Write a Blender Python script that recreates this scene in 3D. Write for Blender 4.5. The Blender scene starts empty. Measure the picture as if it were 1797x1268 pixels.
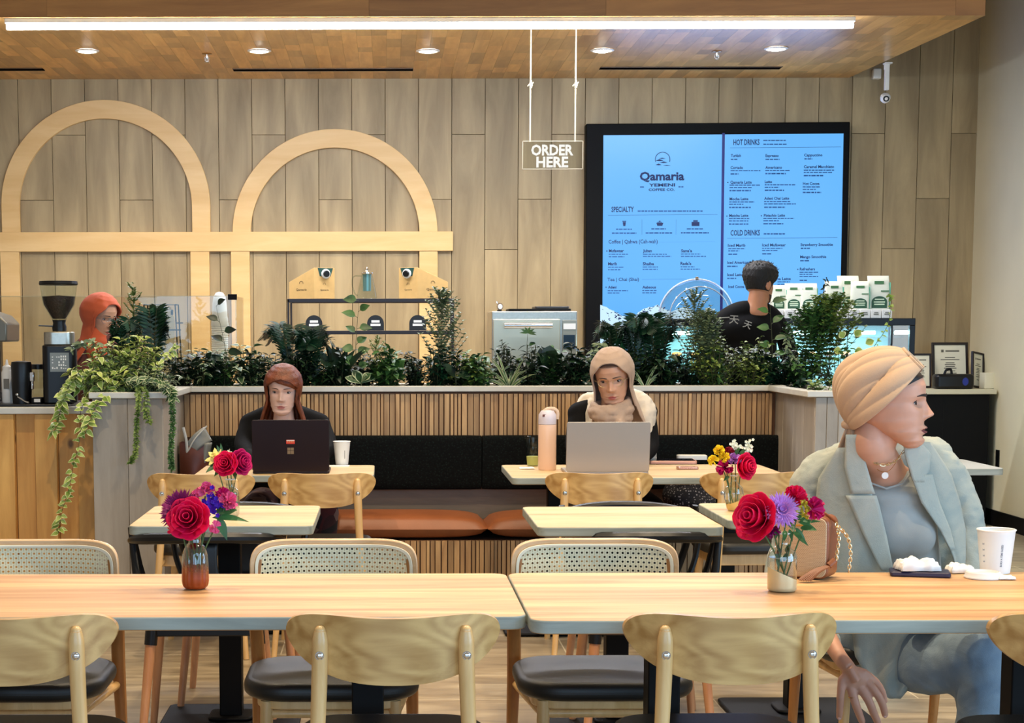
import bpy, bmesh, math, random
from mathutils import Vector, Matrix, Euler, Quaternion, noise as mnoise
C = bpy.context.scene.collection
sc = bpy.context.scene
PI = math.pi

# ---------------------------------------------------------------- camera
F, PU, PV, CH = 3000.0, 678.0, 892.0, 1.40
TH = math.atan(310.0 / F)
CR = Matrix.Rotation(PI / 2 - TH, 3, 'X') @ Matrix.Rotation(-0.002, 3, 'Z')
CP = Vector((0, 0, CH))
cam = bpy.data.cameras.new('camera'); camo = bpy.data.objects.new('camera', cam); C.objects.link(camo)
cam.sensor_width = 36.0; cam.lens = F * 36.0 / 1797.0
cam.shift_x = (898.5 - PU) / 1797.0; cam.shift_y = (PV - 634.0) / 1797.0
cam.clip_end = 100
camo.location = CP; camo.rotation_euler = CR.to_euler()
sc.camera = camo

def P(u, v, Y):
    """world point at depth Y seen at photo position (u, v)"""
    d = CR @ Vector(((u - PU) / F, -(v - PV) / F, -1.0))
    return CP + d * (Y / d.y)
def G(u, v, Z):
    """world point at height Z seen at photo position (u, v)"""
    d = CR @ Vector(((u - PU) / F, -(v - PV) / F, -1.0))
    return CP + d * ((Z - CH) / d.z)
def S(Y): return F / (Y * math.cos(TH))

# ---------------------------------------------------------------- light and exposure
sc.view_settings.view_transform = 'Standard'; sc.view_settings.look = 'None'
sc.view_settings.gamma = 1.0; sc.view_settings.use_curve_mapping = False
sc.view_settings.exposure = 0.35
w = bpy.data.worlds.new('room_light'); sc.world = w; w.use_nodes = True
w.node_tree.nodes['Background'].inputs[0].default_value = (1.0, 0.86, 0.70, 1)
w.node_tree.nodes['Background'].inputs[1].default_value = 0.25

def area(name, loc, rot, sx, sy, power, col, spread=None):
    l = bpy.data.lights.new(name, 'AREA'); l.shape = 'RECTANGLE'; l.size = sx; l.size_y = sy
    l.energy = power; l.color = col
    if spread: l.spread = spread
    o = bpy.data.objects.new(name, l); C.objects.link(o); o.location = loc; o.rotation_euler = rot
    return o
def spot(name, loc, power, col, size=1.9, blend=0.7, rad=0.06, target=None):
    l = bpy.data.lights.new(name, 'SPOT'); l.energy = power; l.color = col
    l.spot_size = size; l.spot_blend = blend; l.shadow_soft_size = rad
    o = bpy.data.objects.new(name, l); C.objects.link(o); o.location = loc
    if target is not None:
        o.rotation_euler = (Vector(target) - Vector(loc)).to_track_quat('-Z', 'Y').to_euler()
    return o
WARM = (1.0, 0.80, 0.54)
# daylight from the shop front behind and to the right of the camera
area('window_daylight', (5.2, 1.0, 1.9), Euler((math.radians(90), 0, math.radians(62))), 5.0, 2.6, 210, (0.42, 0.70, 1.0))
area('shopfront_daylight', (0.0, -3.0, 2.0), Euler((math.radians(88), 0, 0)), 7.0, 2.4, 185, (0.40, 0.68, 1.0))
# ceiling lamps of the seating area (above the picture)
for i, (x, y) in enumerate([(-0.47, 4.46), (1.04, 4.42), (2.3, 4.3), (-1.2, 6.4), (0.9, 6.3), (2.7, 6.6), (-0.4, 8.1), (1.4, 8.1)]):
    spot('ceiling_lamp', (x, y, 3.9), 175 if i < 2 else 120, WARM, 2.1, 0.8, 0.035)
# ---------------------------------------------------------------- mesh helpers
def xf(M, p): return tuple(M @ Vector(p)) if M is not None else tuple(p)
class MB:
    def __init__(s): s.v = []; s.f = []; s.t = []; s.mi = []; s.uvs = {}; s.cur = 0; s.tint = 0.0
    def add(s, vs, fs, M=None):
        b = len(s.v); s.v += [xf(M, p) for p in vs]
        for f in fs: s.f.append(tuple(b + i for i in f)); s.t.append(s.tint); s.mi.append(s.cur)
        return s
    def box(s, x0, x1, y0, y1, z0, z1, M=None):
        v = [(x0,y0,z0),(x1,y0,z0),(x1,y1,z0),(x0,y1,z0),(x0,y0,z1),(x1,y0,z1),(x1,y1,z1),(x0,y1,z1)]
        return s.add(v, [(3,2,1,0),(4,5,6,7),(0,1,5,4),(1,2,6,5),(2,3,7,6),(3,0,4,7)], M)
    def cbox(s, c, d, M=None):
        return s.box(c[0]-d[0]/2, c[0]+d[0]/2, c[1]-d[1]/2, c[1]+d[1]/2, c[2]-d[2]/2, c[2]+d[2]/2, M)
    def lathe(s, prof, n=24, c=(0,0,0), M=None, cap=True, sx=1, sy=1):
        vs = []; fs = []
        for r, z in prof:
            for i in range(n):
                a = 2*PI*i/n; vs.append((c[0]+r*math.cos(a)*sx, c[1]+r*math.sin(a)*sy, c[2]+z))
        for k in range(len(prof)-1):
            for i in range(n):
                j = (i+1) % n; fs.append((k*n+i, k*n+j, (k+1)*n+j, (k+1)*n+i))
        if cap:
            if prof[0][0] > 1e-5: fs.append(tuple(range(n-1, -1, -1)))
            if prof[-1][0] > 1e-5: fs.append(tuple((len(prof)-1)*n+i for i in range(n)))
        return s.add(vs, fs, M)
    def tube(s, pts, r, n=8, M=None, flat=1.0, up=None, closed=False, cap=True):
        pts = [Vector(p) for p in pts]; m = len(pts)
        rs = r if isinstance(r, (list, tuple)) else [r]*m
        T = []
        for i in range(m):
            if closed: t = pts[(i+1) % m] - pts[i-1]
            else: t = pts[min(i+1, m-1)] - pts[max(i-1, 0)]
            T.append(t.normalized() if t.length > 1e-9 else Vector((0,0,1)))
        u = Vector(up) if up is not None else (Vector((0,0,1)) if abs(T[0].z) < .9 else Vector((1,0,0)))
        vs = []; fs = []
        for i in range(m):
            if i and up is None:
                q = T[i-1].rotation_difference(T[i]); u = q @ u
            a = (u - T[i]*u.dot(T[i]))
            if a.length < 1e-6: a = T[i].orthogonal()
            a.normalize(); b = T[i].cross(a)
            if up is None: u = a
            for k in range(n):
                th = 2*PI*k/n
                vs.append(pts[i] + a*(math.cos(th)*rs[i]) + b*(math.sin(th)*rs[i]*flat))
        for i in range(m if closed else m-1):
            i2 = (i+1) % m
            for k in range(n):
                k2 = (k+1) % n; fs.append((i*n+k, i*n+k2, i2*n+k2, i2*n+k))
        if cap and not closed:
            fs.append(tuple(range(n-1, -1, -1))); fs.append(tuple((m-1)*n+k for k in range(n)))
        return s.add(vs, fs, M)
    def sph(s, c, r, nu=14, nv=9, M=None, rot=None):
        rr = r if isinstance(r, (list, tuple)) else (r, r, r)
        R = rot.to_matrix() if isinstance(rot, Euler) else rot
        vs = []; fs = []
        def pt(x, y, z):
            p = Vector((x*rr[0], y*rr[1], z*rr[2]))
            if R is not None: p = R @ p
            return (c[0]+p.x, c[1]+p.y, c[2]+p.z)
        for j in range(1, nv):
            th = PI*j/nv
            for i in range(nu):
                a = 2*PI*i/nu; vs.append(pt(math.sin(th)*math.cos(a), math.sin(th)*math.sin(a), math.cos(th)))
        t = len(vs); vs.append(pt(0,0,1)); vs.append(pt(0,0,-1))
        for j in range(nv-2):
            for i in range(nu):
                k = (i+1) % nu; fs.append((j*nu+i, (j+1)*nu+i, (j+1)*nu+k, j*nu+k))
        for i in range(nu):
            k = (i+1) % nu; fs.append((t, i, k)); fs.append((t+1, (nv-2)*nu+k, (nv-2)*nu+i))
        return s.add(vs, fs, M)
    def grid(s, fn, nu, nv, M=None, wrap=False):
        vs = [fn(i/(nu if wrap else nu-1), j/(nv-1)) for j in range(nv) for i in range(nu)]
        fs = []
        for j in range(nv-1):
            for i in range(nu if wrap else nu-1):
                k = (i+1) % nu; fs.append((j*nu+i, j*nu+k, (j+1)*nu+k, (j+1)*nu+i))
        return s.add(vs, fs, M)
    def prism(s, out, a0, a1, axis='y', M=None):
        """outline of 2-D points extruded along an axis"""
        n = len(out)
        def p(q, a):
            return (q[0], a, q[1]) if axis == 'y' else ((q[0], q[1], a) if axis == 'z' else (a, q[0], q[1]))
        vs = [p(q, a0) for q in out] + [p(q, a1) for q in out]
        fs = [tuple(range(n)), tuple(range(2*n-1, n-1, -1))]
        for i in range(n):
            j = (i+1) % n; fs.append((i, i+n, j+n, j))
        return s.add(vs, fs, M)
    def ring(s, outer, inner, a0, a1, axis='y', M=None, closed=True):
        n = len(outer)
        def p(q, a):
            return (q[0], a, q[1]) if axis == 'y' else ((q[0], q[1], a) if axis == 'z' else (a, q[0], q[1]))
        vs = [p(q, a) for a in (a0, a1) for q in list(outer)+list(inner)]
        fs = []
        for i in range(n if closed else n-1):
            j = (i+1) % n
            fs += [(i, j, n+j, n+i), (2*n+i, 3*n+i, 3*n+j, 2*n+j), (i, 2*n+i, 2*n+j, j), (n+i, n+j, 3*n+j, 3*n+i)]
        if not closed:
            fs += [(0, n, 3*n, 2*n), (n-1, 3*n-1, 4*n-1, 2*n-1)]
        return s.add(vs, fs, M)
    def build(s, name, m, parent=None, smooth=True, ang=35, bevel=0, bseg=2, sub=0, remesh=0, sm=0, kind=None, label=None, fixn=True):
        me = bpy.data.meshes.new(name); me.from_pydata(s.v, [], s.f)
        for mm in (m if isinstance(m, (list, tuple)) else [m]): me.materials.append(mm)
        if any(s.mi): me.polygons.foreach_set('material_index', s.mi)
        if any(s.t):
            at = me.attributes.new('tint', 'FLOAT', 'FACE'); at.data.foreach_set('value', s.t)
        if fixn:
            bm = bmesh.new(); bm.from_mesh(me); bmesh.ops.recalc_face_normals(bm, faces=bm.faces); bm.to_mesh(me); bm.free()
        me.update()
        if smooth:
            me.polygons.foreach_set('use_smooth', [True]*len(me.polygons))
            if ang < 180 and not sub and not remesh: me.set_sharp_from_angle(angle=math.radians(ang))
        o = bpy.data.objects.new(name, me); C.objects.link(o)
        if parent is not None: o.parent = parent
        if bevel:
            b = o.modifiers.new('bevel', 'BEVEL'); b.width = bevel; b.segments = bseg; b.limit_method = 'ANGLE'; b.angle_limit = math.radians(40)
        if remesh:
            r = o.modifiers.new('remesh', 'REMESH'); r.mode = 'VOXEL'; r.voxel_size = remesh; r.use_smooth_shade = True
        if sm:
            q = o.modifiers.new('smooth', 'SMOOTH'); q.iterations = sm; q.factor = 0.6
        if sub:
            q = o.modifiers.new('subsurf', 'SUBSURF'); q.levels = sub; q.render_levels = sub
        if kind: o['kind'] = kind
        if label: o['label'] = label
        return o
def tag(o, label, cat, group=None, kind=None):
    o['label'] = label; o['category'] = cat
    if group: o['group'] = group
    if kind: o['kind'] = kind
    return o
def thing(name, label, cat, loc=(0,0,0), rotz=0.0, group=None):
    o = bpy.data.objects.new(name, None); C.objects.link(o); o.empty_display_size = 0.1
    o.location = loc; o.rotation_euler = (0, 0, rotz)
    return tag(o, label, cat, group)
def kids(o): return [c for c in bpy.data.objects if c.parent == o]
def dup(o, loc=None, rotz=None, label=None, parent=None):
    c = o.copy(); C.objects.link(c)
    if parent is not None: c.parent = parent
    if loc is not None: c.location = loc
    if rotz is not None: c.rotation_euler = (0, 0, rotz)
    if label: c['label'] = label
    for k in kids(o): dup(k, parent=c)
    return c
def TR(x=0, y=0, z=0, rx=0, ry=0, rz=0, s=1):
    return Matrix.Translation((x, y, z)) @ Euler((rx, ry, rz)).to_matrix().to_4x4() @ Matrix.Scale(s, 4)
def spline(pts, n):
    """Catmull-Rom through the points"""
    pts = [Vector(p) for p in pts]; out = []
    q = [pts[0]*2-pts[1]] + pts + [pts[-1]*2-pts[-2]]
    m = len(pts)-1
    for k in range(n+1):
        t = k/n*m; i = min(int(t), m-1); t -= i
        a, b, c, d = q[i], q[i+1], q[i+2], q[i+3]
        out.append(0.5*((2*b)+(c-a)*t+(2*a-5*b+4*c-d)*t*t+(3*b-a-3*c+d)*t**3))
    return out
def lerp(a, b, t): return a+(b-a)*t
def interp(tab, x):
    if x <= tab[0][0]: return tab[0][1]
    for (a, p), (b, q) in zip(tab, tab[1:]):
        if x <= b:
            t = (x-a)/(b-a); t = t*t*(3-2*t); return p+(q-p)*t
    return tab[-1][1]
def lin(tab, x):
    if x <= tab[0][0]: return tab[0][1]
    for (a, p), (b, q) in zip(tab, tab[1:]):
        if x <= b: return p+(q-p)*(x-a)/(b-a)
    return tab[-1][1]
def rrect(w, h, r, n=5, cx=0, cy=0):
    o = []
    for (sx, sy, a0) in ((1,1,0),(-1,1,90),(-1,-1,180),(1,-1,270)):
        for k in range(n+1):
            a = math.radians(a0+90*k/n); o.append((cx+sx*(w/2-r)+r*math.cos(a), cy+sy*(h/2-r)+r*math.sin(a)))
    return o
_font = {}
def text_mesh(mb, s, size, M, align='LEFT', bold=0.0, ex=0.0, sp=1.0, sx=1.0):
    """lettering as flat or extruded polygons, appended to a mesh builder"""
    cu = bpy.data.curves.new('lettering', 'FONT'); cu.body = s; cu.size = size; cu.align_x = align
    cu.offset = bold; cu.extrude = ex; cu.space_character = sp; cu.resolution_u = 2
    o = bpy.data.objects.new('lettering', cu); C.objects.link(o)
    dg = bpy.context.evaluated_depsgraph_get(); me = o.evaluated_get(dg).to_mesh()
    L = M @ Matrix.Diagonal((sx, 1, 1, 1))
    mb.add([tuple(v.co) for v in me.vertices], [tuple(p.vertices) for p in me.polygons], L)
    o.evaluated_get(dg).to_mesh_clear()
    bpy.data.objects.remove(o); bpy.data.curves.remove(cu)

# ---------------------------------------------------------------- materials
def lin_c(c):
    return tuple(((x/255.0)/12.92 if x/255.0 <= .04045 else ((x/255.0+.055)/1.055)**2.4) for x in c)+(1,)
class NT:
    def __init__(s, name):
        s.m = bpy.data.materials.new(name); s.m.use_nodes = True; s.n = s.m.node_tree.nodes; s.l = s.m.node_tree.links
        s.b = s.n['Principled BSDF']
    def node(s, t, **k):
        n = s.n.new(t)
        for a, b in k.items(): setattr(n, a, b)
        return n
    def link(s, a, b): s.l.new(a, b)
    def setb(s, **k):
        for a, v in k.items(): s.b.inputs[a.replace('_', ' ')].default_value = v
def ramp(nt, fac, cols):
    r = nt.node('ShaderNodeValToRGB'); e = r.color_ramp.elements
    e[0].position, e[0].color = cols[0]; e[1].position, e[1].color = cols[-1]
    for p, c in cols[1:-1]:
        x = e.new(p); x.color = c
    nt.link(fac, r.inputs[0]); return r.outputs[0]
def plain(name, rgb, rough=.5, metal=0.0, noise=0.0, nscale=30, bump=0.0, bscale=200, coat=0.0, spec=0.5, sheen=0.0):
    t = NT(name); c = lin_c(rgb)
    t.setb(Base_Color=c, Roughness=rough, Metallic=metal, Specular_IOR_Level=spec)
    if coat: t.setb(Coat_Weight=coat)
    if sheen: t.setb(Sheen_Weight=sheen)
    tc = t.node('ShaderNodeTexCoord')
    if noise:
        n = t.node('ShaderNodeTexNoise'); n.inputs['Scale'].default_value = nscale; n.inputs['Detail'].default_value = 5
        t.link(tc.outputs['Object'], n.inputs['Vector'])
        lo = tuple(x*(1-noise) for x in c[:3])+(1,); hi = tuple(min(1, x*(1+noise)) for x in c[:3])+(1,)
        t.link(ramp(t, n.outputs['Fac'], [(.3, lo), (.7, hi)]), t.b.inputs['Base Color'])
    if bump:
        n = t.node('ShaderNodeTexNoise'); n.inputs['Scale'].default_value = bscale; n.inputs['Detail'].default_value = 3
        t.link(tc.outputs['Object'], n.inputs['Vector'])
        b = t.node('ShaderNodeBump'); b.inputs['Strength'].default_value = bump; b.inputs['Distance'].default_value = .004
        t.link(n.outputs['Fac'], b.inputs['Height']); t.link(b.outputs[0], t.b.inputs['Normal'])
    return t.m
def wood(name, dark, light, axis='x', scale=1.0, rough=.45, stretch=14, tint=0.0, contrast=1.0, rings=0.0, knots=0.0, coat=0.0, ramp_=.10):
    """grain stretched along an axis; an optional per-board tint; optional wide rings"""
    t = NT(name); tc = t.node('ShaderNodeTexCoord'); mp = t.node('ShaderNodeMapping')
    sc_ = [stretch*scale]*3; sc_['xyz'.index(axis)] = scale*1.1
    mp.inputs['Scale'].default_value = sc_
    src = tc.outputs['Object']
    if tint:
        at = t.node('ShaderNodeAttribute', attribute_name='tint')
        cb = t.node('ShaderNodeCombineXYZ')
        for k in range(3):
            mm = t.node('ShaderNodeMath', operation='MULTIPLY'); mm.inputs[1].default_value = 7.3*(k+1)
            t.link(at.outputs['Fac'], mm.inputs[0]); t.link(mm.outputs[0], cb.inputs[k])
        va = t.node('ShaderNodeVectorMath', operation='ADD'); t.link(src, va.inputs[0]); t.link(cb.outputs[0], va.inputs[1]); src = va.outputs[0]
    t.link(src, mp.inputs['Vector'])
    n = t.node('ShaderNodeTexNoise'); n.inputs['Scale'].default_value = 1.0; n.inputs['Detail'].default_value = 7; n.inputs['Roughness'].default_value = .6
    n.inputs['Distortion'].default_value = .6
    t.link(mp.outputs[0], n.inputs['Vector']); fac = n.outputs['Fac']
    if rings:
        mp2 = t.node('ShaderNodeMapping'); s2 = [rings*3.2]*3; s2['xyz'.index(axis)] = rings*.6; mp2.inputs['Scale'].default_value = s2
        t.link(src, mp2.inputs['Vector'])
        n2 = t.node('ShaderNodeTexNoise'); n2.inputs['Scale'].default_value = 1.0; n2.inputs['Detail'].default_value = 1.5
        t.link(mp2.outputs[0], n2.inputs['Vector'])
        m1 = t.node('ShaderNodeMath', operation='MULTIPLY'); m1.inputs[1].default_value = 60; t.link(n2.outputs['Fac'], m1.inputs[0])
        m2 = t.node('ShaderNodeMath', operation='SINE'); t.link(m1.outputs[0], m2.inputs[0])
        m3 = t.node('ShaderNodeMath', operation='MULTIPLY_ADD'); m3.inputs[1].default_value = ramp_; t.link(m2.outputs[0], m3.inputs[0]); t.link(fac, m3.inputs[2]); fac = m3.outputs[0]
    d, l = lin_c(dark), lin_c(light)
    col = ramp(t, fac, [(.5-.22/contrast, d), (.5+.2/contrast, l)])
    if tint:
        hs = t.node('ShaderNodeHueSaturation'); ml = t.node('ShaderNodeMath', operation='MULTIPLY_ADD')
        ml.inputs[1].default_value = tint; ml.inputs[2].default_value = 1.0-tint*.5
        t.link(at.outputs['Fac'], ml.inputs[0]); t.link(ml.outputs[0], hs.inputs['Value']); t.link(col, hs.inputs['Color']); col = hs.outputs[0]
    if knots:
        vo = t.node('ShaderNodeTexVoronoi'); vo.inputs['Scale'].default_value = knots
        mp3 = t.node('ShaderNodeMapping'); s3 = [1.6]*3; s3['xyz'.index(axis)] = 1.0; mp3.inputs['Scale'].default_value = s3
        t.link(src, mp3.inputs['Vector']); t.link(mp3.outputs[0], vo.inputs['Vector'])
        mx = t.node('ShaderNodeMix', data_type='RGBA')
        lt = ramp(t, vo.outputs['Distance'], [(.05, (1,1,1,1)), (.11, (0,0,0,1))]); t.link(lt, mx.inputs[0])
        t.link(col, mx.inputs[6]); mx.inputs[7].default_value = tuple(x*.28 for x in d[:3])+(1,); col = mx.outputs[2]
    t.link(col, t.b.inputs['Base Color']); t.setb(Roughness=rough)
    if coat: t.setb(Coat_Weight=coat, Coat_Roughness=.2)
    bp = t.node('ShaderNodeBump'); bp.inputs['Strength'].default_value = .12; bp.inputs['Distance'].default_value = .002
    t.link(n.outputs['Fac'], bp.inputs['Height']); t.link(bp.outputs[0], t.b.inputs['Normal'])
    return t.m
def emit(name, rgb, k):
    t = NT(name); t.setb(Base_Color=(0,0,0,1), Emission_Color=lin_c(rgb), Emission_Strength=k, Roughness=.3); return t.m
def glass(name, rgb=(255,255,255), rough=0.0, ior=1.45, thin=True, alpha=.12):
    """clear glass; thin panes mix transparency with a glossy coat so that light passes"""
    t = NT(name)
    if thin:
        tr = t.node('ShaderNodeBsdfTransparent'); tr.inputs[0].default_value = lin_c(rgb)
        gl = t.node('ShaderNodeBsdfGlossy'); gl.inputs['Roughness'].default_value = max(rough, .02)
        fr = t.node('ShaderNodeLayerWeight'); fr.inputs[0].default_value = .5
        pw = t.node('ShaderNodeMath', operation='POWER'); pw.inputs[1].default_value = 4.0; t.link(fr.outputs['Facing'], pw.inputs[0])
        ad = t.node('ShaderNodeMath', operation='MULTIPLY_ADD'); ad.inputs[1].default_value = .28; ad.inputs[2].default_value = .02+alpha*.08
        t.link(pw.outputs[0], ad.inputs[0])
        mx = t.node('ShaderNodeMixShader'); t.link(ad.outputs[0], mx.inputs[0]); t.link(tr.outputs[0], mx.inputs[1]); t.link(gl.outputs[0], mx.inputs[2])
        t.link(mx.outputs[0], t.n['Material Output'].inputs[0])
    else:
        t.setb(Base_Color=lin_c(rgb), Roughness=rough, IOR=ior, Transmission_Weight=1.0)
    return t.m
def leafmat(name, dark, light, edge=None, rough=.45):
    """leaf green: tone by noise; tint >= 0.5 marks a pale leaf margin"""
    t = NT(name); tc = t.node('ShaderNodeTexCoord'); n = t.node('ShaderNodeTexNoise'); n.inputs['Scale'].default_value = 14; n.inputs['Detail'].default_value = 2
    t.link(tc.outputs['Object'], n.inputs['Vector'])
    col = ramp(t, n.outputs['Fac'], [(.35, lin_c(dark)), (.68, lin_c(light))])
    if edge:
        at = t.node('ShaderNodeAttribute', attribute_name='tint'); mx = t.node('ShaderNodeMix', data_type='RGBA')
        t.link(at.outputs['Fac'], mx.inputs[0]); t.link(col, mx.inputs[6]); mx.inputs[7].default_value = lin_c(edge); col = mx.outputs[2]
    t.link(col, t.b.inputs['Base Color']); t.setb(Roughness=rough)
    return t.m

M = {}
M['plank'] = wood('grey_oak_plank', (138,118,84), (186,164,122), 'z', 1.0, .5, 8, tint=.11, contrast=.75, rings=.3)
M['soffit'] = wood('oiled_wood_soffit', (186,132,62), (232,184,108), 'y', 1.3, .33, 9, tint=.5, contrast=.9, coat=.2)
M['fascia'] = wood('dark_oiled_fascia', (150,94,40), (196,134,66), 'x', 1.0, .4, 9, tint=.2, contrast=.9)
M['birch'] = wood('birch_plywood', (222,178,112), (240,204,144), 'x', 1.2, .45, 10, contrast=.7, rings=.3)
M['pine'] = wood('knotty_pine', (198,142,70), (230,178,98), 'z', 1.4, .5, 9, tint=.22, rings=.8, knots=3.4)
M['table'] = wood('pale_oak_tabletop', (180,128,82), (230,190,136), 'x', .9, .5, 18, contrast=1.1)
M['table_edge'] = wood('daylit_table_edge', (128,134,126), (180,184,172), 'x', 1.6, .45, 12)  # cool daylight on the table edges, put into their colour
M['table2'] = wood('light_ash_tabletop', (172,138,90), (222,194,146), 'x', 1.2, .5, 16, contrast=1.0)
M['chair'] = wood('chair_wood', (168,124,66), (218,178,114), 'x', 2.0, .38, 9, rings=2.7, coat=.12, ramp_=.12, contrast=.75)
M['chair_post'] = wood('chair_post_wood', (204,160,98), (230,190,130), 'z', 3.0, .36, 9, coat=.25)
M['leg_red'] = wood('beech_leg', (186,124,82), (214,158,112), 'z', 3.0, .4, 9, coat=.2)
M['leg_brown'] = wood('walnut_tone_leg', (140,88,40), (178,120,60), 'z', 3.0, .4, 9, coat=.2)
M['slat'] = wood('oak_batten', (150,112,72), (206,168,118), 'z', 1.5, .5, 12, tint=.45)
M['column'] = wood('pale_grey_oak_panel', (142,132,118), (178,169,156), 'z', 1.0, .5, 8, tint=.15)
M['cap'] = plain('white_stone_cap', (206,204,194), .3, noise=.06, nscale=12)
M['floor_'] = None
M['black'] = plain('black_metal', (4,4,5), .6, spec=.2)
M['blackplastic'] = plain('black_plastic', (8,8,10), .38, spec=.4)
M['leatherblack'] = plain('black_leather_seat', (28,27,24), .45, bump=.15, bscale=500)
M['leatherbrown'] = plain('brown_leather', (150,88,52), .42, noise=.12, nscale=6, bump=.2, bscale=300)
M['steel'] = plain('brushed_steel', (176,172,160), .32, .85, noise=.08, nscale=60)
M['chrome'] = plain('polished_chrome', (222,222,222), .12, 1.0)
M['white'] = plain('white_plastic', (232,230,224), .35)
M['paper'] = plain('white_paper', (238,236,230), .7)
M['glass'] = glass('clear_glass', (238,244,242))
M['acrylic'] = glass('clear_acrylic', (244,244,240), alpha=.25)
# ---------------------------------------------------------------- the room
def zp(v, Y): return P(678, v, Y).z
def xp(u, v, Y): return P(u, v, Y).x
WY = 12.9
SZ = zp(138, WY)                       # underside of the soffit
WX = xp(1712, 300, WY)                 # right wall
rnd = random.Random(3)
# floor: wide pale planks running across the room
def floor_mat():
    t = NT('pale_plank_floor'); tc = t.node('ShaderNodeTexCoord')
    br = t.node('ShaderNodeTexBrick'); br.inputs['Scale'].default_value = 1.0
    br.inputs['Brick Width'].default_value = 1.25; br.inputs['Row Height'].default_value = .46; br.inputs['Mortar Size'].default_value = .003
    br.offset = .37; br.inputs['Bias'].default_value = 0
    br.inputs['Color1'].default_value = (0,0,0,1); br.inputs['Color2'].default_value = (1,1,1,1)
    t.link(tc.outputs['Object'], br.inputs['Vector'])
    mp = t.node('ShaderNodeMapping'); mp.inputs['Scale'].default_value = (1.6, 7, 1)
    t.link(tc.outputs['Object'], mp.inputs['Vector'])
    n = t.node('ShaderNodeTexNoise'); n.inputs['Scale'].default_value = 1.4; n.inputs['Detail'].default_value = 7; n.inputs['Distortion'].default_value = 1.2
    t.link(mp.outputs[0], n.inputs['Vector'])
    col = ramp(t, n.outputs['Fac'], [(.3, lin_c((132,116,94))), (.55, lin_c((168,151,124))), (.75, lin_c((190,174,146)))])
    mx = t.node('ShaderNodeMix', data_type='RGBA', blend_type='MULTIPLY')
    t.link(col, mx.inputs[6]); sub = ramp(t, br.outputs['Color'], [(0, (.86,.86,.86,1)), (1, (1,1,1,1))]); t.link(sub, mx.inputs[7]); mx.inputs[0].default_value = 1
    m2 = t.node('ShaderNodeMix', data_type='RGBA'); t.link(br.outputs['Fac'], m2.inputs[0]); t.link(mx.outputs[2], m2.inputs[6]); m2.inputs[7].default_value = lin_c((212,198,170))
    t.link(m2.outputs[2], t.b.inputs['Base Color']); t.setb(Roughness=.3)
    return t.m
M['floor_'] = floor_mat()
MB().box(-6, 6, .5, WY+.3, -.05, 0).build('floor', M['floor_'], kind='structure', smooth=False)
# plank-clad back wall, planks staggered in three steps
mb = MB(); k0 = -20
x851 = xp(851, 300, WY); dx = (xp(1551, 300, WY)-x851)/12
lv = {2: 236, 1: 350, 0: 438}
for k in range(-22, 30):
    xa, xb = x851+k*dx, x851+(k+1)*dx
    if xa < -5.4 or xa > WX+.02: continue
    xb = min(xb, WX+.03)
    zj = zp(lv[k % 3], WY); L = 1.95
    zs = [zj-L*q for q in (2, 1, 0, -1)]
    e = [0]+[z for z in zs if 0 < z < 3.9]+[4.2]
    for a, b in zip(e, e[1:]):
        mb.tint = rnd.random()
        mb.box(xa+.0018, xb-.0018, WY, WY+.02, a+.0015, b-.0015)
mb.tint = 0
wb = mb.build('wall_back', M['plank'], kind='structure', smooth=False, bevel=.0015, bseg=1)
MB().box(-5.4, WX+.1, WY+.02, WY+.12, 0, 4.2).build('wall_back_core', plain('dark_wall_joint', (62,48,34), .8), kind='structure', parent=wb, smooth=False)
# right wall, painted, with a tall black base
wallpaint = plain('warm_white_paint', (214,204,172), .75, noise=.03, nscale=3)
wr = MB().box(WX, WX+.15, 9.2, WY+.12, 0, 4.2).build('wall_right', wallpaint, kind='structure', smooth=False)
zb = P(1742, 890, WX/((1742-PU)/F)*1.0).z
MB().box(WX-.015, WX, 9.2, WY, 0, .115).build('baseboard_right', M['black'], kind='structure', bevel=.003)
MB().box(-5.4, WX+.15, 9.2, WY+.12, 4.2, 4.3).build('ceiling', plain('dark_ceiling_paint', (70,66,58), .9), kind='structure', smooth=False)
# dropped wooden soffit
pc = G(1729, 27, SZ); SY = pc.y; SX = pc.x
pd = P(1490, 137, WY)
sx_far = pd.x; sx_near = SX
mb = MB(); bw = .095; k = 0; x = sx_far
while x > -5.4:
    xa = x-bw; y = WY-.001; 
    while y > SY:
        L = rnd.uniform(.18, .6); y2 = max(SY, y-L); mb.tint = rnd.random()
        if x > sx_far-1e-6:
            f = lambda yy: lerp(sx_near, sx_far, (yy-SY)/(WY-SY))
            mb.add([(xa,y2,SZ),(f(y2),y2,SZ),(f(y),y,SZ),(xa,y,SZ)], [(0,1,2,3)])
        else: mb.add([(xa,y2,SZ),(x-.0008,y2,SZ),(x-.0008,y,SZ),(xa,y,SZ)], [(0,1,2,3)])
        y = y2
    x = xa
# front fascia of long boards, right return and top
mb.cur = 1
for r in range(4):
    x = -5.4
    while x < sx_near:
        L = rnd.uniform(1.4, 2.4); x2 = min(sx_near, x+L); mb.tint = rnd.random()
        za, zb_ = SZ+.225*r, SZ+.225*(r+1)-.001
        mb.add([(x,SY,za),(x2-.001,SY,za),(x2-.001,SY,zb_),(x,SY,zb_)], [(0,1,2,3)]); x = x2
    mb.tint = rnd.random()
    za, zb_ = SZ+.225*r, SZ+.225*(r+1)-.001
    mb.add([(sx_near,SY,za),(sx_far,WY,za),(sx_far,WY,zb_),(sx_near,SY,zb_)], [(0,1,2,3)])
mb.tint = 0
tp = SZ+.9
mb.add([(-5.4,SY,tp),(sx_near,SY,tp),(sx_far,WY,tp),(-5.4,WY,tp)], [(0,1,2,3)])
ceil = mb.build('ceiling_soffit', [M['soffit'], M['fascia']], kind='structure', smooth=False, fixn=False)

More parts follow.
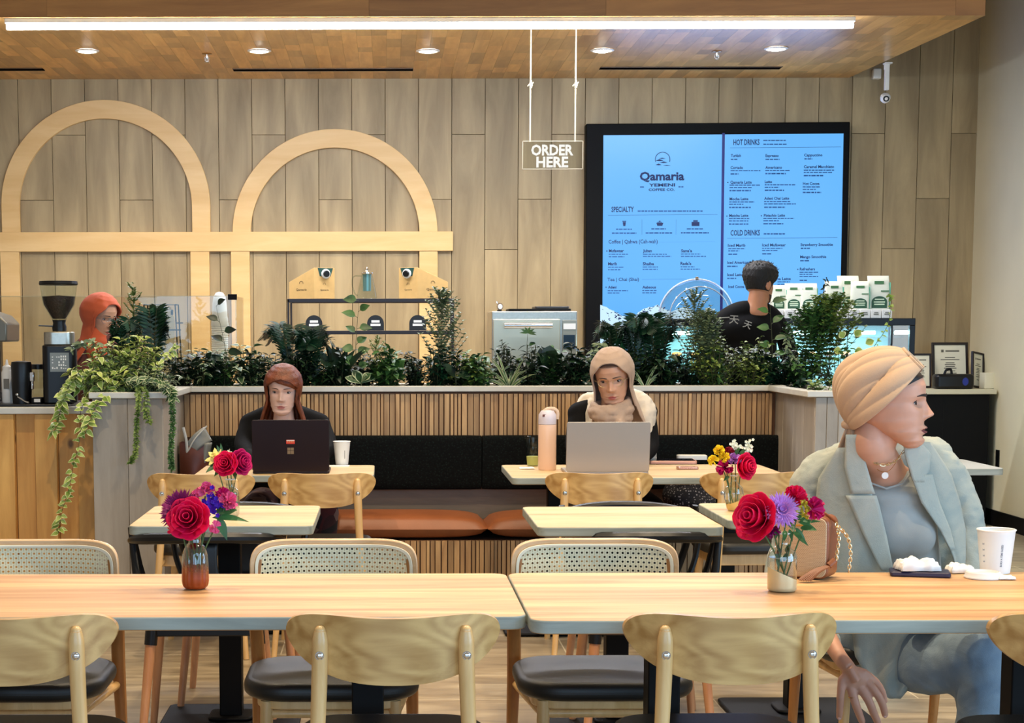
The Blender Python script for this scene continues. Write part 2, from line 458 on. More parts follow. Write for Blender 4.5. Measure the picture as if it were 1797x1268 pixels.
# LED line light under the soffit
pL = G(12, 42, SZ-.03); pR = P(1497, 37, pL.y)
t = thing('line_light', 'long white LED line light running along the front of the wooden soffit', 'ceiling light', (0, 0, 0))
m = MB(); m.tube([(pL.x, pL.y, SZ-.045), (pR.x, pL.y, SZ-.045)], .02, 10); m.build('diffuser', emit('led_diffuser', (226,236,255), 44), t)
m = MB(); m.box(pL.x-.01, pR.x+.01, pL.y-.02, pL.y+.02, SZ-.028, SZ-.0005); m.build('housing', M['white'], t, bevel=.003)
# recessed downlights and sprinklers, slot vents
em = emit('downlight_lens', (255,250,236), 22)
names = ['leftmost of five recessed round downlights in the soffit, above the tall arch', 'recessed round downlight in the soffit above the gap between the two arches',
         'middle of five recessed round downlights, right of the lower arch', 'recessed round downlight in the soffit just right of the hanging sign', 'rightmost of five recessed round downlights, above the menu screens']
dls = []
for i, (u, v) in enumerate([(153,88),(455,88),(751,88),(1057,87),(1362,84)]):
    p = G(u, v, SZ); t = thing('downlight', names[i], 'downlight', (p.x, p.y, SZ-.0005), group='recessed downlights in the wooden soffit')
    m = MB(); m.lathe([(.066,0),(.078,-.002),(.080,-.006),(.066,-.012),(.060,-.010)], 24, cap=False); m.build('trim_ring', M['white'], t)
    m = MB(); m.lathe([(.0001,-.020),(.03,-.017),(.060,-.006)], 24, cap=False); m.build('lens', em, t)
    dls.append(p)
for i, (u, v) in enumerate([(363,94),(1258,90)]):
    p = G(u, v, SZ); t = thing('sprinkler', ['brass fire sprinkler head between the two leftmost downlights', 'fire sprinkler head between the two rightmost downlights'][i], 'sprinkler', (p.x, p.y, SZ-.0005), group='sprinkler heads in the soffit')
    m = MB(); m.lathe([(.034,0),(.036,-.004),(.02,-.008)], 16); m.build('escutcheon', plain('brass_trim', (170,130,80), .3, .8), t)
    m = MB(); m.lathe([(.008,-.006),(.008,-.03),(.004,-.045)], 10); m.tube([(-.012,0,-.02),(-.014,0,-.04),(0,0,-.052)], .0025, 6); m.tube([(.012,0,-.02),(.014,0,-.04),(0,0,-.052)], .0025, 6)
    m.lathe([(.018,-.052),(.018,-.055)], 12); m.build('head', M['chrome'], t)
dark = plain('slot_dark', (10,5,5), .95, spec=0)
for i, (u0, u1, v) in enumerate([(-200, 77, 121.5), (409, 725, 122), (1053, 1370, 119)]):
    a = G(u0, v, SZ); b = G(u1, v, SZ); t = thing('slot_vent', ['slot air vent in the soffit, cut by the left picture edge', 'slot air vent in the soffit above the lower arch', 'slot air vent in the soffit above the menu screens'][i], 'vent', ((a.x+b.x)/2, a.y, SZ-.0005), group='linear slot vents in the soffit')
    L = (b.x-a.x)/2
    MB().box(-L, L, -.05, .05, -.003, 0).build('slot', dark, t)
    m = MB(); m.box(-L, L, -.056, -.0505, -.006, 0); m.box(-L, L, .0505, .056, -.006, 0); m.build('rim', plain('slot_rim', (96,72,44), .4), t)

# birch arches mounted on the back wall
t = thing('arch_panel', 'pale birch double arch with a crossbar mounted on the plank wall', 'wall decoration', (0, WY-.0008, 0))
YF = WY-.035
def WP(u, v): 
    p = P(u, v, YF); return (p.x, p.z)
def arch(uc, vtop, uo, ui, vmid, name):
    """band arch: centre column, top, outer and inner half widths at the springing line"""
    cx, zt = WP(uc, vtop); zm = WP(uc, vmid)[1]
    ro = WP(uc+uo, vmid)[0]-WP(uc, vmid)[0]; ri = WP(uc+ui, vmid)[0]-WP(uc, vmid)[0]
    bwid = ro-ri; n = 48; zs = zt-ro
    out = [(cx+ro*math.cos(PI*k/n), zs+ro*math.sin(PI*k/n)) for k in range(n+1)]
    inn = [(cx+ri*math.cos(PI*k/n), zs+ri*math.sin(PI*k/n)) for k in range(n+1)]
    out = [(cx+ro, zm)]+out+[(cx-ro, zm)]; inn = [(cx+ri, zm)]+inn+[(cx-ri, zm)]
    MB().ring(out, inn, YF-WY, 0, closed=False).build('arch', M['birch'], t, bevel=.002, bseg=1)
arch(182, 175, 183, 151, 408, 'a'); arch(587, 226, 180, 148, 408, 'b')
a = WP(-250, 408); b = WP(795, 440)
MB().box(a[0], b[0], YF-WY-.006, 0, b[1], a[1]).build('crossbar', M['birch'], t, bevel=.002, bseg=1)
for u0, u1 in ((0, 33), (334, 367), (405, 438), (736, 768)):
    a = WP(u0, 440); b = WP(u1, 440)
    MB().box(a[0], b[0], YF-WY, 0, .9, b[1]-.001).build('post', M['birch'], t, bevel=.002, bseg=1)

# spots that the visible downlights throw on wall and counters
for p in dls:
    spot('downlight_beam', (p.x, p.y, SZ-.03), 80, (1.0, .84, .60), 2.3, .9, .05)
area('line_light_glow', ((pL.x+pR.x)/2, pL.y, SZ-.075), (0, 0, 0), pR.x-pL.x, .04, 100, (.86, .90, 1.0))

# banquette: column, side arms, slatted back, upholstered band, cushions
YB = 9.00; YS = 8.50; YC = 8.15
XL = xp(287, 800, YC); XR = xp(1430, 760, YC); XCL = xp(163, 800, YC)
ZC1 = zp(677, YB); ZC0 = zp(687, YB)
bq = thing('booth_wall', 'low booth wall with an oak slatted front, plank-clad ends and a white stone cap', 'partition', (0, 0, 0))
# planter box behind the booth
m = MB(); m.tint = .3
m.box(XL-.02, XR+.02, YB+.03, YB+.48, 0, ZC0-.04)
m.box(XCL-.9, XCL, 8.6, YB+.48, 0, .01)
m.build('core', M['column'], bq, smooth=False)
def clad(mb, x0, x1, y, z0, z1, n, dirx=True, out=-.012):
    for i in range(n):
        a, b = lerp(x0, x1, i/n), lerp(x0, x1, (i+1)/n); mb.tint = rnd.random()
        if dirx: mb.box(min(a,b)+.001, max(a,b)-.001, min(y, y+out), max(y, y+out), z0, z1)
        else: mb.box(min(y, y+out), max(y, y+out), min(a,b)+.001, max(a,b)-.001, z0, z1)
m = MB()
m.box(XCL+.013, XL-.013, YC+.013, YB+.5, 0, ZC0-.002)
clad(m, XCL, XL, YC+.013, 0, ZC0-.002, 2); clad(m, YC+.013, YB+.03, XL-.013, 0, ZC0-.002, 4, False, .013); clad(m, YC+.013, YB+.5, XCL+.013, 0, ZC0-.002, 4, False, -.013)
m.build('left_end_panel', M['column'], bq, bevel=.002, bseg=1)
m = MB(); XRE = XR+.22
m.box(XR+.013, XRE, YC+.013, YB+.5, 0, ZC0-.002)
clad(m, XR, XRE, YC+.013, 0, ZC0-.002, 4); clad(m, YC+.013, YB+.03, XR+.013, 0, ZC0-.002, 4, False, -.013)
m.build('right_end_panel', M['column'], bq, bevel=.002, bseg=1)
# cap with a soil trough behind it
m = MB()
m.box(XL-.05, XR+.05, YB-.03, YB+.05, ZC0, ZC1); m.box(XCL-.02, XRE+.02, YB+.42, YB+.5, ZC0, ZC1)
for (a, b) in ((XCL-.012, XL+.045), (XR-.045, XRE+.02)):
    rt_ = a > 0; m.box(a, b, YC-.02, YC+.07, ZC0, ZC1); m.box(a, a+.06, YC+.0705, YB-.0305 if rt_ else YB+.419, ZC0, ZC1); m.box(b-.06, b, YC+.0705, YB+.419 if rt_ else YB-.0305, ZC0, ZC1)
m.build('stone_cap', M['cap'], bq, bevel=.004)
soil = plain('dark_planter_soil', (26,20,14), .95, noise=.3, nscale=40, bump=.5, bscale=60)
m = MB(); m.box(XL-.05, XR+.05, YB+.05, YB+.42, ZC0-.03, ZC1-.02)
m.box(XCL+.03, XL-.02, YC+.05, YB+.42, ZC0, ZC1-.015); m.box(XR+.02, XRE-.03, YC+.05, YB+.42, ZC0, ZC1-.015)
m.build('soil', soil, bq, smooth=False)
ZU1 = zp(763, YB-.03); ZU0 = zp(858, YB-.05)
m = MB(); x = XL+.004; 
while x < XR-.02:
    wv = rnd.choice((.014, .02, .026)); m.tint = rnd.random(); d = rnd.choice((.012, .02, .026))
    m.box(x, x+wv, YB-d, YB+.03, ZU1-.01, ZC0-.012); x += wv+rnd.choice((.004, .006))
m.tint = 0; m.build('slatted_panel', M['slat'], bq, smooth=False)
m = MB(); m.box(XL, XR, YB-.004, YB+.03, 0, ZC0-.005); m.build('backing', plain('slat_backing', (110,70,40), .7), bq, smooth=False)
MB().box(XL+.002, XR-.002, YB-.02, YB-.004, .3, ZU0+.02).build('lower_board', wood('smoked_oak_board', (112,100,86), (150,138,120), 'x', 1.2, .5, 9), bq, smooth=False)
# dark upholstered back rest: a tweed band in long sections
def tweed():
    t = NT('dark_green_tweed'); tc = t.node('ShaderNodeTexCoord')
    v = t.node('ShaderNodeTexVoronoi'); v.inputs['Scale'].default_value = 90; t.link(tc.outputs['Object'], v.inputs['Vector'])
    t.link(ramp(t, v.outputs['Distance'], [(.0, lin_c((26,44,40))), (.25, lin_c((8,14,14))), (.6, lin_c((3,6,7)))]), t.b.inputs['Base Color'])
    t.setb(Roughness=.95, Specular_IOR_Level=.2); b = t.node('ShaderNodeBump'); b.inputs['Strength'].default_value = .4; b.inputs['Distance'].default_value = .003
    t.link(v.outputs['Distance'], b.inputs['Height']); t.link(b.outputs[0], t.b.inputs['Normal']); return t.m
M['tweed'] = tweed()
bench = thing('banquette_bench', 'long banquette bench with brown leather seat cushions and a dark upholstered back', 'bench', (0, 0, 0))
xs = [XL+.01, xp(345, 800, 8.9), xp(846, 800, 8.9), xp(1372, 800, 8.9), XR-.01]
for a, b in zip(xs, xs[1:]):
    if b-a < .12: continue
    def f(i, j, a=a, b=b):
        # rounded pad: profile around j, length along i
        th = 2*PI*j; hx = (b-a)/2-.002; cy, cz = YB-.062, (ZU0+ZU1)/2; hy, hz = .040, (ZU1-ZU0)/2
        sgn = lambda q, e: math.copysign(abs(q)**e, q)
        e = 1-.04*(1-min(1, min(i, 1-i)*30))
        return (lerp(a+.002, b-.002, i), cy+hy*sgn(math.cos(th), .35)*e, cz+hz*sgn(math.sin(th), .35)*(.985+.015*min(1, min(i,1-i)*25)))
    m = MB(); m.grid(f, 24, 33)
    n = 24; m.f.append(tuple(33*0+0 + q*n for q in range(32))); m.t.append(0); m.mi.append(0); m.f.append(tuple(n-1+q*n for q in range(32))); m.t.append(0); m.mi.append(0)
    m.build('back_pad', M['tweed'], bench)
xs = [XL+.01, xp(-60, 900, 8.6), xp(856, 900, 8.6), XR-.01]
xs = [XL+.01, xp(400, 930, 8.52), xp(856, 930, 8.52), xp(1300, 930, 8.52), XR-.01]
ZS0 = zp(948, YS); 
for a, b in zip(xs, xs[1:]):
    m = MB()
    def f(i, j, a=a, b=b):
        # pillow shaped cushion
        u = 2*i-1; v = 2*j-1; sg = lambda q, e: math.copysign(abs(q)**e, q)
        ex = (1-abs(u)**8)**.5; ey = (1-abs(v)**6)**.5
        return (lerp(a, b, i), lerp(YS, YB-.022, j), ZS0+.055+.065*ex*ey*(.92+.1*math.cos(u*1.2)*math.cos(v*1.2)))
    m.grid(f, 41, 21)
    def g(i, j, a=a, b=b):
        q = f(i, j); u = 2*i-1; v = 2*j-1; ex = (1-abs(u)**8)**.5; ey = (1-abs(v)**6)**.5
        return (q[0], q[1], ZS0+.055-.054*ex*ey)
    m.grid(g, 41, 21); m.build('seat_cushion', M['leatherbrown'], bench, ang=180)
m = MB(); m.box(XL+.002, XR-.002, YS+.03, YB-.02, .02, ZS0-.002); m.build('seat_box', plain('seat_box_dark', (92,62,40), .7), bench, smooth=False)
m = MB(); x = XL+.004
while x < XR-.03:
    wv = rnd.choice((.014, .02, .026)); m.tint = rnd.random(); d = rnd.choice((.012, .02, .026))
    m.box(x, x+wv, YS+.03-d, YS+.03, .06, ZS0-.004); x += wv+rnd.choice((.004, .006))
m.tint = 0; m.build('slatted_front', M['slat'], bench, smooth=False)

# left service counter of alternating pine boards
YK = 8.34; xk = XCL-.004
ZK1 = zp(713, YK); ZK0 = zp(725, YK)
ct = thing('service_counter', 'service counter fronted with alternating knotty pine boards and a white top', 'counter', (0, 0, 0))
m = MB(); x = xk; i = 0
while x > -4.2:
    wv = .108 if i % 2 == 0 else .10; m.tint = rnd.random()
    d = .0 if i % 2 == 0 else .045
    m.box(x-wv+.001, x-.001, YK+.02+d, YK+.07, .08, ZK0-.002); x -= wv; i += 1
m.tint = 0; m.build('pine_front', M['pine'], ct, bevel=.002, bseg=1)
MB().box(-4.2, xk, YK+.07, YK+.62, .0, ZK0-.003).build('carcass', plain('counter_carcass', (120,92,60), .7), ct, smooth=False)
MB().box(-4.2, xk-.002, YK, YK+.66, ZK0, ZK1).build('counter_top', M['cap'], ct, bevel=.004)
MB().box(-3.4, xk-.15, YK+.06, YK+.55, ZK1+.0005, ZK1+.012).build('rubber_mat', M['blackplastic'], ct, bevel=.003).__setitem__('label', 'black rubber bar mat')
# ---------------------------------------------------------------- chairs and tables
def make_wood_chair():
    """backrest rear faces -Y (the camera); origin on the floor under the seat"""
    t = thing('wooden_dining_chair', '-', 'chair', (0,0,0))
    BY = -.235; ZB = .753
    def pt(i, j, side):
        u = math.sin(PI/2*(2*i-1)); v = 2*j-1
        env = max(0, 1-abs(u)**4.5)**.5; envb = max(0, 1-abs(u)**2.7)**.6
        z = (.040+.014*abs(u)**2)*env*v if v > 0 else .104*envb*v
        y = BY+.112*u*u+side*.0105+(.012*v if v < 0 else 0)*0
        return (.235*u, y, ZB+z)
    m = MB(); n, k = 41, 15
    m.grid(lambda i, j: pt(i, j, -1), n, k); m.grid(lambda i, j: pt(i, j, 1), n, k)
    o = n*k
    rimA = [i for i in range(n)]+[j*n+n-1 for j in range(1, k)]+[(k-1)*n+i for i in range(n-2, -1, -1)]+[j*n for j in range(k-2, 0, -1)]
    for a, b in zip(rimA, rimA[1:]+rimA[:1]): m.f.append((a, b, b+o, a+o)); m.t.append(0); m.mi.append(0)
    m.build('backrest', M['chair'], t, bevel=.003, ang=50)
    for sx in (-1, 1):
        m = MB(); yb = BY+.112*.45-.022
        pts = spline([(sx*.205, yb-.075, 0), (sx*.185, yb-.035, .25), (sx*.165, yb-.008, .52), (sx*.158, yb, .69), (sx*.157, yb+.002, .760)], 16)
        r = [lerp(.0125, .0175, min(1, q/11)) for q in range(17)]; r[-1] = .013; r[-2] = .0165
        m.tube(pts, r, 12); m.sph((sx*.157, yb+.003, .761), (.0125, .0125, .012), 10, 6)
        lg = m.build('leg', M['chair_post'], t, ang=60)
        m = MB(); p = (sx*.158, yb-.0165, .710); m.sph(p, (.0078, .004, .0078), 12, 8); m.lathe([(.0098, 0), (.0098, .003)], 16, M=TR(*p, rx=-PI/2))
        m.build('screw', M['chrome'], lg)
        m = MB(); m.tube(spline([(sx*.155, .17, .44), (sx*.175, .19, .2), (sx*.19, .20, 0)], 8), [.0185-.0007*q for q in range(9)], 12); m.build('leg', M['chair_post'], t)
    m = MB(); m.box(-.165, .165, -.15, -.13, .385, .435); m.box(-.165, .165, .15, .17, .385, .435)
    m.box(-.175, -.155, -.15, .17, .385, .435); m.box(.155, .175, -.15, .17, .385, .435)
    m.tube([(-.168, -.14, .41), (-.172, BY+.0, .40)], .013, 8); m.tube([(.168, -.14, .41), (.172, BY+.0, .40)], .013, 8)
    m.build('seat_frame', M['chair_post'], t, bevel=.003)
    m = MB(); m.prism(rrect(.43, .42, .11, 8, 0, .01), .437, .487, 'z'); m.build('seat', M['leatherblack'], t, bevel=.018, bseg=4)
    return t

def cane_mat():
    """woven cane: holes on a hexagonal lattice, diagonal strands between"""
    t = NT('woven_cane'); tc = t.node('ShaderNodeTexCoord'); mp = t.node('ShaderNodeMapping')
    mp.inputs['Scale'].default_value = (1/.0145, 1, 1/.0125); t.link(tc.outputs['Object'], mp.inputs['Vector'])
    sx = t.node('ShaderNodeSeparateXYZ'); t.link(mp.outputs[0], sx.inputs[0])
    def mth(op, a, b=None, c=None):
        q = t.node('ShaderNodeMath', operation=op)
        for i, z in enumerate((a, b, c)):
            if z is None: continue
            if isinstance(z, (int, float)): q.inputs[i].default_value = z
            else: t.link(z, q.inputs[i])
        return q.outputs[0]
    row = mth('FLOOR', sx.outputs['Z']); off = mth('MULTIPLY', mth('MODULO', row, 2.0), .5)
    fx = mth('SUBTRACT', mth('FRACT', mth('ADD', mth('ADD', sx.outputs['X'], 100.0), off)), .5)
    fz = mth('MULTIPLY', mth('SUBTRACT', mth('FRACT', sx.outputs['Z']), .5), .86)
    d = mth('SQRT', mth('ADD', mth('MULTIPLY', fx, fx), mth('MULTIPLY', fz, fz)))
    hole = mth('LESS_THAN', d, .21)
    ax = mth('ABSOLUTE', fx)
    strand = mth('GREATER_THAN', ax, .44)
    col = t.node('ShaderNodeMix', data_type='RGBA'); t.link(strand, col.inputs[0]); col.inputs[6].default_value = lin_c((240,226,186)); col.inputs[7].default_value = lin_c((206,186,142))
    t.link(col.outputs[2], t.b.inputs['Base Color']); t.setb(Roughness=.5)
    inv = mth('SUBTRACT', 1.0, hole); t.link(inv, t.b.inputs['Alpha'])
    return t.m
M['cane'] = cane_mat()
M['cane_rim'] = plain('cane_rim', (232,222,196), .5)
def make_cane_chair():
    """front faces -Y (the camera)"""
    t = thing('cane_back_chair', '-', 'chair', (0,0,0))
    W = .238; BY = .235; Z0, Z1 = .60, .815
    def outline(inset, n=64):
        o = []
        for k in range(n):
            a = 2*PI*k/n; c, s_ = math.cos(a), math.sin(a)
            x = (W-inset)*math.copysign(abs(c)**.40, c)
            hz = (Z1-Z0)/2-inset
            z = (Z0+Z1)/2+hz*math.copysign(abs(s_)**.50, s_)
            if s_ > 0: z -= .010*math.cos(x/W*PI/2)*0 + .0*abs(x)
            z += .012*(abs(x)/W)**2*(1 if s_ > 0 else .3)-.006
            o.append((x, z))
        return o
    cy = lambda x: BY-.075*(x/W)**2
    def ringmesh(i0, i1, y0, y1):
        m = MB(); A, B = outline(i0), outline(i1); n = len(A)
        vs = [(q[0], cy(q[0])+y, q[1]) for y in (y0, y1) for q in A+B]
        fs = []
        for i in range(n):
            j = (i+1) % n
            fs += [(i, j, n+j, n+i), (2*n+i, 3*n+i, 3*n+j, 2*n+j), (i, 2*n+i, 2*n+j, j), (n+i, n+j, 3*n+j, 3*n+i)]
        return m.add(vs, fs)
    ringmesh(0, .015, -.013, .013).build('back_frame', wood('chair_frame_wood', (196,156,110), (226,190,148), 'x', 2.5, .38, 9, coat=.2), t, bevel=.004, ang=50)
    ringmesh(.0145, .023, -.0165, -.006).build('cane_rim', M['cane_rim'], t, bevel=.0015, ang=50)
    A = outline(.018); m = MB(); nx = 36
    up = sorted([q for q in A if q[1] > (Z0+Z1)/2], key=lambda q: q[0]); dn = sorted([q for q in A if q[1] <= (Z0+Z1)/2], key=lambda q: q[0])
    def pg(i, j):
        x = lerp(-W+.0185, W-.0185, i); a = lin(dn, x); b = lin(up, x); return (x, cy(x)-.010, lerp(a, b, j))
    m.grid(pg, nx, 8); m.build('cane_panel', M['cane'], t, smooth=False)
    for sx in (-1, 1):
        m = MB(); m.tube(spline([(sx*.222, BY+.06, 0), (sx*.225, BY+.02, .22), (sx*.222, BY-.01, .46), (sx*.228, BY-.06, .66), (sx*.216, BY-.065, .76)], 16), [lerp(.012, .02, min(1, q/8)) if q < 12 else lerp(.02, .012, (q-12)/4) for q in range(17)], 10, flat=.8)
        m.build('leg', M['leg_brown'], t)
        m = MB(); m.tube([(sx*.17, -.15, .42), (sx*.185, -.175, .0)], [.018, .012], 12); m.build('leg', M['chair_post'], t)
    m = MB(); m.tube([(-.17,-.15,.385),(.17,-.15,.385)], .013, 8); m.tube([(-.175,-.14,.385),(-.215,BY-.01,.385)], .013, 8); m.tube([(.175,-.14,.385),(.215,BY-.01,.385)], .013, 8); m.tube([(-.21,BY-.01,.385),(.21,BY-.01,.385)], .013, 8)
    m.prism(rrect(.40, .38, .08, 6, 0, .015), .40, .425, 'z'); m.build('seat_frame', M['chair_post'], t, bevel=.003)
    m = MB(); m.prism(rrect(.475, .43, .13, 8, 0, .0), .426, .476, 'z'); m.build('seat', M['leatherblack'], t, bevel=.022, bseg=5)
    return t

def make_black_chair():
    """curved rail back at -Y (rear faces the camera), moulded seat, beech legs in black sockets"""
    t = thing('black_rail_chair', '-', 'chair', (0,0,0))
    rail = [Vector((.262*math.sin(a), 0.02-.225*math.cos(a), .722-.060*(abs(a)/2.0)**2)) for a in [(-1.75+3.5*k/30) for k in range(31)]]
    m = MB(); m.tube(rail, [.008+.011*min(1, 4*min(k, 30-k)/30) for k in range(31)], 10, flat=1.0, up=(0,0,1)); m.build('back_rail', M['blackplastic'], t)
    m = MB(); m.prism(rrect(.44, .43, .12, 8), .435, .452, 'z'); m.build('seat', M['blackplastic'], t, bevel=.007, bseg=3)
    def splat(i, j):
        z = lerp(.445, .712, j); w_ = lerp(.125, .05, j)+.03*math.sin(j*PI)*-1
        x = (2*i-1)*w_; return (x, -.19-.012*math.sin(j*PI)+.2*x*x, z)
    m = MB(); m.grid(splat, 9, 10); o = m.build('back_splat', M['blackplastic'], t, ang=180)
    q = o.modifiers.new('thick', 'SOLIDIFY'); q.thickness = .010
    for sx in (-1, 1):
        m = MB(); m.tube(spline([(sx*.19, -.12, .445), (sx*.225, -.10, .55), (sx*.245, -.055, .66), (sx*.255, -.03, .74)], 10), [.017, .016, .0155, .015, .0145, .014, .013, .013, .012, .012, .012], 10, flat=.7); m.build('back_support', M['blackplastic'], t)
        m = MB(); m.tube(spline([(sx*.19, .12, .445), (sx*.235, .10, .56), (sx*.26, .06, .70)], 8), .011, 8); m.build('arm_support', M['blackplastic'], t)
        for sy in (-1, 1):
            a = Vector((sx*.175, sy*.15, .43)); b = Vector((sx*.215, sy*.205, 0))
            m = MB(); m.tube([lerp(a, b, .13), b], [.0185, .0125], 12); lg = m.build('leg', M['leg_red'], t)
            m = MB(); m.tube([a, lerp(a, b, .17)], [.0225, .0215], 12); m.build('socket', M['blackplastic'], lg)
            m = MB(); m.tube([b+Vector((0,0,.008)), b], [.010, .010], 10); m.build('foot', M['blackplastic'], lg)
    m = MB(); m.box(-.19, .19, -.165, -.13, .385, .434); m.box(-.19, .19, .13, .165, .385, .434); m.box(-.19, -.165, -.15, .15, .385, .434); m.box(.165, .19, -.15, .15, .385, .434)
    m.build('seat_frame', M['blackplastic'], t, bevel=.004)
    return t

def place(proto, items):
    first = True; out = []
    for (x, y, rz, lab, grp) in items:
        if first: o = proto; first = False; o.location = (x, y, 0); o.rotation_euler = (0, 0, rz); o['label'] = lab
        else: o = dup(proto, (x, y, 0), rz, lab)
        if grp: o['group'] = grp
        out.append(o)
    return out
# wooden chairs: front row (backs to the camera) and rear row
def cx(u, v, Y): return xp(u, v, Y)
YA = 3.60; YR = 7.30
g1, g2 = 'wooden chairs along the near side of the front tables', 'wooden chairs along the near side of the rear tables'
dYA = .235
chairs = [
 (cx(0, 1120, YA), YA+dYA, 0, 'wooden dining chair cut off by the left picture edge, before the long table', g1),
 (cx(690, 1120, YA), YA+dYA, 0, 'wooden dining chair with oval backrest at the right end of the left long table', g1),
 (cx(1295, 1120, YA), YA+dYA, .03, 'wooden dining chair with oval backrest at the right long table, below the gold-dipped vase', g1),
 (cx(1952, 1135, YA), YA+dYA-.02, 0, 'wooden dining chair at the right picture edge, only its backrest tip in view', g1),
 (cx(349, 840, YR), YR+dYA, -.02, 'leftmost wooden chair of the rear row, behind the small yellow and red bouquet', g2),
 (cx(563, 840, YR), YR+dYA, .0, 'wooden chair of the rear row in front of the dark laptop', g2),
 (cx(1057, 840, YR), YR+dYA, .0, 'wooden chair of the rear row in front of the silver laptop', g2),
 (cx(1330, 840, YR), YR+dYA, .04, 'wooden chair of the rear row behind the vase with yellow flowers', g2)]
place(make_wood_chair(), chairs)
YCN = 4.88
cg = 'cane-back chairs along the far side of the front tables'
cane = []
for u, lab in ((70, 'cane-back chair at the left picture edge, across the long table'), (587, 'cane-back chair right of the amber vase, across the left long table'), (1038, 'cane-back chair across the right long table, left of the gold-dipped vase')):
    cane.append((cx(u, 975, YCN), YCN-.235, 0, lab, cg))
cane = place(make_cane_chair(), cane)

bg = 'black rail-back chairs at the small middle tables'
bl = [
 (cx(352, 945, 5.62), 5.62+.205, 0.03, 'black rail-back chair on the near side of the left small table', bg),
 (cx(1145, 950, 5.62), 5.62+.205, 0, 'black rail-back chair on the near side of the right small table', bg),
 (cx(1092, 880, 6.66), 6.66-.205, PI, 'black rail-back chair on the far side of the right small table', bg),
 (cx(430, 880, 6.66), 6.66-.205, PI, 'black rail-back chair on the far side of the left small table', bg)]
place(make_black_chair(), bl)

# tables
TZ = .75
def table(name, lab, grp, x0, x1, y0, y1, posts, mat, cat='table', r=.04, th=.032, plate=(.5, .44), z=TZ):
    t = thing(name, lab, cat, ((x0+x1)/2, (y0+y1)/2, 0), group=grp); w_, d_ = x1-x0, y1-y0
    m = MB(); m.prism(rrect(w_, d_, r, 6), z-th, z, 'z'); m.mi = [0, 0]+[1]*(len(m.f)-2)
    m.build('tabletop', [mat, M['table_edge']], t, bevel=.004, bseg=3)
    for px in posts:
        m = MB(); m.box(px-.04, px+.04, -.04, .04, .03, z-th-.03); pl = m.build('pedestal', M['black'], t, bevel=.004)
        m = MB(); m.prism(rrect(plate[0], plate[1], .03, 4, px, 0), .004, .018, 'z'); m.prism(rrect(.16, .16, .03, 4, px, 0), .018, .032, 'z'); m.build('foot_plate', M['black'], t, bevel=.006)
        m = MB(); m.box(px-.2, px+.2, -.03, .03, z-th-.03, z-th-.0005); m.box(px-.03, px+.03, -d_*.36, d_*.36, z-th-.03, z-th-.0005); m.build('top_bracket', M['black'], t, bevel=.003)
    return t
a = G(925, 1081, TZ); b = G(500, 1006, TZ)
xr = a.x; LT = 1.62
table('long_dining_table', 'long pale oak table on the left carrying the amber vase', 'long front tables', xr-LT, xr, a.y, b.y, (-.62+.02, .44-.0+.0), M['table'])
ys, ye = G(1300, 1088, TZ).y, G(1300, 1004, TZ).y
x0 = G(932, 1088, TZ).x
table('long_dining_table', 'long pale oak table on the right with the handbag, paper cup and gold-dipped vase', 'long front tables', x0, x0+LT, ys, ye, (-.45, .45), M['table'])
TB1 = (ys, ye)
mg = 'small square tables of the middle row'
def small(u0, u1, vn, vf, lab, name='small_square_table', grp=mg, posts=(0,)):
    p = G(u0, vn, TZ); q = G(u1, vn, TZ); f = G(700, vf, TZ)
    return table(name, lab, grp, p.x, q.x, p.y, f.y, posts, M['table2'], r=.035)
small(224, 549, 923, 886, 'small square table on the left, behind the amber vase, holding the yellow and red bouquet')
small(944, 1273, 925, 889, 'small square table in the middle row with nothing on it')
small(1279, 1606, 913, 883.5, 'small square table behind the handbag holding the round-bellied vase')
rg = 'rear tables in front of the banquette'
small(338, 656, 834, 815.5, 'rear table holding the dark laptop and a white cup', 'banquette_table', rg)
small(899, 1398, 838, 815.5, 'wide rear table holding the silver laptop and a pink bottle', 'banquette_table', rg, (-.4, .4))
# ---------------------------------------------------------------- menu screens
YT = WY-.13
O = P(1265, 235, YT)
pa, pb = P(1058, 237, YT), P(1480, 233, YT)
AR = math.atan2(pb.z-pa.z, pb.x-pa.x)-.002
def LT_(u, v):
    q = P(u, v, YT)-O; c, s_ = math.cos(AR), math.sin(AR); return (q.x*c+q.z*s_, -q.x*s_+q.z*c)
tv = thing('menu_screens', 'pair of tall bright blue digital menu screens in a black surround', 'menu screen', tuple(O))
tv.rotation_euler = (0, -AR, 0)
fx0, fz1 = LT_(1029, 217); fx1 = LT_(1492, 214)[0]; fz0 = -1.66
m = MB(); m.box(fx0, fx1, .002, .125, fz0, fz1); m.build('surround', plain('tv_black', (3,3,4), .6, spec=.15), tv, bevel=.006)
sblue = emit('menu_backlight', (92,172,244), .86)
ink = plain('menu_ink', (6,34,92), .6); ink2 = plain('menu_ink_soft', (28,84,150), .6); snow = emit('mountain_white', (196,228,252), .9)
sL = (LT_(1059, 237)[0], LT_(1267, 236)[0]); sR = (LT_(1272, 235)[0], LT_(1480, 234)[0]); zt = -.004; zl = zt-1.60
scr = []
for k, (a, b) in enumerate((sL, sR)):
    m = MB(); m.box(a, b, -.006, .001, zl, zt); scr.append(m.build('screen', sblue, tv, smooth=False))
m = MB(); m.box(sL[1]+.001, sR[0]-.001, -.009, .001, zl, zt+.01); m.build('divider', plain('divider_blue', (10,16,120), .4), tv)
def zq(x, y): return LT_(1040+x/3.426, 220+y/3.426)
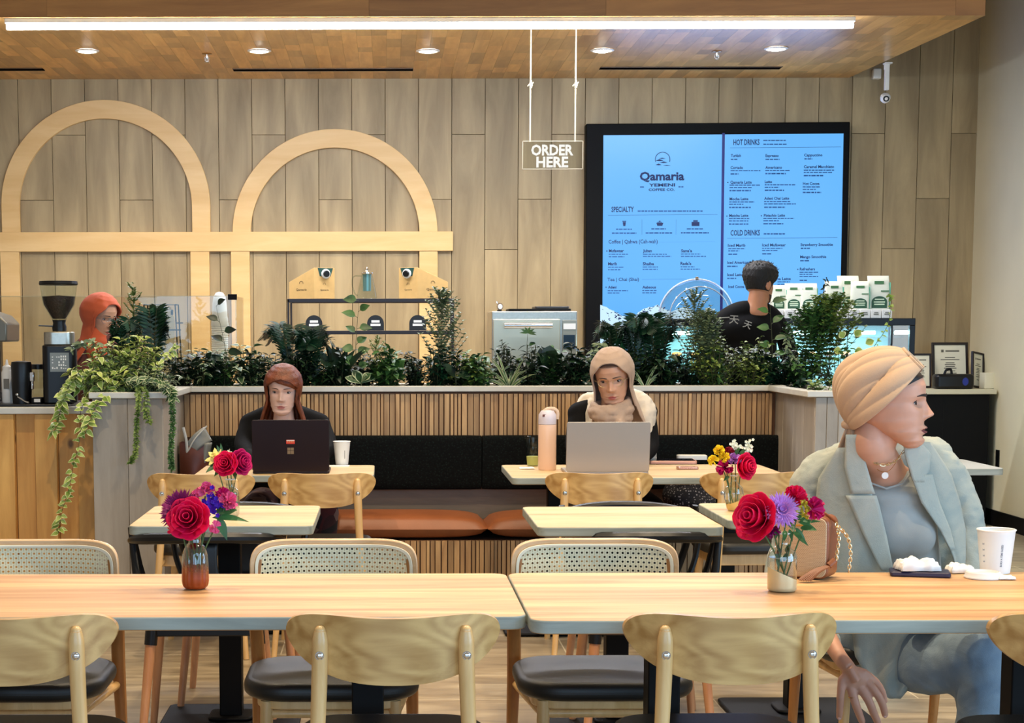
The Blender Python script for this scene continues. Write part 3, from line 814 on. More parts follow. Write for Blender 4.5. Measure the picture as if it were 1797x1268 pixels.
def fit(mb, s, x0, x1, yb, cap, bold=.0, y=-.0075):
    """text between x0 and x1 (zoom px), base line yb, capital height cap (zoom px)"""
    a = zq(x0, yb); b = zq(x1, yb); h = cap/3.426/S(YT)
    tmp = MB(); text_mesh(tmp, s, 1.0, Matrix.Identity(4), bold=bold+.014)
    xs_ = [v[0] for v in tmp.v]; w_ = max(xs_)-min(xs_); x00 = min(xs_)
    kx = (b[0]-a[0])/w_; kz = h/.70
    mb.add([(a[0]+(v[0]-x00)*kx, y, a[1]+v[1]*kz) for v in tmp.v], tmp.f)
def bars(mb, x0, x1, y, h=6, y_=-.007):
    """line of small print: word-long strokes"""
    x = x0; r = random.Random(int(x0*7+y))
    while x < x1:
        w_ = min(r.uniform(10, 30), x1-x); a = zq(x, y); b = zq(x+w_, y-h)
        mb.box(a[0], b[0], y_, y_+.001, a[1], b[1]); x += w_+4
def rule(mb, x0, x1, y, h=2.5, y_=-.007): a = zq(x0, y); b = zq(x1, y-h); mb.box(a[0], b[0], y_, y_+.001, min(a[1], b[1]), max(a[1], b[1]))
A = MB(); B = MB()
for s_, x0, x1, yb, cap, bo in [('Qamaria', 282, 550, 330, 48, .02), ('YEMENI', 337, 495, 368, 18, .02), ('COFFEE CO.', 335, 492, 394, 14, .02), ('SPECIALTY', 112, 247, 520, 30, .01),
        ('Coffee | Qahwa (Cah-wah)', 95, 390, 710, 22, .0), ('Mufawaar', 97, 187, 762, 17, .02), ('Juban', 302, 355, 762, 17, .02), ("Sana'a", 530, 597, 762, 17, .02),
        ('Marib', 92, 146, 840, 17, .02), ('Shaiba', 300, 368, 840, 17, .02), ("Rada'a", 527, 592, 838, 17, .02), ('Tea | Chai (Shai)', 88, 278, 936, 20, .0), ('Adeni', 92, 142, 980, 16, .02), ('Aabsous', 298, 380, 980, 16, .02)]:
    fit(A, s_, x0, x1, yb, cap, bo)
for s_, x0, x1, yb, cap, bo in [('HOT DRINKS', 845, 1002, 118, 32, .01), ('Turkish', 830, 890, 190, 16, .015), ('Espresso', 1038, 1117, 190, 16, .015), ('Cappuccino', 1270, 1380, 187, 16, .015), ('Cortado', 828, 903, 262, 16, .015),
        ('Americano', 1037, 1137, 261, 16, .015), ('Caramel Macchiato', 1268, 1450, 257, 16, .015), ('Qamaria Latte', 827, 955, 350, 16, .015), ('Latte', 1033, 1077, 347, 16, .015), ('Hot Cocoa', 1263, 1362, 358, 16, .015),
        ('Mocha Latte', 822, 935, 450, 16, .015), ('Adeni Chai Latte', 1030, 1180, 447, 16, .015), ('Matcha Latte', 820, 935, 550, 16, .015), ('Pistachio Latte', 1028, 1155, 549, 16, .015), ('COLD DRINKS', 828, 1004, 662, 32, .01),
        ('Iced Marib', 812, 917, 729, 16, .015), ('Iced Mufawaar', 1018, 1160, 727, 16, .015), ('Strawberry Smoothie', 1248, 1443, 725, 16, .015), ('Mango Smoothie', 1246, 1403, 798, 16, .015), ('Iced Americano', 808, 950, 832, 16, .015),
        ('Iced Latte', 808, 905, 905, 16, .015), ('Refreshers', 1244, 1335, 871, 16, .015), ('Iced Mocha Latte', 1010, 1190, 930, 16, .015), ('Iced Cocoa', 815, 910, 977, 16, .015)]:
    fit(A, s_, x0, x1, yb, cap, bo)
for x0, x1, y, h in [(270,660,519,8),(140,235,628,8),(115,262,652,9),(352,440,626,8),(318,477,651,9),(565,662,626,8),(530,697,650,9),(284,312,374,7),(515,545,373,7),
        (96,212,777,6),(96,190,792,6),(302,445,777,6),(302,472,790,6),(530,648,776,6),(530,680,790,6),(92,188,855,6),(92,165,870,6),(300,392,854,6),(300,390,868,6),(528,612,853,6),(528,645,867,6),
        (90,212,996,6),(90,160,1010,6),(298,383,995,6),(298,383,1009,6),
        (1025,1160,94,7),(1025,1165,117,7),(830,870,208,7),(1038,1122,208,7),(1272,1320,205,7),(828,1012,275,6),(828,875,296,8),(1037,1183,274,6),(1037,1160,294,8),(1268,1450,272,6),(1268,1438,286,6),(1268,1385,306,8),
        (822,1008,362,6),(822,955,377,6),(822,950,396,8),(1033,1217,360,6),(1033,1120,375,6),(1033,1150,394,8),(1262,1368,373,6),(1262,1340,388,6),(1262,1372,407,8),
        (820,972,463,6),(820,905,477,6),(820,950,497,8),(1030,1187,461,6),(1030,1220,475,6),(1030,1158,496,8),(818,940,563,6),(818,935,577,6),(818,935,597,8),(1025,1210,562,6),(1025,1118,576,6),(1025,1145,595,8),
        (1027,1155,656,8),(815,915,744,6),(815,880,757,6),(815,872,778,8),(1018,1140,742,6),(1018,1110,755,6),(1018,1072,776,8),(1250,1305,743,8),(1246,1303,817,8),(808,870,851,8),(808,862,923,8),(1243,1355,885,6),(1243,1320,898,6),(1243,1355,911,6),(1243,1287,935,8),(1110,1185,943,6),(1110,1160,958,6)]:
    bars(B, x0, x1, y, h)
for x0, x1, y in [(92,750,539),(395,735,701),(295,560,926),(825,1492,134),(808,1470,678)]: rule(B, x0, x1, y, 3)
for x in (295, 499): a = zq(x, 657); b = zq(x+2, 565); B.box(a[0], b[0], -.007, -.006, a[1], b[1])
for x, y in ((812,343),(806,545),(1013,543),(85,755),(80,972),(1232,865)): a = zq(x, y); A.cbox((a[0], -.007, a[1]), (.008, .001, .008))
# icons: tumbler, pot, carrier; the crest above the name
def poly(mb, pts): mb.add([(zq(x, y)[0], -.0075, zq(x, y)[1]) for x, y in pts], [tuple(range(len(pts)))])
poly(A, [(177,574),(202,574),(200,580),(179,580)]); poly(A, [(180,582),(199,582),(196,605),(183,605)])
poly(A, [(382,585),(424,585),(418,604),(388,604)]); poly(A, [(390,580),(414,580),(418,584),(386,584)]); poly(A, [(398,573),(407,573),(407,579),(398,579)])
poly(A, [(594,580),(641,580),(641,605),(594,605)]); poly(A, [(604,570),(631,570),(631,579),(604,579)])
def arc(mb, cx_, cy_, r0, r1, a0, a1, n=16):
    for k in range(n):
        t0, t1 = [math.radians(lerp(a0, a1, q/n)) for q in (k, k+1)]
        poly(mb, [(cx_+r*math.cos(t), cy_-r*math.sin(t)) for r, t in ((r0,t0),(r1,t0),(r1,t1),(r0,t1))])
arc(A, 420, 205, 42, 46, -20, 200)
for (x0, x1, y, h) in ((378,425,212,9),(400,452,224,7),(376,415,238,8),(420,470,242,4),(395,440,200,5)): poly(A, [(x0,y),((x0+x1)/2,y-h),(x1,y),((x0+x1)/2,y+h*.3)])
A.build('menu_lettering', ink, scr[0], smooth=False); B.build('menu_small_print', ink2, scr[0], smooth=False)
# mountain drawing along the foot of the left screen
def ridge(mb, pts, base, seed, y_):
    r = random.Random(seed); top = []
    for (x0, y0), (x1, y1) in zip(pts, pts[1:]):
        n = 7
        for k in range(n): top.append((lerp(x0, x1, k/n), lerp(y0, y1, k/n)+r.uniform(-4, 4)))
    top.append(pts[-1])
    for (x0, y0), (x1, y1) in zip(top, top[1:]):
        q = [zq(x0, y0), zq(x1, y1), zq(x1, base), zq(x0, base)]
        mb.add([(c[0], y_, c[1]) for c in q], [(0,1,2,3)])
m = MB(); ridge(m, [(45,1080),(110,1105),(165,1140),(240,1150),(300,1105),(390,1078),(470,1120),(560,1090),(640,1130),(735,1100)], 1330, 4, -.0062); m.build('mountain_drawing', snow, scr[0], smooth=False)
m = MB(); r = random.Random(8)
rp = [(45,1080),(110,1105),(165,1140),(240,1150),(300,1105),(390,1078),(470,1120),(560,1090),(640,1130),(735,1100)]
for k in range(150):
    i = r.randrange(len(rp)-1); t = r.random(); x = lerp(rp[i][0], rp[i+1][0], t); y = lerp(rp[i][1], rp[i+1][1], t)+r.uniform(0, 1)**2*70+3
    w_ = r.uniform(4, 18); h = r.uniform(2, 8); sl = r.choice((-1, 1))*h
    q = [zq(x, y), zq(x+w_, y+sl), zq(x+w_*.8, y+sl+h), zq(x+w_*.2, y+h)]
    m.add([(c[0], -.0068, c[1]) for c in q], [(0,1,2,3)])
m.build('mountain_shading', ink, scr[0], smooth=False)

area('menu_screen_glow', (O.x+.0, YT-.04, O.z-.7), (PI/2, 0, PI), 1.6, 1.4, 16, (.30, .48, 1.0))

# hanging sign
YH = 10.7
c0 = P(970, 272, YH); sg = thing('hanging_sign', 'clear acrylic sign reading ORDER HERE, hung on two cords from the soffit', 'sign', (c0.x, YH, c0.z))
hw = (xp(1023,272,YH)-xp(917,272,YH))/2; hh = (zp(247,YH)-zp(297,YH))/2
MB().box(-hw, hw, -.003, .003, -hh, hh).build('panel', M['acrylic'], sg, bevel=.001)
m = MB()
for a, b, c, d in ((-hw, hw, -hh, -hh+.004), (-hw, hw, hh-.004, hh), (-hw, -hw+.003, -hh, hh), (hw-.003, hw, -hh, hh)): m.box(a, b, -.0035, .0035, c, d)
m.build('polished_edge', plain('acrylic_edge', (206,190,160), .2), sg)
m = MB(); 
def fit_line(mb, s, u0, u1, vb, cap, y, bold=.03):
    a = P(u0, vb, YH); b = P(u1, vb, YH); tmp = MB(); text_mesh(tmp, s, 1.0, Matrix.Identity(4), bold=bold)
    xs_ = [v[0] for v in tmp.v]; x00 = min(xs_); kx = (b.x-a.x)/(max(xs_)-x00); kz = cap/S(YH)/.71
    mb.add([(a.x-c0.x+(v[0]-x00)*kx, y, a.z-c0.z+v[1]*kz) for v in tmp.v], tmp.f)
fit_line(m, 'ORDER', 932, 1006, 272, 17.5, -.0045, .035); fit_line(m, 'HERE', 941, 997, 293, 17.5, -.0045, .035)
m.build('lettering', emit('sign_white', (255,252,244), .75), sg, smooth=False)
cord = plain('cotton_cord', (214,196,160), .8)
for u in (930, 1009):
    x = xp(u, 250, YH)-c0.x; xt = xp(u+2, 60, YH)-c0.x; zt_ = SZ-c0.z; zk = zp(148, YH)-c0.z
    m = MB(); m.tube([(x, -.004, hh-.006), (x+(xt-x)*.5, 0, zk), (xt, 0, zt_)], .0042, 6)
    kx_ = x+(xt-x)*.5
    for dz, sz in ((-.02,.008),(-.008,.011),(.006,.009),(.016,.007)): m.sph((kx_+sz*.3, -.002, zk+dz), sz, 8, 6)
    m.tube([(kx_+.008, -.004, zk-.004), (kx_+.018, -.006, zk+.012)], .003, 5); m.tube([(kx_-.006, -.004, zk), (kx_-.018, -.004, zk-.014)], .003, 5)
    m.build('cord', cord, sg)

# security camera under the soffit edge
q = G(1560, 112, SZ); YQ = q.y-.06
cm = thing('security_camera', 'small white dome security camera on a drop arm below the soffit edge', 'security camera', (q.x-.03, YQ, 0))
zz = lambda v: zp(v, YQ)
m = MB(); m.box(-.022, .03, -.03, .03, SZ-.012, SZ-.001); m.box(-.015, .015, -.015, .015, zz(160), SZ-.01); m.box(-.02, .006, -.01, .01, SZ-.05, SZ-.012); m.build('arm', M['white'], cm, bevel=.003)
m = MB(); m.lathe([(.001,.03),(.022,.03),(.034,.018),(.036,0),(.030,-.02),(.012,-.034),(.001,-.036)], 20, M=TR(-.008, -.006, zz(174), rx=.5)); h = m.build('housing', M['white'], cm)
m = MB(); m.lathe([(.001,-.003),(.019,-.003),(.021,.003),(.021,.008)], 18, M=TR(-.012, -.041, zz(176), rx=PI/2+.25, rz=-.2)); m.build('lens', M['blackplastic'], h)
m = MB(); m.lathe([(.001,-.001),(.009,-.001),(.011,.004)], 14, M=TR(-.0125, -.0455, zz(176.5), rx=PI/2+.25, rz=-.2)); m.build('glass', M['chrome'], h)
p = P(1538, 130, WY-.03); tag(MB().box(p.x-.03, p.x+.03, WY-.06, WY-.0005, p.z-.038, p.z+.038).build('junction_box', M['white'], bevel=.008), 'small white box on the plank wall beside the security camera', 'box')

# ---------------------------------------------------------------- counters behind the planter
YO = 10.85
ZO = .98
x0, x1 = xp(436, 600, YO), xp(1606, 600, YO+.2)
oc = thing('order_counter', 'order counter behind the planter carrying the oven and the pastry case', 'counter', (0,0,0))
MB().box(x0, x1, YO, YO+.68, 0, ZO-.041).build('cabinets', wood('counter_panel', (150,126,90), (186,160,120), 'z', 1, .5), oc, smooth=False)
MB().box(x0-.01, x1+.01, YO-.03, YO+.70, ZO-.04, ZO).build('counter_top', M['cap'], oc, bevel=.003)
x2 = xp(424, 600, 10.2)
ec = thing('side_counter', 'side counter behind the coffee bar with a low glass guard', 'counter', (0,0,0))
MB().box(-4.0, x2, 10.0, 10.6, 0, ZO-.041).build('cabinets', wood('side_counter_panel', (150,126,90), (186,160,120), 'z', 1, .5), ec, smooth=False)
MB().box(-4.0, x2+.01, 9.97, 10.63, ZO-.04, ZO).build('counter_top', M['cap'], ec, bevel=.003)
YG = 10.02
gz = zp(519, YG); gx = xp(415, 560, YG)
gg = thing('glass_guard', 'low clear glass guard with a black corner clip, standing on the side counter', 'glass guard', (0,0,0))
m = MB(); m.box(-3.2, gx, YG, YG+.006, ZO+.0005, gz); m.box(gx-.006, gx, YG+.007, YG+.5, ZO+.0005, gz); m.build('pane', M['acrylic'], gg, smooth=False)
m = MB(); a, b = P(400, 516, YG), P(416, 526, YG); m.box(a.x, b.x, YG-.012, YG-.0005, b.z, a.z); m.build('clip', M['black'], gg, bevel=.002)
m = MB(); m.box(-3.2, gx, YG-.0005, YG+.0065, gz, gz+.003); m.build('edge', plain('glass_edge', (196,186,150), .2), gg)

# two-tier glass display shelf
YD = 11.0
def bxp(u, v, Y): q_ = P(u, v, Y); return q_.x, q_.z
xa, za = bxp(504, 525, YD); xb, _ = bxp(797, 525, YD)
ds = thing('display_shelf', 'black framed two-tier glass display shelf on the order counter', 'display case', (0,0,0))
zm = zp(583, YD); fr = .011
m = MB()
for xx in (xa, xb-.013):
    for yy in (YD, YD+.33): m.box(xx, xx+.013, yy, yy+.013, ZO+.001, za)
for z in (za,):
    m.box(xa, xb, YD, YD+.016, z-.02, z+.004); m.box(xa, xb, YD+.33, YD+.346, z-.02, z+.004); m.box(xa, xa+.013, YD, YD+.345, z-.016, z); m.box(xb-.013, xb, YD, YD+.345, z-.016, z)
m.box(xa, xb, YD, YD+.012, zm-.012, zm+.012)
m.build('frame', plain('espresso_brown_metal', (30,16,14), .35), ds, bevel=.002)
MB().box(xa+.014, xb-.014, YD+.001, YD+.335, za-.004, za+.003).build('top_shelf', M['acrylic'], ds)
MB().box(xa+.014, xb-.014, YD+.013, YD+.325, zm-.008, zm+.004).build('middle_shelf', wood('shelf_board', (180,150,100), (210,180,130), 'x'), ds)
for xx in (xa+.016, xb-.020): MB().box(xx, xx+.004, YD+.014, YD+.33, ZO+.002, zm-.02).build('side_pane', M['acrylic'], ds)
labm = plain('tag_black', (24,22,22), .4)
for i, u in enumerate((551, 659, 733)):
    x, z = bxp(u, 581, YD); z = zm+.0125; w_ = .054; h = .098
    t = thing('price_tag', ['round-topped black price tag at the left of the glass shelf', 'round-topped black price tag in the middle of the glass shelf', 'round-topped black price tag at the right of the glass shelf, under the coffee carrier'][i], 'price tag', (x, YD+.004, z), group='round-topped price tags on the glass shelf')
    o_ = [(w_*math.cos(PI*k/16), h-w_+w_*math.sin(PI*k/16)) for k in range(17)]+[(-w_, 0), (w_, 0)]
    m = MB(); m.prism(o_, 0, .006, 'y'); m.build('plate', labm, t)
    m = MB()
    for zz_, ww in ((.056, .026), (.034, .032)): m.box(-ww, ww, -.0012, -.0002, zz_-.006, zz_+.009)
    m.build('label_strip', M['paper'], t)
# coffee carriers and glass teapot on the shelf
kraft = plain('kraft_board', (216,172,104), .65, noise=.04); kraft2 = plain('kraft_board_side', (196,160,108), .65, noise=.04); dgreen = plain('label_green', (28,70,58), .5); inkk = plain('carton_ink', (92,70,40), .6)
def carrier(u0, uc, u1, ucap, mirror, lab):
    """gabled kraft carrier seen on its corner: wide side panel and narrow front with a round spout"""
    sgn = -1 if mirror else 1
    zt_ = za+.006; px = S(YD)
    x_c = xp(uc, 520, YD+.05); wide = abs(uc-u0)/px if not mirror else abs(u1-uc)/px; nar = abs(u1-uc)/px if not mirror else abs(uc-u0)/px
    t = thing('coffee_carrier', lab, 'coffee carrier', (x_c, YD+.06, zt_), group='kraft coffee carriers on the display shelf')
    H = (526-472)/px; H2 = (526-497)/px
    # wide side panel goes back and outwards, narrow front goes back the other way
    s1 = -1 if not mirror else 1
    dw = Vector((s1*wide, .05, 0)); dn = Vector((-s1*nar, .06, 0))
    def quad(mb, a, b, c, d): mb.add([tuple(a), tuple(b), tuple(c), tuple(d)], [(0,1,2,3)])
    Z = lambda h: Vector((0,0,h)); o0 = Vector((0,0,0))
    m = MB(); n0 = dn
    vs = [o0, dw, dw+Z(H2), Z(H), dn, dn+dw, dn+dw+Z(H2), dn+Z(H)]
    m.add([tuple(v) for v in vs], [(0,1,2,3),(5,4,7,6),(0,3,7,4),(1,5,6,2),(3,2,6,7),(0,4,5,1)])
    bd = m.build('carton', kraft, t, bevel=.0015)
    m = MB(); a = Z(H)+dw*.02; m.add([tuple(v) for v in (Z(H)+dn*.5, Z(H)+dn*.5+dw*.45-Z(.008), Z(H)+dn*.5+dw*.45+Z(.02-.03), Z(H)+dn*.5+Z(.022)+dw*.0)], [(0,1,2,3)])
    nn = Vector((dn.y, -dn.x, 0)).normalized()
    if nn.y > 0: nn = -nn
    m = MB(); quad(m, dn*.18+Z(H*.99)+nn*.001, dn*.92+Z(H*.99)+nn*.001, dn*.80+Z(H*.72)+nn*.001, dn*.28+Z(H*.72)+nn*.001); m.build('green_band', dgreen, t, smooth=False)
    c = dn*.55+Z(H*.80)+nn*.003
    R = nn.to_track_quat('Z', 'Y').to_matrix().to_4x4(); Mx = Matrix.Translation(c) @ R
    m = MB(); m.lathe([(.030,0),(.031,.006),(.026,.012),(.024,.012)], 20, M=Mx); sp = m.build('spout_ring', M['white'], t)
    m = MB(); m.lathe([(.021,0),(.021,.022),(.018,.026),(.001,.026)], 20, M=Mx); m.build('spout_cap', M['blackplastic'], sp)
    nw = Vector((dw.y, -dw.x, 0)).normalized()
    if nw.y > 0: nw = -nw
    m = MB()
    def put(s, org, dirv, nrm, w_, h, zc):
        tmp = MB(); text_mesh(tmp, s, 1.0, Matrix.Identity(4), bold=.01); xs_ = [v[0] for v in tmp.v]; x00 = min(xs_); k = w_/(max(xs_)-x00)
        d = dirv.normalized()
        if d.x < 0: d = -d
        m.add([tuple(org+d*((v[0]-x00)*k-w_/2)+Z(zc+v[1]*h/.7)+nrm*.0015) for v in tmp.v], tmp.f)
    put('Qamaria', dw*.5, dw, nw, wide*.44, .014, H*.26); put('Qamaria', dn*.5, dn, nn, nar*.44, .010, H*.26)
    for org, nrm, r_, zc in ((dw*.5, nw, .014, H*.50), (dn*.5, nn, .010, H*.46)):
        d = (dw if nrm is nw else dn).normalized()
        for k in range(10):
            a0, a1 = PI*(-.1+1.2*k/10), PI*(-.1+1.2*(k+1)/10)
            m.add([tuple(org+d*(r*math.cos(a))+Z(zc+r*math.sin(a))+nrm*.0015) for r, a in ((r_,a0),(r_*.8,a0),(r_*.8,a1),(r_,a1))], [(0,1,2,3)])
    m.build('print', inkk, t, smooth=False)
carrier(506, 551, 587, 574, False, 'kraft coffee carrier with a black round spout, left of the glass teapot')
carrier(700, 733, 787, 714, True, 'kraft coffee carrier with a black round spout, right of the glass teapot')
pt_ = P(644, 525, YD+.1)
tp_ = thing('glass_teapot', 'glass teapot with a tall lid knob and infuser on the display shelf', 'teapot', (pt_.x, YD+.1, za+.004), group=None)
m = MB(); m.lathe([(.001,.002),(.062,.002),(.066,.01),(.055,.07),(.036,.15),(.033,.16)], 28, cap=False); m.build('body', M['glass'], tp_)
m = MB(); m.lathe([(.036,.158),(.040,.162),(.040,.168),(.012,.174),(.008,.182),(.011,.194),(.006,.202),(.001,.203)], 20); m.build('lid', M['chrome'], tp_)
m = MB(); m.lathe([(.001,.05),(.026,.05),(.028,.158)], 18, cap=False); m.build('infuser', plain('tea_mesh', (120,156,150), .3, .5), tp_)
m = MB(); m.tube(spline([(-.034,0,.145),(-.085,0,.142),(-.094,0,.09),(-.078,0,.035),(-.06,0,.02)], 16), .0045, 8); m.build('handle', M['glass'], tp_)

# oven
YV = 10.98
xa, zt_ = bxp(863, 546, YV); xb, _ = bxp(1013, 546, YV)
ov = thing('oven', 'stainless steel countertop oven with a long bar handle', 'oven', (0,0,0))
MB().box(xa, xb, YV, YV+.48, ZO+.02, zt_).build('body', M['steel'], ov, bevel=.006)
d0, d1 = bxp(864, 560, YV), bxp(982, 640, YV)
MB().box(d0[0]+.004, d1[0], YV-.022, YV-.001, ZO+.04, d0[1]).build('door', plain('oven_door_steel', (186,180,158), .35, .8), ov, bevel=.004)
h0, h1 = bxp(884, 571, YV), bxp(968, 571, YV)
m = MB(); m.tube([(h0[0], YV-.06, h0[1]), (h1[0], YV-.06, h0[1])], .017, 12); m.box(h0[0]+.01, h0[0]+.03, YV-.055, YV-.02, h0[1]-.01, h0[1]+.01); m.box(h1[0]-.03, h1[0]-.01, YV-.055, YV-.02, h0[1]-.01, h0[1]+.01); m.build('handle', M['chrome'], ov)
p0, p1 = bxp(987, 575, YV), bxp(1012, 640, YV)
MB().box(p0[0], p1[0]-.004, YV-.010, YV-.001, ZO+.05, zp(562, YV)).build('control_panel', plain('control_panel_grey', (150,146,130), .3, .5), ov, bevel=.002)
MB().box(p0[0]+.005, p1[0]-.01, YV-.013, YV-.0105, zp(578, YV), zp(568, YV)).build('display', M['paper'], ov)
MB().box(p0[0]+.006, p1[0]-.014, YV-.014, YV-.0105, zp(612, YV), zp(588, YV)).build('touch_screen', plain('oven_screen', (40,56,70), .1), ov)
m = MB()
for fx in (xa+.04, xb-.04):
    for fy in (YV+.05, YV+.42): m.lathe([(.015,0),(.012,.0195)], 10, c=(fx, fy, ZO+.0005))
m.build('foot', M['blackplastic'], ov)
t = thing('baking_tray', 'two dark baking trays lying on top of the oven', 'tray', ((xa+xb)/2+.04, YV+.2, zt_+.0005))
MB().prism(rrect(.40, .3, .02), .0, .016, 'z').build('tray', M['black'], t, bevel=.003); 
MB().prism(rrect(.22, .26, .02, 5, .08, 0), .017, .032, 'z').build('upper_tray', plain('tray_grey', (66,62,60), .4, .3), t, bevel=.003)
t = thing('round_timer', 'small round-faced thermometer standing on the left of the oven', 'thermometer', (xa+.05, YV+.04, zt_+.0005))
m = MB(); m.lathe([(.001,0),(.020,0),(.022,.004),(.022,.012),(.001,.012)], 18, M=TR(0,0,.03,rx=PI/2,rz=.5)); m.tube([(-.012,0,.05),(-.018,0,.062)], .003, 6); m.build('case', M['chrome'], t)
m = MB(); m.lathe([(.001,.0),(.017,.0),(.017,-.001)], 18, M=TR(.006,-.0125,.03,rx=PI/2,rz=.5)); m.build('dial', M['paper'], t)
m = MB(); m.box(-.014,.016,-.014,.004,0,.008); m.build('foot', M['black'], t)

# pastry case with lit shelves
YP = 10.9
xa, zt_ = bxp(1150, 562, YP); xb, _ = bxp(1607, 560, YP)
zt_ = zp(560, YP)
pc_ = thing('pastry_case', 'black framed glass pastry case with bright white shelf lights', 'display case', (0,0,0))
m = MB(); m.box(xa, xb, YP, YP+.5, zt_-.045, zt_); m.box(xa, xa+.035, YP, YP+.035, ZO+.002, zt_-.045); m.box(xb-.035, xb, YP, YP+.035, ZO+.002, zt_-.045)
m.box(xa, xb, YP+.48, YP+.5, ZO+.002, zt_-.045); m.box(xa, xb, YP, YP+.5, ZO+.001, ZO+.03)
xmid = xp(1378, 600, YP); m.box(xmid-.012, xmid+.012, YP, YP+.02, ZO+.03, zt_-.045); xm2 = xp(1565, 600, YP); m.box(xm2-.006, xm2+.006, YP, YP+.02, ZO+.03, zt_-.045)
m.build('frame', plain('case_black', (6,6,10), .4, spec=.3), pc_, bevel=.003)
MB().box(xa+.036, xb-.036, YP+.004, YP+.008, ZO+.031, zt_-.046).build('front_glass', M['acrylic'], pc_, smooth=False)
MB().box(xa+.036, xb-.036, YP+.465, YP+.478, ZO+.031, zt_-.046).build('back_panel', plain('case_back_blue', (120,170,186), .5), pc_, smooth=False)
lm = emit('shelf_light', (186,244,246), 22)
for i, (u0, u1) in enumerate(((1178,1216),(1380,1412),(1415,1440),(1515,1545),(1580,1603))):
    a, b = xp(u0, 582, YP), xp(u1, 582, YP); z = zp(585, YP+.1)
    m = MB(); m.tube([(a, YP+.12, z), (b, YP+.12, z)], .011, 8); m.build('shelf_light', lm, pc_)
for zz_ in (zp(592, YP), zp(628, YP)):
    MB().box(xa+.04, xb-.04, YP+.10, YP+.46, zz_-.006, zz_).build('shelf', M['acrylic'], pc_)
m = MB(); x = xa+.08
while x < xb-.1:
    m.sph((x, YP+.30, zp(628, YP)+.016), (.035, .03, .016), 10, 6); x += .11
m.build('pastry', plain('baked_crust', (176,112,56), .7, noise=.2), pc_)
area('pastry_case_light', ((xa+xb)/2, YP+.2, zt_-.06), (0, 0, 0), xb-xa-.2, .1, 30, (.66, .98, 1.0))

# coffee bags and small boxes on top of the case
bagc = plain('bag_white', (226,226,206), .45); mint = plain('bag_mint_gusset', (98,176,148), .45)
def coffee_bag(t):
    def f(i, j):
        a = 2*PI*i; z = j*.20; w_ = .046; d_ = lerp(.030, .004, max(0, (j-.45)/.55)**1.2)
        c, s_ = math.cos(a), math.sin(a); e = .35
        return (w_*math.copysign(abs(c)**e, c)*(1-.05*math.sin(j*PI*3)*.3), d_*math.copysign(abs(s_)**e, s_)+(.012*max(0, j-.85)/.15), z)
    m = MB(); m.grid(f, 32, 14, wrap=True); m.f.append(tuple(range(31, -1, -1))); m.t.append(0); m.mi.append(0); b = m.build('bag', bagc, t, ang=60)
    m = MB(); m.box(.046, .0485, -.026, .026, .004, .16); m.build('gusset', mint, t, bevel=.001)
    m = MB(); w_ = .033; o_ = [(w_*math.cos(PI*k/14)-.0, .045+w_*math.sin(PI*k/14)) for k in range(15)]+[(-w_, .008), (w_, .008)]
    m.prism(o_, -.0325, -.0305, 'y'); lb = m.build('label', plain('label_dark_green', (30,76,44), .5), t)
    m = MB(); 
    for k, (zz_, w2) in enumerate(((.056,.020),(.040,.024),(.026,.022))): m.box(-w2, w2, -.0335, -.0326, zz_, zz_+.007)
    m.build('label_print', plain('label_print_pale', (206,222,190), .6), lb)
    m = MB(); stg = plain('sticker_green', (70,120,66), .5); m.box(.006, .04, -.031, -.0285, .105, .112); m.build('strip', stg, t)
    m = MB(); m.box(-.02, .02, -.020, -.0165, .15, .168); m.build('sticker', stg, t)
bag0 = None
bags = [(1391, 552, .06, .0, .86, 'coffee bag nearest the man, left one of the pair beside his head'), (1418, 552, .05, -.05, .86, 'coffee bag, right one of the pair beside the man'), (1364, 552, .05, .2, .8, 'coffee bag half hidden behind the man'),
        (1462, 551, .04, .1, .92, 'leftmost coffee bag of the right-hand group on the pastry case'), (1487, 548, .16, .05, 1.12, 'tall coffee bag at the back of the right-hand group'), (1508, 548, .02, -.1, .92, 'creased coffee bag in front of the tall ones'), (1540, 548, .05, 0, 1.10, 'rightmost tall coffee bag with a mint side')]
zb_ = zt_+.058
for i, (u, v, dy, rz, s_, lab) in enumerate(bags):
    p = P(u, v, YP+.08+dy)
    if bag0 is None: bag0 = thing('coffee_bag', lab, 'coffee bag', (p.x, YP+.08+dy, zb_), rz, 'coffee bags standing on the pastry case'); coffee_bag(bag0); o = bag0
    else: o = dup(bag0, (p.x, YP+.08+dy, zb_), rz, lab)
    o.scale = (s_*1.36, s_, s_*.97)
bx0 = None; i = 0
for u in list(range(1364, 1440, 20))+list(range(1478, 1566, 19)):
    p = P(u, 553, YP+.05)
    lab = 'small white carton on the pastry case, '+['behind the man','under the left coffee bag','under the bag beside the man','at the right end of the left row','at the left end of the right row','third from the right end','under the creased bag','second from the right end','at the far right end, under the tallest bag'][min(i, 8)]
    if bx0 is None:
        bx0 = thing('small_carton', lab, 'box', (p.x, YP+.12, zt_+.0005), 0, 'small white cartons in a low row on the pastry case')
        MB().box(-.033, .033, -.10, .10, 0, .056).build('carton', M['paper'], bx0, bevel=.003)
        m = MB(); m.box(-.016, .016, -.1015, -.1005, .022, .030); m.box(-.012, .014, -.1015, -.1005, .034, .040); m.build('print', plain('carton_print', (120,120,110), .6), bx0)
    else: dup(bx0, (p.x, YP+.12, zt_+.0005), 0, lab)
    i += 1
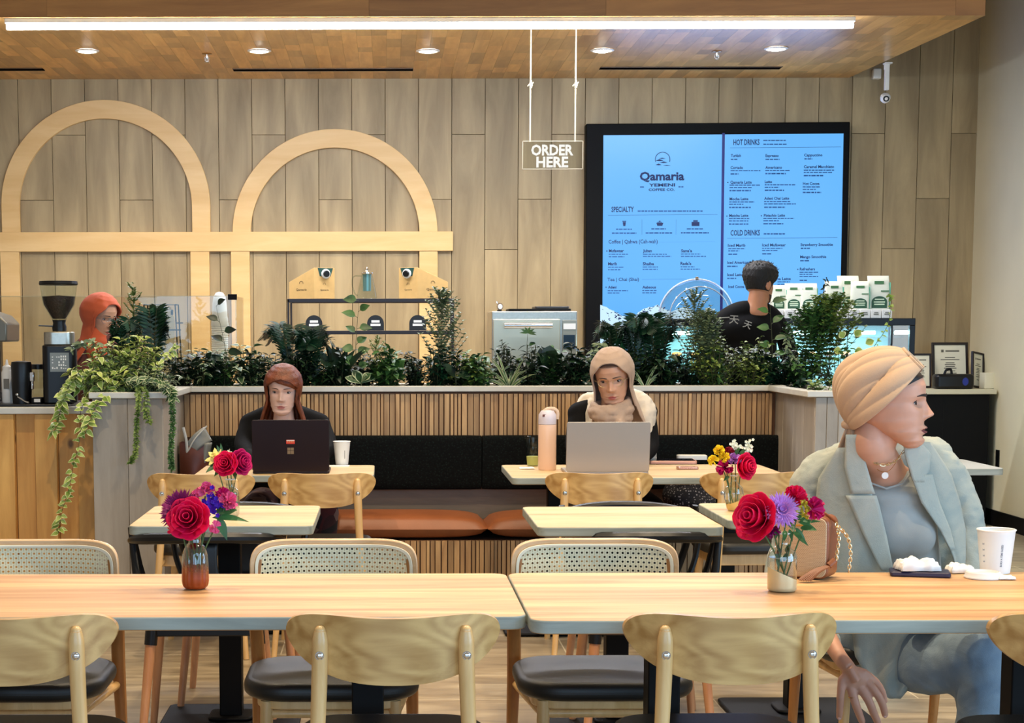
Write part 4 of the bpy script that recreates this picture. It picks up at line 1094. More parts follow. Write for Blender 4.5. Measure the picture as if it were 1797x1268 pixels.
# acrylic dome on the case
pd_ = P(1226, 556, YP+.16); R_ = (1292-1160)/2/S(YP+.16)
dm = thing('cake_dome', 'large clear acrylic dome standing on the left of the pastry case', 'cake dome', (pd_.x, YP+.24, zt_+.001))
m = MB(); m.lathe([(R_*math.cos(a), R_*1.0*math.sin(a)+.01) for a in [PI/2*k/14 for k in range(15)]], 40, cap=False); m.build('dome', M['acrylic'], dm)
m = MB(); m.lathe([(R_*1.0,.0),(R_*1.05,.0),(R_*1.05,.008),(R_,.01)], 40); m.build('base', M['acrylic'], dm)
rimm = plain('clear_rim', (190,200,220), .1, .2)
m = MB(); m.tube([(R_*1.004*math.cos(a), -.0, R_*1.004*math.sin(a)+.01) for a in [PI*k/30 for k in range(31)]], .006, 6); m.tube([(R_*.8*math.cos(a), -.12, R_*.8*math.sin(a)+.01) for a in [PI*k/30 for k in range(31)]], .004, 6); m.build('rim', rimm, dm)
m = MB(); m.lathe([(.012,R_+.01),(.014,R_+.02),(.008,R_+.028),(.001,R_+.03)], 12); m.build('knob', M['chrome'], dm)

# ---------------------------------------------------------------- coffee bar on the left
def gk(u, v): return P(u, v, 8.5)
YB1 = 8.55; zc = ZK1+.0125
px = 1/S(YB1)
p = P(107, 705, YB1)
gr = thing('coffee_grinder', 'black coffee grinder with a clear bean hopper on the bar', 'coffee grinder', (p.x, YB1, zc), rotz=0.15)
def zb1(v): return zp(v, YB1)-zc
m = MB(); m.prism(rrect(.165, .20, .03, 5), 0, zb1(604), 'z'); m.build('body', M['blackplastic'], gr, bevel=.006)
m = MB(); m.prism(rrect(.15, .17, .045, 6), zb1(604)+.001, zb1(581), 'z'); m.build('collar', M['steel'], gr, bevel=.004)
m = MB(); m.lathe([(.034,zb1(580)),(.036,zb1(572)),(.030,zb1(566)),(.034,zb1(560))], 20); m.tube([(-.03,-.02,zb1(571)),(-.10,-.03,zb1(570))], .0035, 6); m.build('neck', M['blackplastic'], gr)
hop = [(.034,zb1(560)),(.078,zb1(533)),(.092,zb1(499))]
m = MB(); m.lathe(hop, 28, cap=False); m.build('hopper', M['glass'], gr)
m = MB(); m.lathe([(.001,zb1(559)+.004),(.031,zb1(559)+.003),(.074,zb1(533)),(.081,zb1(519)),(.001,zb1(517))], 24); m.build('beans', plain('coffee_beans', (44,26,18), .5, noise=.5, nscale=90, bump=1, bscale=120), gr)
m = MB(); m.lathe([(.093,zb1(499)),(.096,zb1(497)),(.093,zb1(492)),(.001,zb1(491))], 28); m.build('lid', M['blackplastic'], gr)
m = MB(); m.box(-.045,.047,-.1025,-.1008,zb1(650),zb1(617)); pl = m.build('badge', plain('badge_silver', (120,120,112), .4, .4), gr)
m = MB()
for k in range(7):
    for q_ in range(5):
        if rnd.random() < .6: m.box(-.036+.0105*k, -.036+.0105*k+.0065, -.1035, -.1026, zb1(645)+.014*q_, zb1(645)+.014*q_+rnd.choice((.004,.009)))
m.build('badge_print', M['white'], pl, smooth=False)
p = P(39, 705, YB1-.05)
t = thing('knock_box', 'black cylindrical coffee dispenser with a chrome spout next to the grinder', 'coffee dispenser', (p.x, YB1-.05, zc))
m = MB(); m.lathe([(.046,0),(.050,.10),(.051,.19),(.047,.205),(.02,.21),(.001,.21)], 28, sy=1.1); m.build('body', M['blackplastic'], t)
m = MB(); m.box(.045, .066, -.03, -.005, .11, .155); m.box(.05,.062,-.028,-.008,.07,.11); m.build('spout', M['chrome'], t, bevel=.003)
m = MB(); m.tube([(-.01,-.055,.035),(.03,-.07,.012),(.05,-.08,.006)], .004, 6); m.sph((-.012,-.056,.045), .009, 8, 6); m.build('lever', M['chrome'], t)
m = MB(); m.box(.055,.105,-.05,.05,0,.03); m.build('drip_tray', M['black'], t, bevel=.003)
m = MB(); m.box(.07,.10,-.053,-.0505,.008,.024); m.build('tray_label', M['white'], t)
p = P(68, 700, YB1+.12)
t = thing('glass_jar', 'tall clear glass with a dark lid between dispenser and grinder', 'jar', (p.x, YB1+.12, zc))
m = MB(); m.lathe([(.001,.002),(.028,.002),(.032,.01),(.034,.165)], 20, cap=False); m.build('glass', M['glass'], t)
m = MB(); m.lathe([(.036,.165),(.036,.19),(.001,.192)], 20); m.build('lid', M['blackplastic'], t)
p = P(12, 703, YB1+.02)
t = thing('squeeze_bottle', 'white squeeze bottle with a pointed tip at the left picture edge', 'bottle', (p.x, YB1+.04, zc))
m = MB(); m.lathe([(.026,0),(.028,.01),(.028,.15),(.022,.165)], 20); m.build('bottle', M['white'], t)
m = MB(); m.lathe([(.023,.165),(.023,.18),(.008,.19),(.004,.215),(.001,.216)], 16); m.build('tip', M['paper'], t)
m = MB(); m.box(-.012,.016,-.0295,-.0285,.07,.12); m.build('label', plain('label_grey', (120,116,108), .6), t)
p = P(3, 700, YB1+.16)
t = thing('espresso_machine', 'grey metal espresso machine head cut off by the left picture edge', 'espresso machine', (p.x-.10, YB1+.20, zc))
m = MB(); m.box(-.25, .02, -.1, .12, 0, .06); m.box(-.22, .085, -.1, .12, .0, .0001+.05); m.build('base', M['black'], t, bevel=.004)
m = MB()
hz = lambda v: zp(v, YB1+.2)-zc
o_ = [(-.3, hz(598)), (.155, hz(598)), (.158, hz(566)), (.12, hz(552)), (.06, hz(545)), (-.3, hz(545))]
m.prism(o_, -.14, .16, 'y'); m.build('head', plain('grey_cast_metal', (112,108,96), .35, .5), t, bevel=.008)
m = MB(); m.box(.05,.085,-.03,.03,.05,hz(598)-.001); m.box(.03,.06,-.02,.02,hz(545)+.001,hz(480)); m.build('column', M['black'], t, bevel=.004)

# things behind the glass guard
Y3 = 10.3
p = P(386, 600, Y3)
t = thing('cup_stack', 'stack of upside-down white plastic cups behind the glass guard', 'cup stack', (p.x, Y3, ZO+.0005))
zz3 = lambda v: zp(v, Y3)-ZO
prof = [(.05, 0)]; z = 0
while z < zz3(575): prof += [(.0515, z+.004), (.047, z+.007), (.0475, z+.013)]; z += .013
prof += [(.0520, z), (.0535, z+.003), (.047, z+.06), (.042, zz3(530)), (.036, zz3(520)), (.022, zz3(513)), (.001, zz3(511.5))]
m = MB(); m.lathe(prof, 28); m.build('cups', plain('cup_white_gloss', (248,246,238), .3), t)
p = P(284, 600, Y3)
t = thing('wire_stand', 'black wire stand holding a clear glass jar behind the planter', 'wire stand', (p.x, Y3, ZO+.0005))
m = MB()
zt3 = zz3(534); hw_ = 27/S(Y3)
for yy in (-.08, .08):
    m.tube([(-hw_*1.15, yy, 0), (-hw_, yy, zt3), (hw_, yy, zt3), (hw_*1.25, yy, 0)], .004, 6)
    m.tube([(-hw_*1.05, yy, zz3(578)), (hw_*1.15, yy, zz3(578))], .004, 6)
for sx in (-1, 1): m.tube([(sx*hw_, -.08, zt3), (sx*hw_, .08, zt3)], .004, 6); m.tube([(sx*hw_*.8, -.085, zz3(543)), (sx*hw_*.8, -.085, zz3(552))], .007, 6)
m.tube([(hw_*1.1, -.08, zz3(566)), (hw_*1.5, -.09, zz3(566))], .0035, 6)
m.build('frame', M['black'], t)
m = MB(); m.lathe([(.001,.002),(.07,.002),(.075,.02),(.078,zz3(560)),(.062,zz3(545)),(.060,zz3(541))], 24, cap=False); m.build('jar', M['glass'], t)
m = MB(); m.lathe([(.061,zz3(541)),(.063,zz3(538)),(.001,zz3(537))], 24); m.build('jar_lid', M['chrome'], t)

# ---------------------------------------------------------------- right: black cabinet, frames, speaker
YC2 = 12.25
ZC2 = zp(685, YC2)
xl = xp(1560, 800, YC2)
cb = thing('black_cabinet', 'black base cabinet with a cream top in the right corner', 'cabinet', (0,0,0))
MB().box(xl, WX-.06, YC2+.02, WY-.04, .0, ZC2-.036).build('body', M['black'], cb, bevel=.003)
MB().box(xl-.01, WX-.016, YC2, WY-.03, ZC2-.035, ZC2).build('top', plain('cream_top', (216,208,178), .4), cb, bevel=.003)
MB().box((xl+WX)/2-.001, (xl+WX)/2+.001, YC2+.018, YC2+.0199, .05, ZC2-.05).build('door_gap', plain('gap', (2,2,2), .9), cb)
def frame(name, lab, u0, u1, v0, v1, Y, rz, ry, mat_in, bw=.016):
    c = P((u0+u1)/2, v1, Y); w_ = (u1-u0)/S(Y); h = (v1-v0)/S(Y)
    t = thing(name, lab, 'framed certificate', (c.x, Y, ZC2+.001)); t.rotation_euler = (-.16, ry, rz)
    w2 = w_/2; ob = [(-w2,0),(w2,0),(w2,h),(-w2,h)]; ib = [(-w2+bw,bw),(w2-bw,bw),(w2-bw,h-bw),(-w2+bw,h-bw)]
    m = MB(); m.ring(ob, ib, -.008, .010); m.build('frame', plain('dark_wood_frame', (26,14,14), .35), t, bevel=.002)
    m = MB(); m.box(-w2+bw-.001, w2-bw+.001, -.001, .004, bw-.001, h-bw+.001); pg = m.build('certificate', mat_in, t, smooth=False)
    m = MB(); W2 = w_-2*bw
    m.box(-W2*.28, -W2*.2, -.0022, -.0012, h*.78, h*.84); m.box(-W2*.14, W2*.3, -.0022, -.0012, h*.795, h*.825)
    for k, (zz_, ww) in enumerate(((.66,.16),(.61,.30),(.54,.14),(.50,.17),(.46,.15),(.42,.2),(.36,.16),(.31,.2),(.22,.12))): m.box(-W2*ww, W2*ww, -.0022, -.0012, h*zz_, h*(zz_+.018))
    m.build('print', plain('certificate_ink', (96,92,80), .7), pg)
    return t
cert = plain('certificate_paper', (226,222,200), .6)
frame('certificate_frame', 'upright framed certificate behind the black speaker', 1636, 1700, 601, 681, 12.62, .0, 0, cert, .019)
frame('certificate_frame', 'tilted framed certificate leaning beside the right wall', 1700, 1731, 619, 683, 12.50, .55, .16, cert, .014)
frame('certificate_frame', 'framed certificate mostly hidden behind the headwrap of the seated woman', 1600, 1634, 620, 681, 12.56, -.1, 0, cert, .014)
p = P(1672, 681, 12.36)
t = thing('speaker', 'black portable speaker with a blue end on the cabinet top', 'speaker', (p.x, 12.36, ZC2+.001))
s3 = 1/S(12.36)
m = MB(); m.prism(rrect(68*s3, .12, .03, 5), 0, 26*s3, 'z'); m.build('body', M['blackplastic'], t, bevel=.02, bseg=3)
m = MB(); m.lathe([(.001,-.004),(.02,-.004),(.022,.0)], 18, M=TR(17*s3,-.0605,13*s3,rx=-PI/2)@Matrix.Diagonal((1,1.3,-1,1))); m.build('control_pad', plain('speaker_blue', (24,44,140), .4), t)
m = MB(); m.tube(spline([(-.065,0,26*s3-.002),(-.05,0,.135),(-.02,0,.14),(-.01,0,26*s3-.002)], 12), .009, 8); m.build('handle', M['blackplastic'], t)
p = P(1736, 683, 12.42)
tag(MB().prism(rrect(.11, .12, .006, 3, p.x, 12.42), ZC2+.001, ZC2+.115, 'z').build('white_box', plain('cream_box', (226,218,190), .5), bevel=.003), 'small cream box at the right end of the cabinet top', 'box')
pw = P(1754, 806, WX/((1754-PU)/F)); yw = WX/((1754-PU)/F)
t = thing('outlet', 'tall black outlet plate on the right wall', 'outlet', (WX-.0005, yw, P(1754,806,yw).z))
MB().box(-.006, 0, -.035, .035, -.07, .07).build('plate', M['black'], t, bevel=.002)
MB().box(-.0075, -.0062, -.02, .02, -.05, .05).build('sockets', M['blackplastic'], t)
# corner of a pale table behind the seated woman
a = G(1702, 808, TZ)
M['blue_white'] = plain('white_laminate', (214,220,222), .35)
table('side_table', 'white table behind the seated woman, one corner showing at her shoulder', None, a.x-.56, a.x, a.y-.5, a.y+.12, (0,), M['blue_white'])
xw = xp(1560, 975, 5.15)
wc = dup(cane[0], (xw, 5.12, 0), .0, 'cane-back chair under the woman in the pale blue blazer')
# ---------------------------------------------------------------- people
def cloth(name, rgb, rough=.85, bump=.25, bscale=260, noise=.06, nscale=9, sheen=.1):
    return plain(name, rgb, rough, noise=noise, nscale=nscale, bump=bump, bscale=bscale, sheen=sheen if sum(rgb) > 150 else 0, spec=.5 if sum(rgb) > 150 else .2)
def skinmat(name, rgb, lips, rough=.5):
    t = NT(name); c = lin_c(rgb); tc = t.node('ShaderNodeTexCoord'); n = t.node('ShaderNodeTexNoise'); n.inputs['Scale'].default_value = 22; n.inputs['Detail'].default_value = 4
    t.link(tc.outputs['Object'], n.inputs['Vector'])
    t.link(ramp(t, n.outputs['Fac'], [(.3, tuple(x*.92 for x in c[:3])+(1,)), (.7, tuple(min(1, x*1.06) for x in c[:3])+(1,))]), t.b.inputs['Base Color'])
    t.setb(Roughness=rough, Subsurface_Weight=.12, Subsurface_Scale=.02); t.b.inputs['Subsurface Radius'].default_value = (1, .35, .2)
    return [t.m, plain(name+'_lips', lips, .4)]
HW = [(0,.020),(.03,.033),(.09,.045),(.2,.056),(.33,.064),(.5,.070),(.65,.073),(.8,.067),(.9,.052),(.96,.034),(1,.0015)]
HF = [(0,.066),(.04,.078),(.09,.083),(.15,.080),(.22,.083),(.33,.085),(.45,.083),(.52,.083),(.58,.089),(.7,.091),(.8,.083),(.9,.060),(.96,.036),(1,0)]
HB = [(0,-.040),(.06,-.020),(.14,.005),(.22,.035),(.32,.068),(.45,.090),(.6,.100),(.75,.095),(.87,.072),(.95,.042),(1,0)]
HH = .225
def gs(x, s): return math.exp(-(x/s)**2)
LIP = [1.0]
def head_pt(a, z, off=0.0, feat=1.0, nose=1.0, female=1.0):
    w_, f, b = interp(HW, z)+off, lin(HF, z)+off, lin(HB, z)+off
    yc = (b-f)/2; hy = (b+f)/2; c, s_ = math.cos(a), math.sin(a)
    e = .86
    x = w_*math.copysign(abs(c)**e, c); y = yc+hy*math.copysign(abs(s_)**.92, s_)
    if s_ < 0 and feat:
        k = feat*min(1, -s_*1.6); H = HH
        nz = lin([(.295,0),(.325,.008),(.355,.0225),(.375,.0245),(.41,.0195),(.47,.0125),(.53,.0065),(.58,.001),(.62,0)], z)*nose
        ns = lin([(.32,.011),(.36,.0115),(.42,.0085),(.55,.0085)], z)
        d = nz*gs(x, ns)+.0075*nose*(gs(abs(x)-.0125, .0055)*gs((z-.345)*H, .0065))
        d -= .0105*gs(abs(x)-.031, .0165)*gs((z-.505)*H, .011)
        d += .0028*gs(abs(x)-.028, .02)*gs((z-.585)*H, .007)
        d += LIP[0]*(.0065*gs(x, .019)*gs((z-.222)*H, .0048)+.0070*gs(x, .017)*gs((z-.172)*H, .0055)-.0035*gs(x, .022)*gs((z-.197)*H, .0022))
        d += .003*gs(x, .014)*gs((z-.06)*H, .012)-.003*gs(x, .02)*gs((z-.125)*H, .006)
        d += .0035*gs(abs(x)-.046, .016)*gs((z-.41)*H, .016)
        d -= .0022*gs(x, .004)*gs((z-.265)*H, .007)
        y -= d*k
    return x, y, (z-.5)*HH
def rot_frame(loc, yaw, pitch=0, roll=0, s=1.0):
    return Matrix.Translation(loc) @ Euler((0, 0, yaw)).to_matrix().to_4x4() @ Euler((pitch, 0, 0)).to_matrix().to_4x4() @ Euler((0, roll, 0)).to_matrix().to_4x4() @ Matrix.Scale(s, 4)
def face_y(x, z):
    """front surface y at lateral x and height fraction z"""
    best = None
    for k in range(61):
        a = -PI+PI*k/60; q = head_pt(a, z)
        if q[1] < 0 and (best is None or abs(q[0]-x) < best[0]): best = (abs(q[0]-x), q[1])
    return best[1]
def make_head(par, Mx, skin, eye=(70,44,28), brow=(50,34,28), gaze=(0,0), mouth=.0205, lash=True, brow_up=0, ears=False, browr=.0024, open_=1.0):
    m = MB(); nu, nv = 120, 104
    zs = [.5-.5*math.cos(PI*j/(nv-1))*.0+(j/(nv-1)-.5) for j in range(nv)]
    m.grid(lambda i, j: head_pt(2*PI*i, min(1, max(0, j))), nu, nv, wrap=True)
    m.f.append(tuple(range(nu-1, -1, -1))); m.t.append(0); m.mi.append(0)
    for k, f in enumerate(m.f):
        if len(f) > 4: continue
        cx_ = sum(m.v[i][0] for i in f)/4; cy_ = sum(m.v[i][1] for i in f)/4; cz = sum(m.v[i][2] for i in f)/4/HH+.5
        if cy_ < -.06:
            t = abs(cx_)/mouth
            if t < 1:
                up = .2+.037*(1-t**1.6)-(.006 if abs(cx_) < .003 else 0); lo = .197-.045*(1-t**2)**.8
                if lo < cz < up: m.mi[k] = 1
    m.v = [xf(Mx, p) for p in m.v]
    hd = m.build('head', skin, par, ang=180, fixn=True)
    scl = plain('eye_white', (206,200,196), .3); ir = plain('iris', eye, .2); lm = plain('lash_dark', (26,18,16), .5); bm_ = plain('eyebrow', brow, .7)
    for sx in (-1, 1):
        z = .505; ex = sx*.031; ey = face_y(.031, z)+.0088; ez = (z-.5)*HH; R = .0118
        m = MB(); m.sph((ex, ey, ez), R, 18, 12, M=Mx); eb = m.build('eye', scl, par, ang=180)
        g = Vector((gaze[0], -1, gaze[1])).normalized(); q = g.to_track_quat('Z', 'Y').to_matrix().to_4x4()
        m = MB(); m.lathe([(.0001,.0008),(.0026,.0006)], 12, M=Mx @ Matrix.Translation(Vector((ex,ey,ez))+g*(R-.0000)) @ q, cap=False); pup = m
        m2 = MB(); m2.lathe([(.0001,.0004),(.0038,.0001),(.0062,-.0012)], 16, M=Mx @ Matrix.Translation(Vector((ex,ey,ez))+g*(R+.0001)) @ q, cap=False); io = m2.build('iris', ir, eb, ang=180)
        pup.build('pupil', lm, eb, ang=180)
        # lids: skin coloured partial shells above and below the opening
        def lid(a0, a1, rr):
            return lambda i, j: (ex+rr*math.sin((i-.5)*PI*.98)*1.02, ey-rr*math.cos((i-.5)*PI*.98)*math.cos(lerp(a0(i), a1, j)), ez+rr*math.cos((i-.5)*PI*.98)*math.sin(lerp(a0(i), a1, j)))
        m = MB(); up = lambda i: math.radians(22)*open_*math.sin(PI*i)**.7*(1-gaze[1]*-.8)+math.radians(2)
        m.grid(lid(up, math.radians(100), R+.0011), 15, 7, M=Mx); lo = lambda i: math.radians(-20)*math.sin(PI*i)**.8
        m.grid(lid(lo, math.radians(-100), R+.0009), 15, 7, M=Mx); m.build('eyelid', skin[0], eb, ang=180)
        if lash:
            fn = lid(up, 0, R+.0019); m = MB(); m.tube([fn(i/14, 0) for i in range(15)], [.0006]+[.00125*open_]*13+[.0010], 6, M=Mx)
            fn = lid(lo, 0, R+.0013); m.tube([fn(i/14, 0) for i in range(15)], .00045, 5, M=Mx); m.build('lashes', lm, eb)
        pts = []
        for k in range(9):
            t = k/8; x = lerp(.012, .048, t); z = .592+brow_up+.018*math.sin(t*PI*.75)-.012*t; pts.append((sx*x, face_y(x, z)-.0012, (z-.5)*HH))
        m = MB(); m.tube(pts, [browr*.8, browr*1.1, browr*1.15, browr*1.1, browr, browr*.9, browr*.7, browr*.5, browr*.25], 6, M=Mx, flat=.55, up=(0,0,1)); m.build('eyebrow', bm_, par)
        if ears:
            m = MB(); c = (sx*.073, .012, -.012); m.sph(c, (.008, .018, .031), 14, 10, M=Mx, rot=Euler((-.2, 0, sx*.35))); m.sph((sx*.079, .006, -.008), (.004, .011, .020), 12, 8, M=Mx, rot=Euler((-.2, 0, sx*.35))); m.sph((sx*.073, .004, -.035), (.005, .009, .009), 10, 6, M=Mx); m.build('ear', skin[0], par, remesh=.0025, sm=4)
    return hd
def blob(name, parts, mat, par, vox=.009, sm=6, label=None):
    """one continuous skin over tapered limbs and rounded masses, as a voxel surface"""
    m = MB()
    for p in parts:
        if p[0] == 'c':   # capsule chain: points, radii
            pts, rs = p[1], p[2]; n = max(2, int(sum((Vector(b)-Vector(a)).length for a, b in zip(pts, pts[1:]))/.02))
            sp = spline(pts, n); rr = [lin([(k/(len(rs)-1), r) for k, r in enumerate(rs)], q/n) for q in range(n+1)]
            fl = p[3] if len(p) > 3 else 1.0; up = p[4] if len(p) > 4 else None
            m.tube(sp, rr, 18, flat=fl, up=up)
            for e in (0, -1): m.sph(sp[e], rr[e]*.98 if fl == 1 else rr[e]*fl*.95, 14, 9)
        else: m.sph(p[1], p[2], 24, 16, rot=(Euler(p[3]) if len(p) > 3 else None))
    return m.build(name, mat, par, remesh=vox, sm=sm, ang=180, label=label)
def wrinkle(o, tex, strength, size):
    t = bpy.data.textures.new(tex, 'CLOUDS'); t.noise_scale = size; t.noise_depth = 2
    d = o.modifiers.new('folds', 'DISPLACE'); d.texture = t; d.strength = strength; d.mid_level = .5; d.texture_coords = 'GLOBAL'
    return o
def topcap(m, nu, nv): m.f.append(tuple((nv-1)*nu+i for i in range(nu))); m.t.append(0); m.mi.append(0)
def glasses(par, Mx, col, z=.495, w_=.021, h=.018, rt=.0014, round_=True):
    m = MB(); fy = face_y(.03, .48)-.011; zz = (z-.5)*HH
    for sx in (-1, 1):
        m.tube([(sx*.0325+w_*math.copysign(abs(math.cos(a))**.8, math.cos(a)), fy+.004*(math.cos(a)*sx+1), zz+h*math.copysign(abs(math.sin(a))**.8, math.sin(a))) for a in [2*PI*k/24 for k in range(24)]], rt, 6, M=Mx, closed=True)
        m.tube([(sx*(.0325+w_), fy+.008, zz+.004), (sx*.072, -.05, zz+.005), (sx*.076, .01, zz)], rt, 6, M=Mx)
    m.tube([(-.0115, fy, zz+.004), (0, fy-.003, zz+.007), (.0115, fy, zz+.004)], rt*1.1, 6, M=Mx)
    f = m.build('glasses', col, par)
    return f

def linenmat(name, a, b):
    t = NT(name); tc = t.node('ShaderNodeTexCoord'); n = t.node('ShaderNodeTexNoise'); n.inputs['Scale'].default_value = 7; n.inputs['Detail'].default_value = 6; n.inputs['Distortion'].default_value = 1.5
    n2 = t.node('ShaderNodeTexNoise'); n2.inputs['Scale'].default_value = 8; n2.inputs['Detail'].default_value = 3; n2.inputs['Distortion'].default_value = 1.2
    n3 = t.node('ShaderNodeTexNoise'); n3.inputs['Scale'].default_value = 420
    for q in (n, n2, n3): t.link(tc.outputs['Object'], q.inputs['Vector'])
    t.link(ramp(t, n.outputs['Fac'], [(.32, lin_c(a)), (.68, lin_c(b))]), t.b.inputs['Base Color']); t.setb(Roughness=.85, Sheen_Weight=.1)  # mottled light on the cloth, put into its base colour as soft noise
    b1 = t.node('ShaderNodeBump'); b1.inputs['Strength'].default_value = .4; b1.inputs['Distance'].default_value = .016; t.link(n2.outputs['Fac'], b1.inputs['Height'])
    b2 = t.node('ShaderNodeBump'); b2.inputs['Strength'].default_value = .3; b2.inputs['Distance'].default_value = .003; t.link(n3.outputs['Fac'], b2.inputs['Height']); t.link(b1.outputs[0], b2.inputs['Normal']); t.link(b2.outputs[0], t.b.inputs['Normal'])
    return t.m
SK1 = skinmat('skin_warm', (204,152,126), (120,62,62)); SK2 = skinmat('skin_fair', (218,178,160), (180,104,96)); SK3 = skinmat('skin_olive', (206,156,126), (186,96,84)); SK4 = skinmat('skin_tan', (188,128,92), (150,84,70))

# ---- seated woman in the foreground, head in profile -----------------------
Yh = 4.78; s_h = 1.10
W = thing('person', 'woman in a tan headwrap and pale blue blazer seated at the long table, in profile', 'person', tuple(P(1560, 1150, 4.9)*Vector((1,1,0)) if False else (P(1560,1000,4.9).x, 4.9, 0)))
W0 = Vector(W.location)
def wl(v): return Vector(v)-W0                      # world -> her own coordinates
def WPt(u, v, Y): return wl(P(u, v, Y))
hc = WPt(1560, 709, Yh)
HM = rot_frame(hc, math.radians(70), math.radians(-3), 0, s_h)
LIP[0] = 1.5; make_head(W, HM, SK1, eye=(46,30,24), brow=(30,20,20), gaze=(-.30,-.05), mouth=.024, browr=.0034, brow_up=-.010, open_=1.35); LIP[0] = 1.0
# neck
neck = blob('neck', [('c', [tuple(hc+Vector((-.045,.012,-.055))), tuple(hc+Vector((-.048,.0,-.115))), tuple(WPt(1546, 810, 4.835)), tuple(WPt(1550, 846, 4.905))], [.040, .050, .054, .076]),
                     ('s', tuple(WPt(1552, 836, 4.895)), (.085, .055, .045)), ('c', [tuple(hc+Vector((.022,.0,-.050))), tuple(hc+Vector((-.012,.01,-.095))), tuple(hc+Vector((-.03,.03,-.15)))], [.034, .044, .046])], SK1[0], W, .007, 8)
# hair at the temple and crown below the wrap
hm = plain('hair_dark', (30,20,18), .55, noise=.4, nscale=60)
m = MB()
def hairf(i, j):
    a = lerp(-PI*1.02, PI*.02, i); z = lerp(.50+.29*math.sin(PI*i)**.55, .985, j); q = head_pt(a, z, .0028, 0); return q
m.grid(hairf, 40, 14, M=HM); m.build('hair', hm, W, ang=180)
# pleated wrap: meridians run from the knot at the nape to the front edge
wrap = cloth('tan_wrap_cloth', (190,158,128), .8, .15, 300)
Kl = Vector((0, .082, -.054)); Fl = Vector((0, -.083, .092))     # knot and forehead ends in head coordinates
axis = (Fl-Kl); Cn = (Kl+Fl)/2+Vector((0, .004, .002)); L2 = axis.length/2; ax = axis.normalized(); upv = Vector((1,0,0)).cross(ax).normalized()
if upv.z < 0: upv = -upv
lat = Vector((1,0,0))
def wrapf(i, j):
    ph = math.radians(lerp(-98, 98, i)); th = PI*lerp(.03, .86, j)
    pl = abs(math.sin(ph*3.6+.9*math.sin(th*1.3)+.5))**.55
    pl2 = abs(math.sin(ph*7.5+1.4*th))**.6
    env = math.sin(min(PI, th*1.0))**.6
    r = (.105+.019*pl*env+.007*pl2*env)
    r2 = .079+.019*pl*env+.007*pl2*env
    bulge = 1+.13*math.sin(PI*min(1, j*1.15))*max(0, math.cos(ph))*(1-j)*1.6
    d = upv*math.cos(ph)*r*bulge+lat*math.sin(ph)*r2*(1-.0*j)
    return tuple(Cn - ax*math.cos(th)*(L2*1.10) + d*math.sin(th)**.78)
m = MB(); m.grid(wrapf, 150, 60, M=HM); o = m.build('headwrap', wrap, W, ang=180)
q = o.modifiers.new('thick', 'SOLIDIFY'); q.thickness = .003; q.offset = -1
m = MB(); e = [wrapf(i/60, 1.0) for i in range(61)]; m.tube(e, .0042, 8, M=HM); m.build('wrap_edge', wrap, o)
# knot and hanging tail
kn = HM @ Kl
kp = [('s', tuple(kn+Vector((-.004,.0,.004))), (.024,.026,.016)), ('s', tuple(kn+Vector((.018,-.01,.002))), (.020,.018,.014)), ('s', tuple(kn+Vector((-.026,.0,.006))), (.018,.02,.014))]
blob('wrap_knot', kp, wrap, W, .005, 4)
m = MB(); t0 = kn+Vector((-.002,-.006,-.006))
def tail(i, j):
    c = Vector(t0).lerp(WPt(1508, 842, 4.79), j); w_ = lerp(.016, .030, j); x = (i-.5)*2*w_
    return (c.x-.012*math.sin(j*PI)*0+x, c.y-.010*math.cos(i*PI*3)*.5-.012*math.sin(PI*i), c.z+.008*(i-.5)*2*0)
m.grid(tail, 17, 14); o = m.build('wrap_tail', wrap, W, ang=180); q = o.modifiers.new('t', 'SOLIDIFY'); q.thickness = .006
m = MB()
def tail2(i, j):
    c = Vector(kn+Vector((-.018,.01,-.004))).lerp(WPt(1482, 792, 4.84), j); w_ = lerp(.012, .028, j); x = (i-.5)*2*w_
    return (c.x+x, c.y-.008*math.cos(i*PI*3)-.01*math.sin(PI*i), c.z+.01*(i-.5)*j)
m.grid(tail2, 15, 10); o = m.build('wrap_tail', wrap, W, ang=180); q = o.modifiers.new('t', 'SOLIDIFY'); q.thickness = .006
# torso in a fine grey-blue knit
top = cloth('grey_knit_top', (158,160,156), .8, .12, 500)
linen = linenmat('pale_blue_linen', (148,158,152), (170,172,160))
linen2 = linenmat('pale_blue_linen_lapel', (154,164,158), (176,178,166))
trous = linenmat('grey_blue_trousers', (108,128,146), (136,154,166))
blob('top', [('c', [tuple(WPt(1562, 862, 4.90)), tuple(WPt(1568, 930, 4.90)), tuple(WPt(1585, 1020, 4.93)), tuple(WPt(1590, 1110, 4.95))], [.112, .125, .112, .13], .80, (1,0,0)),
             ('s', tuple(WPt(1572, 935, 4.845)), (.115, .075, .075)), ('s', tuple(WPt(1600, 940, 4.83)), (.07, .06, .065)), ('s', tuple(WPt(1540, 935, 4.85)), (.06, .055, .065)),
             ('s', tuple(WPt(1556, 871, 4.870)), (.13, .085, .042)), ('s', tuple(WPt(1556, 905, 4.86)), (.115, .085, .06))], top, W, .009, 8)
m = MB(); m.tube([tuple(WPt(u, v, Y)) for u, v, Y in ((1510,826,4.83),(1524,846,4.808),(1555,857,4.80),(1584,848,4.808),(1600,828,4.83))], .0032, 8); m.build('neckline', top, W)
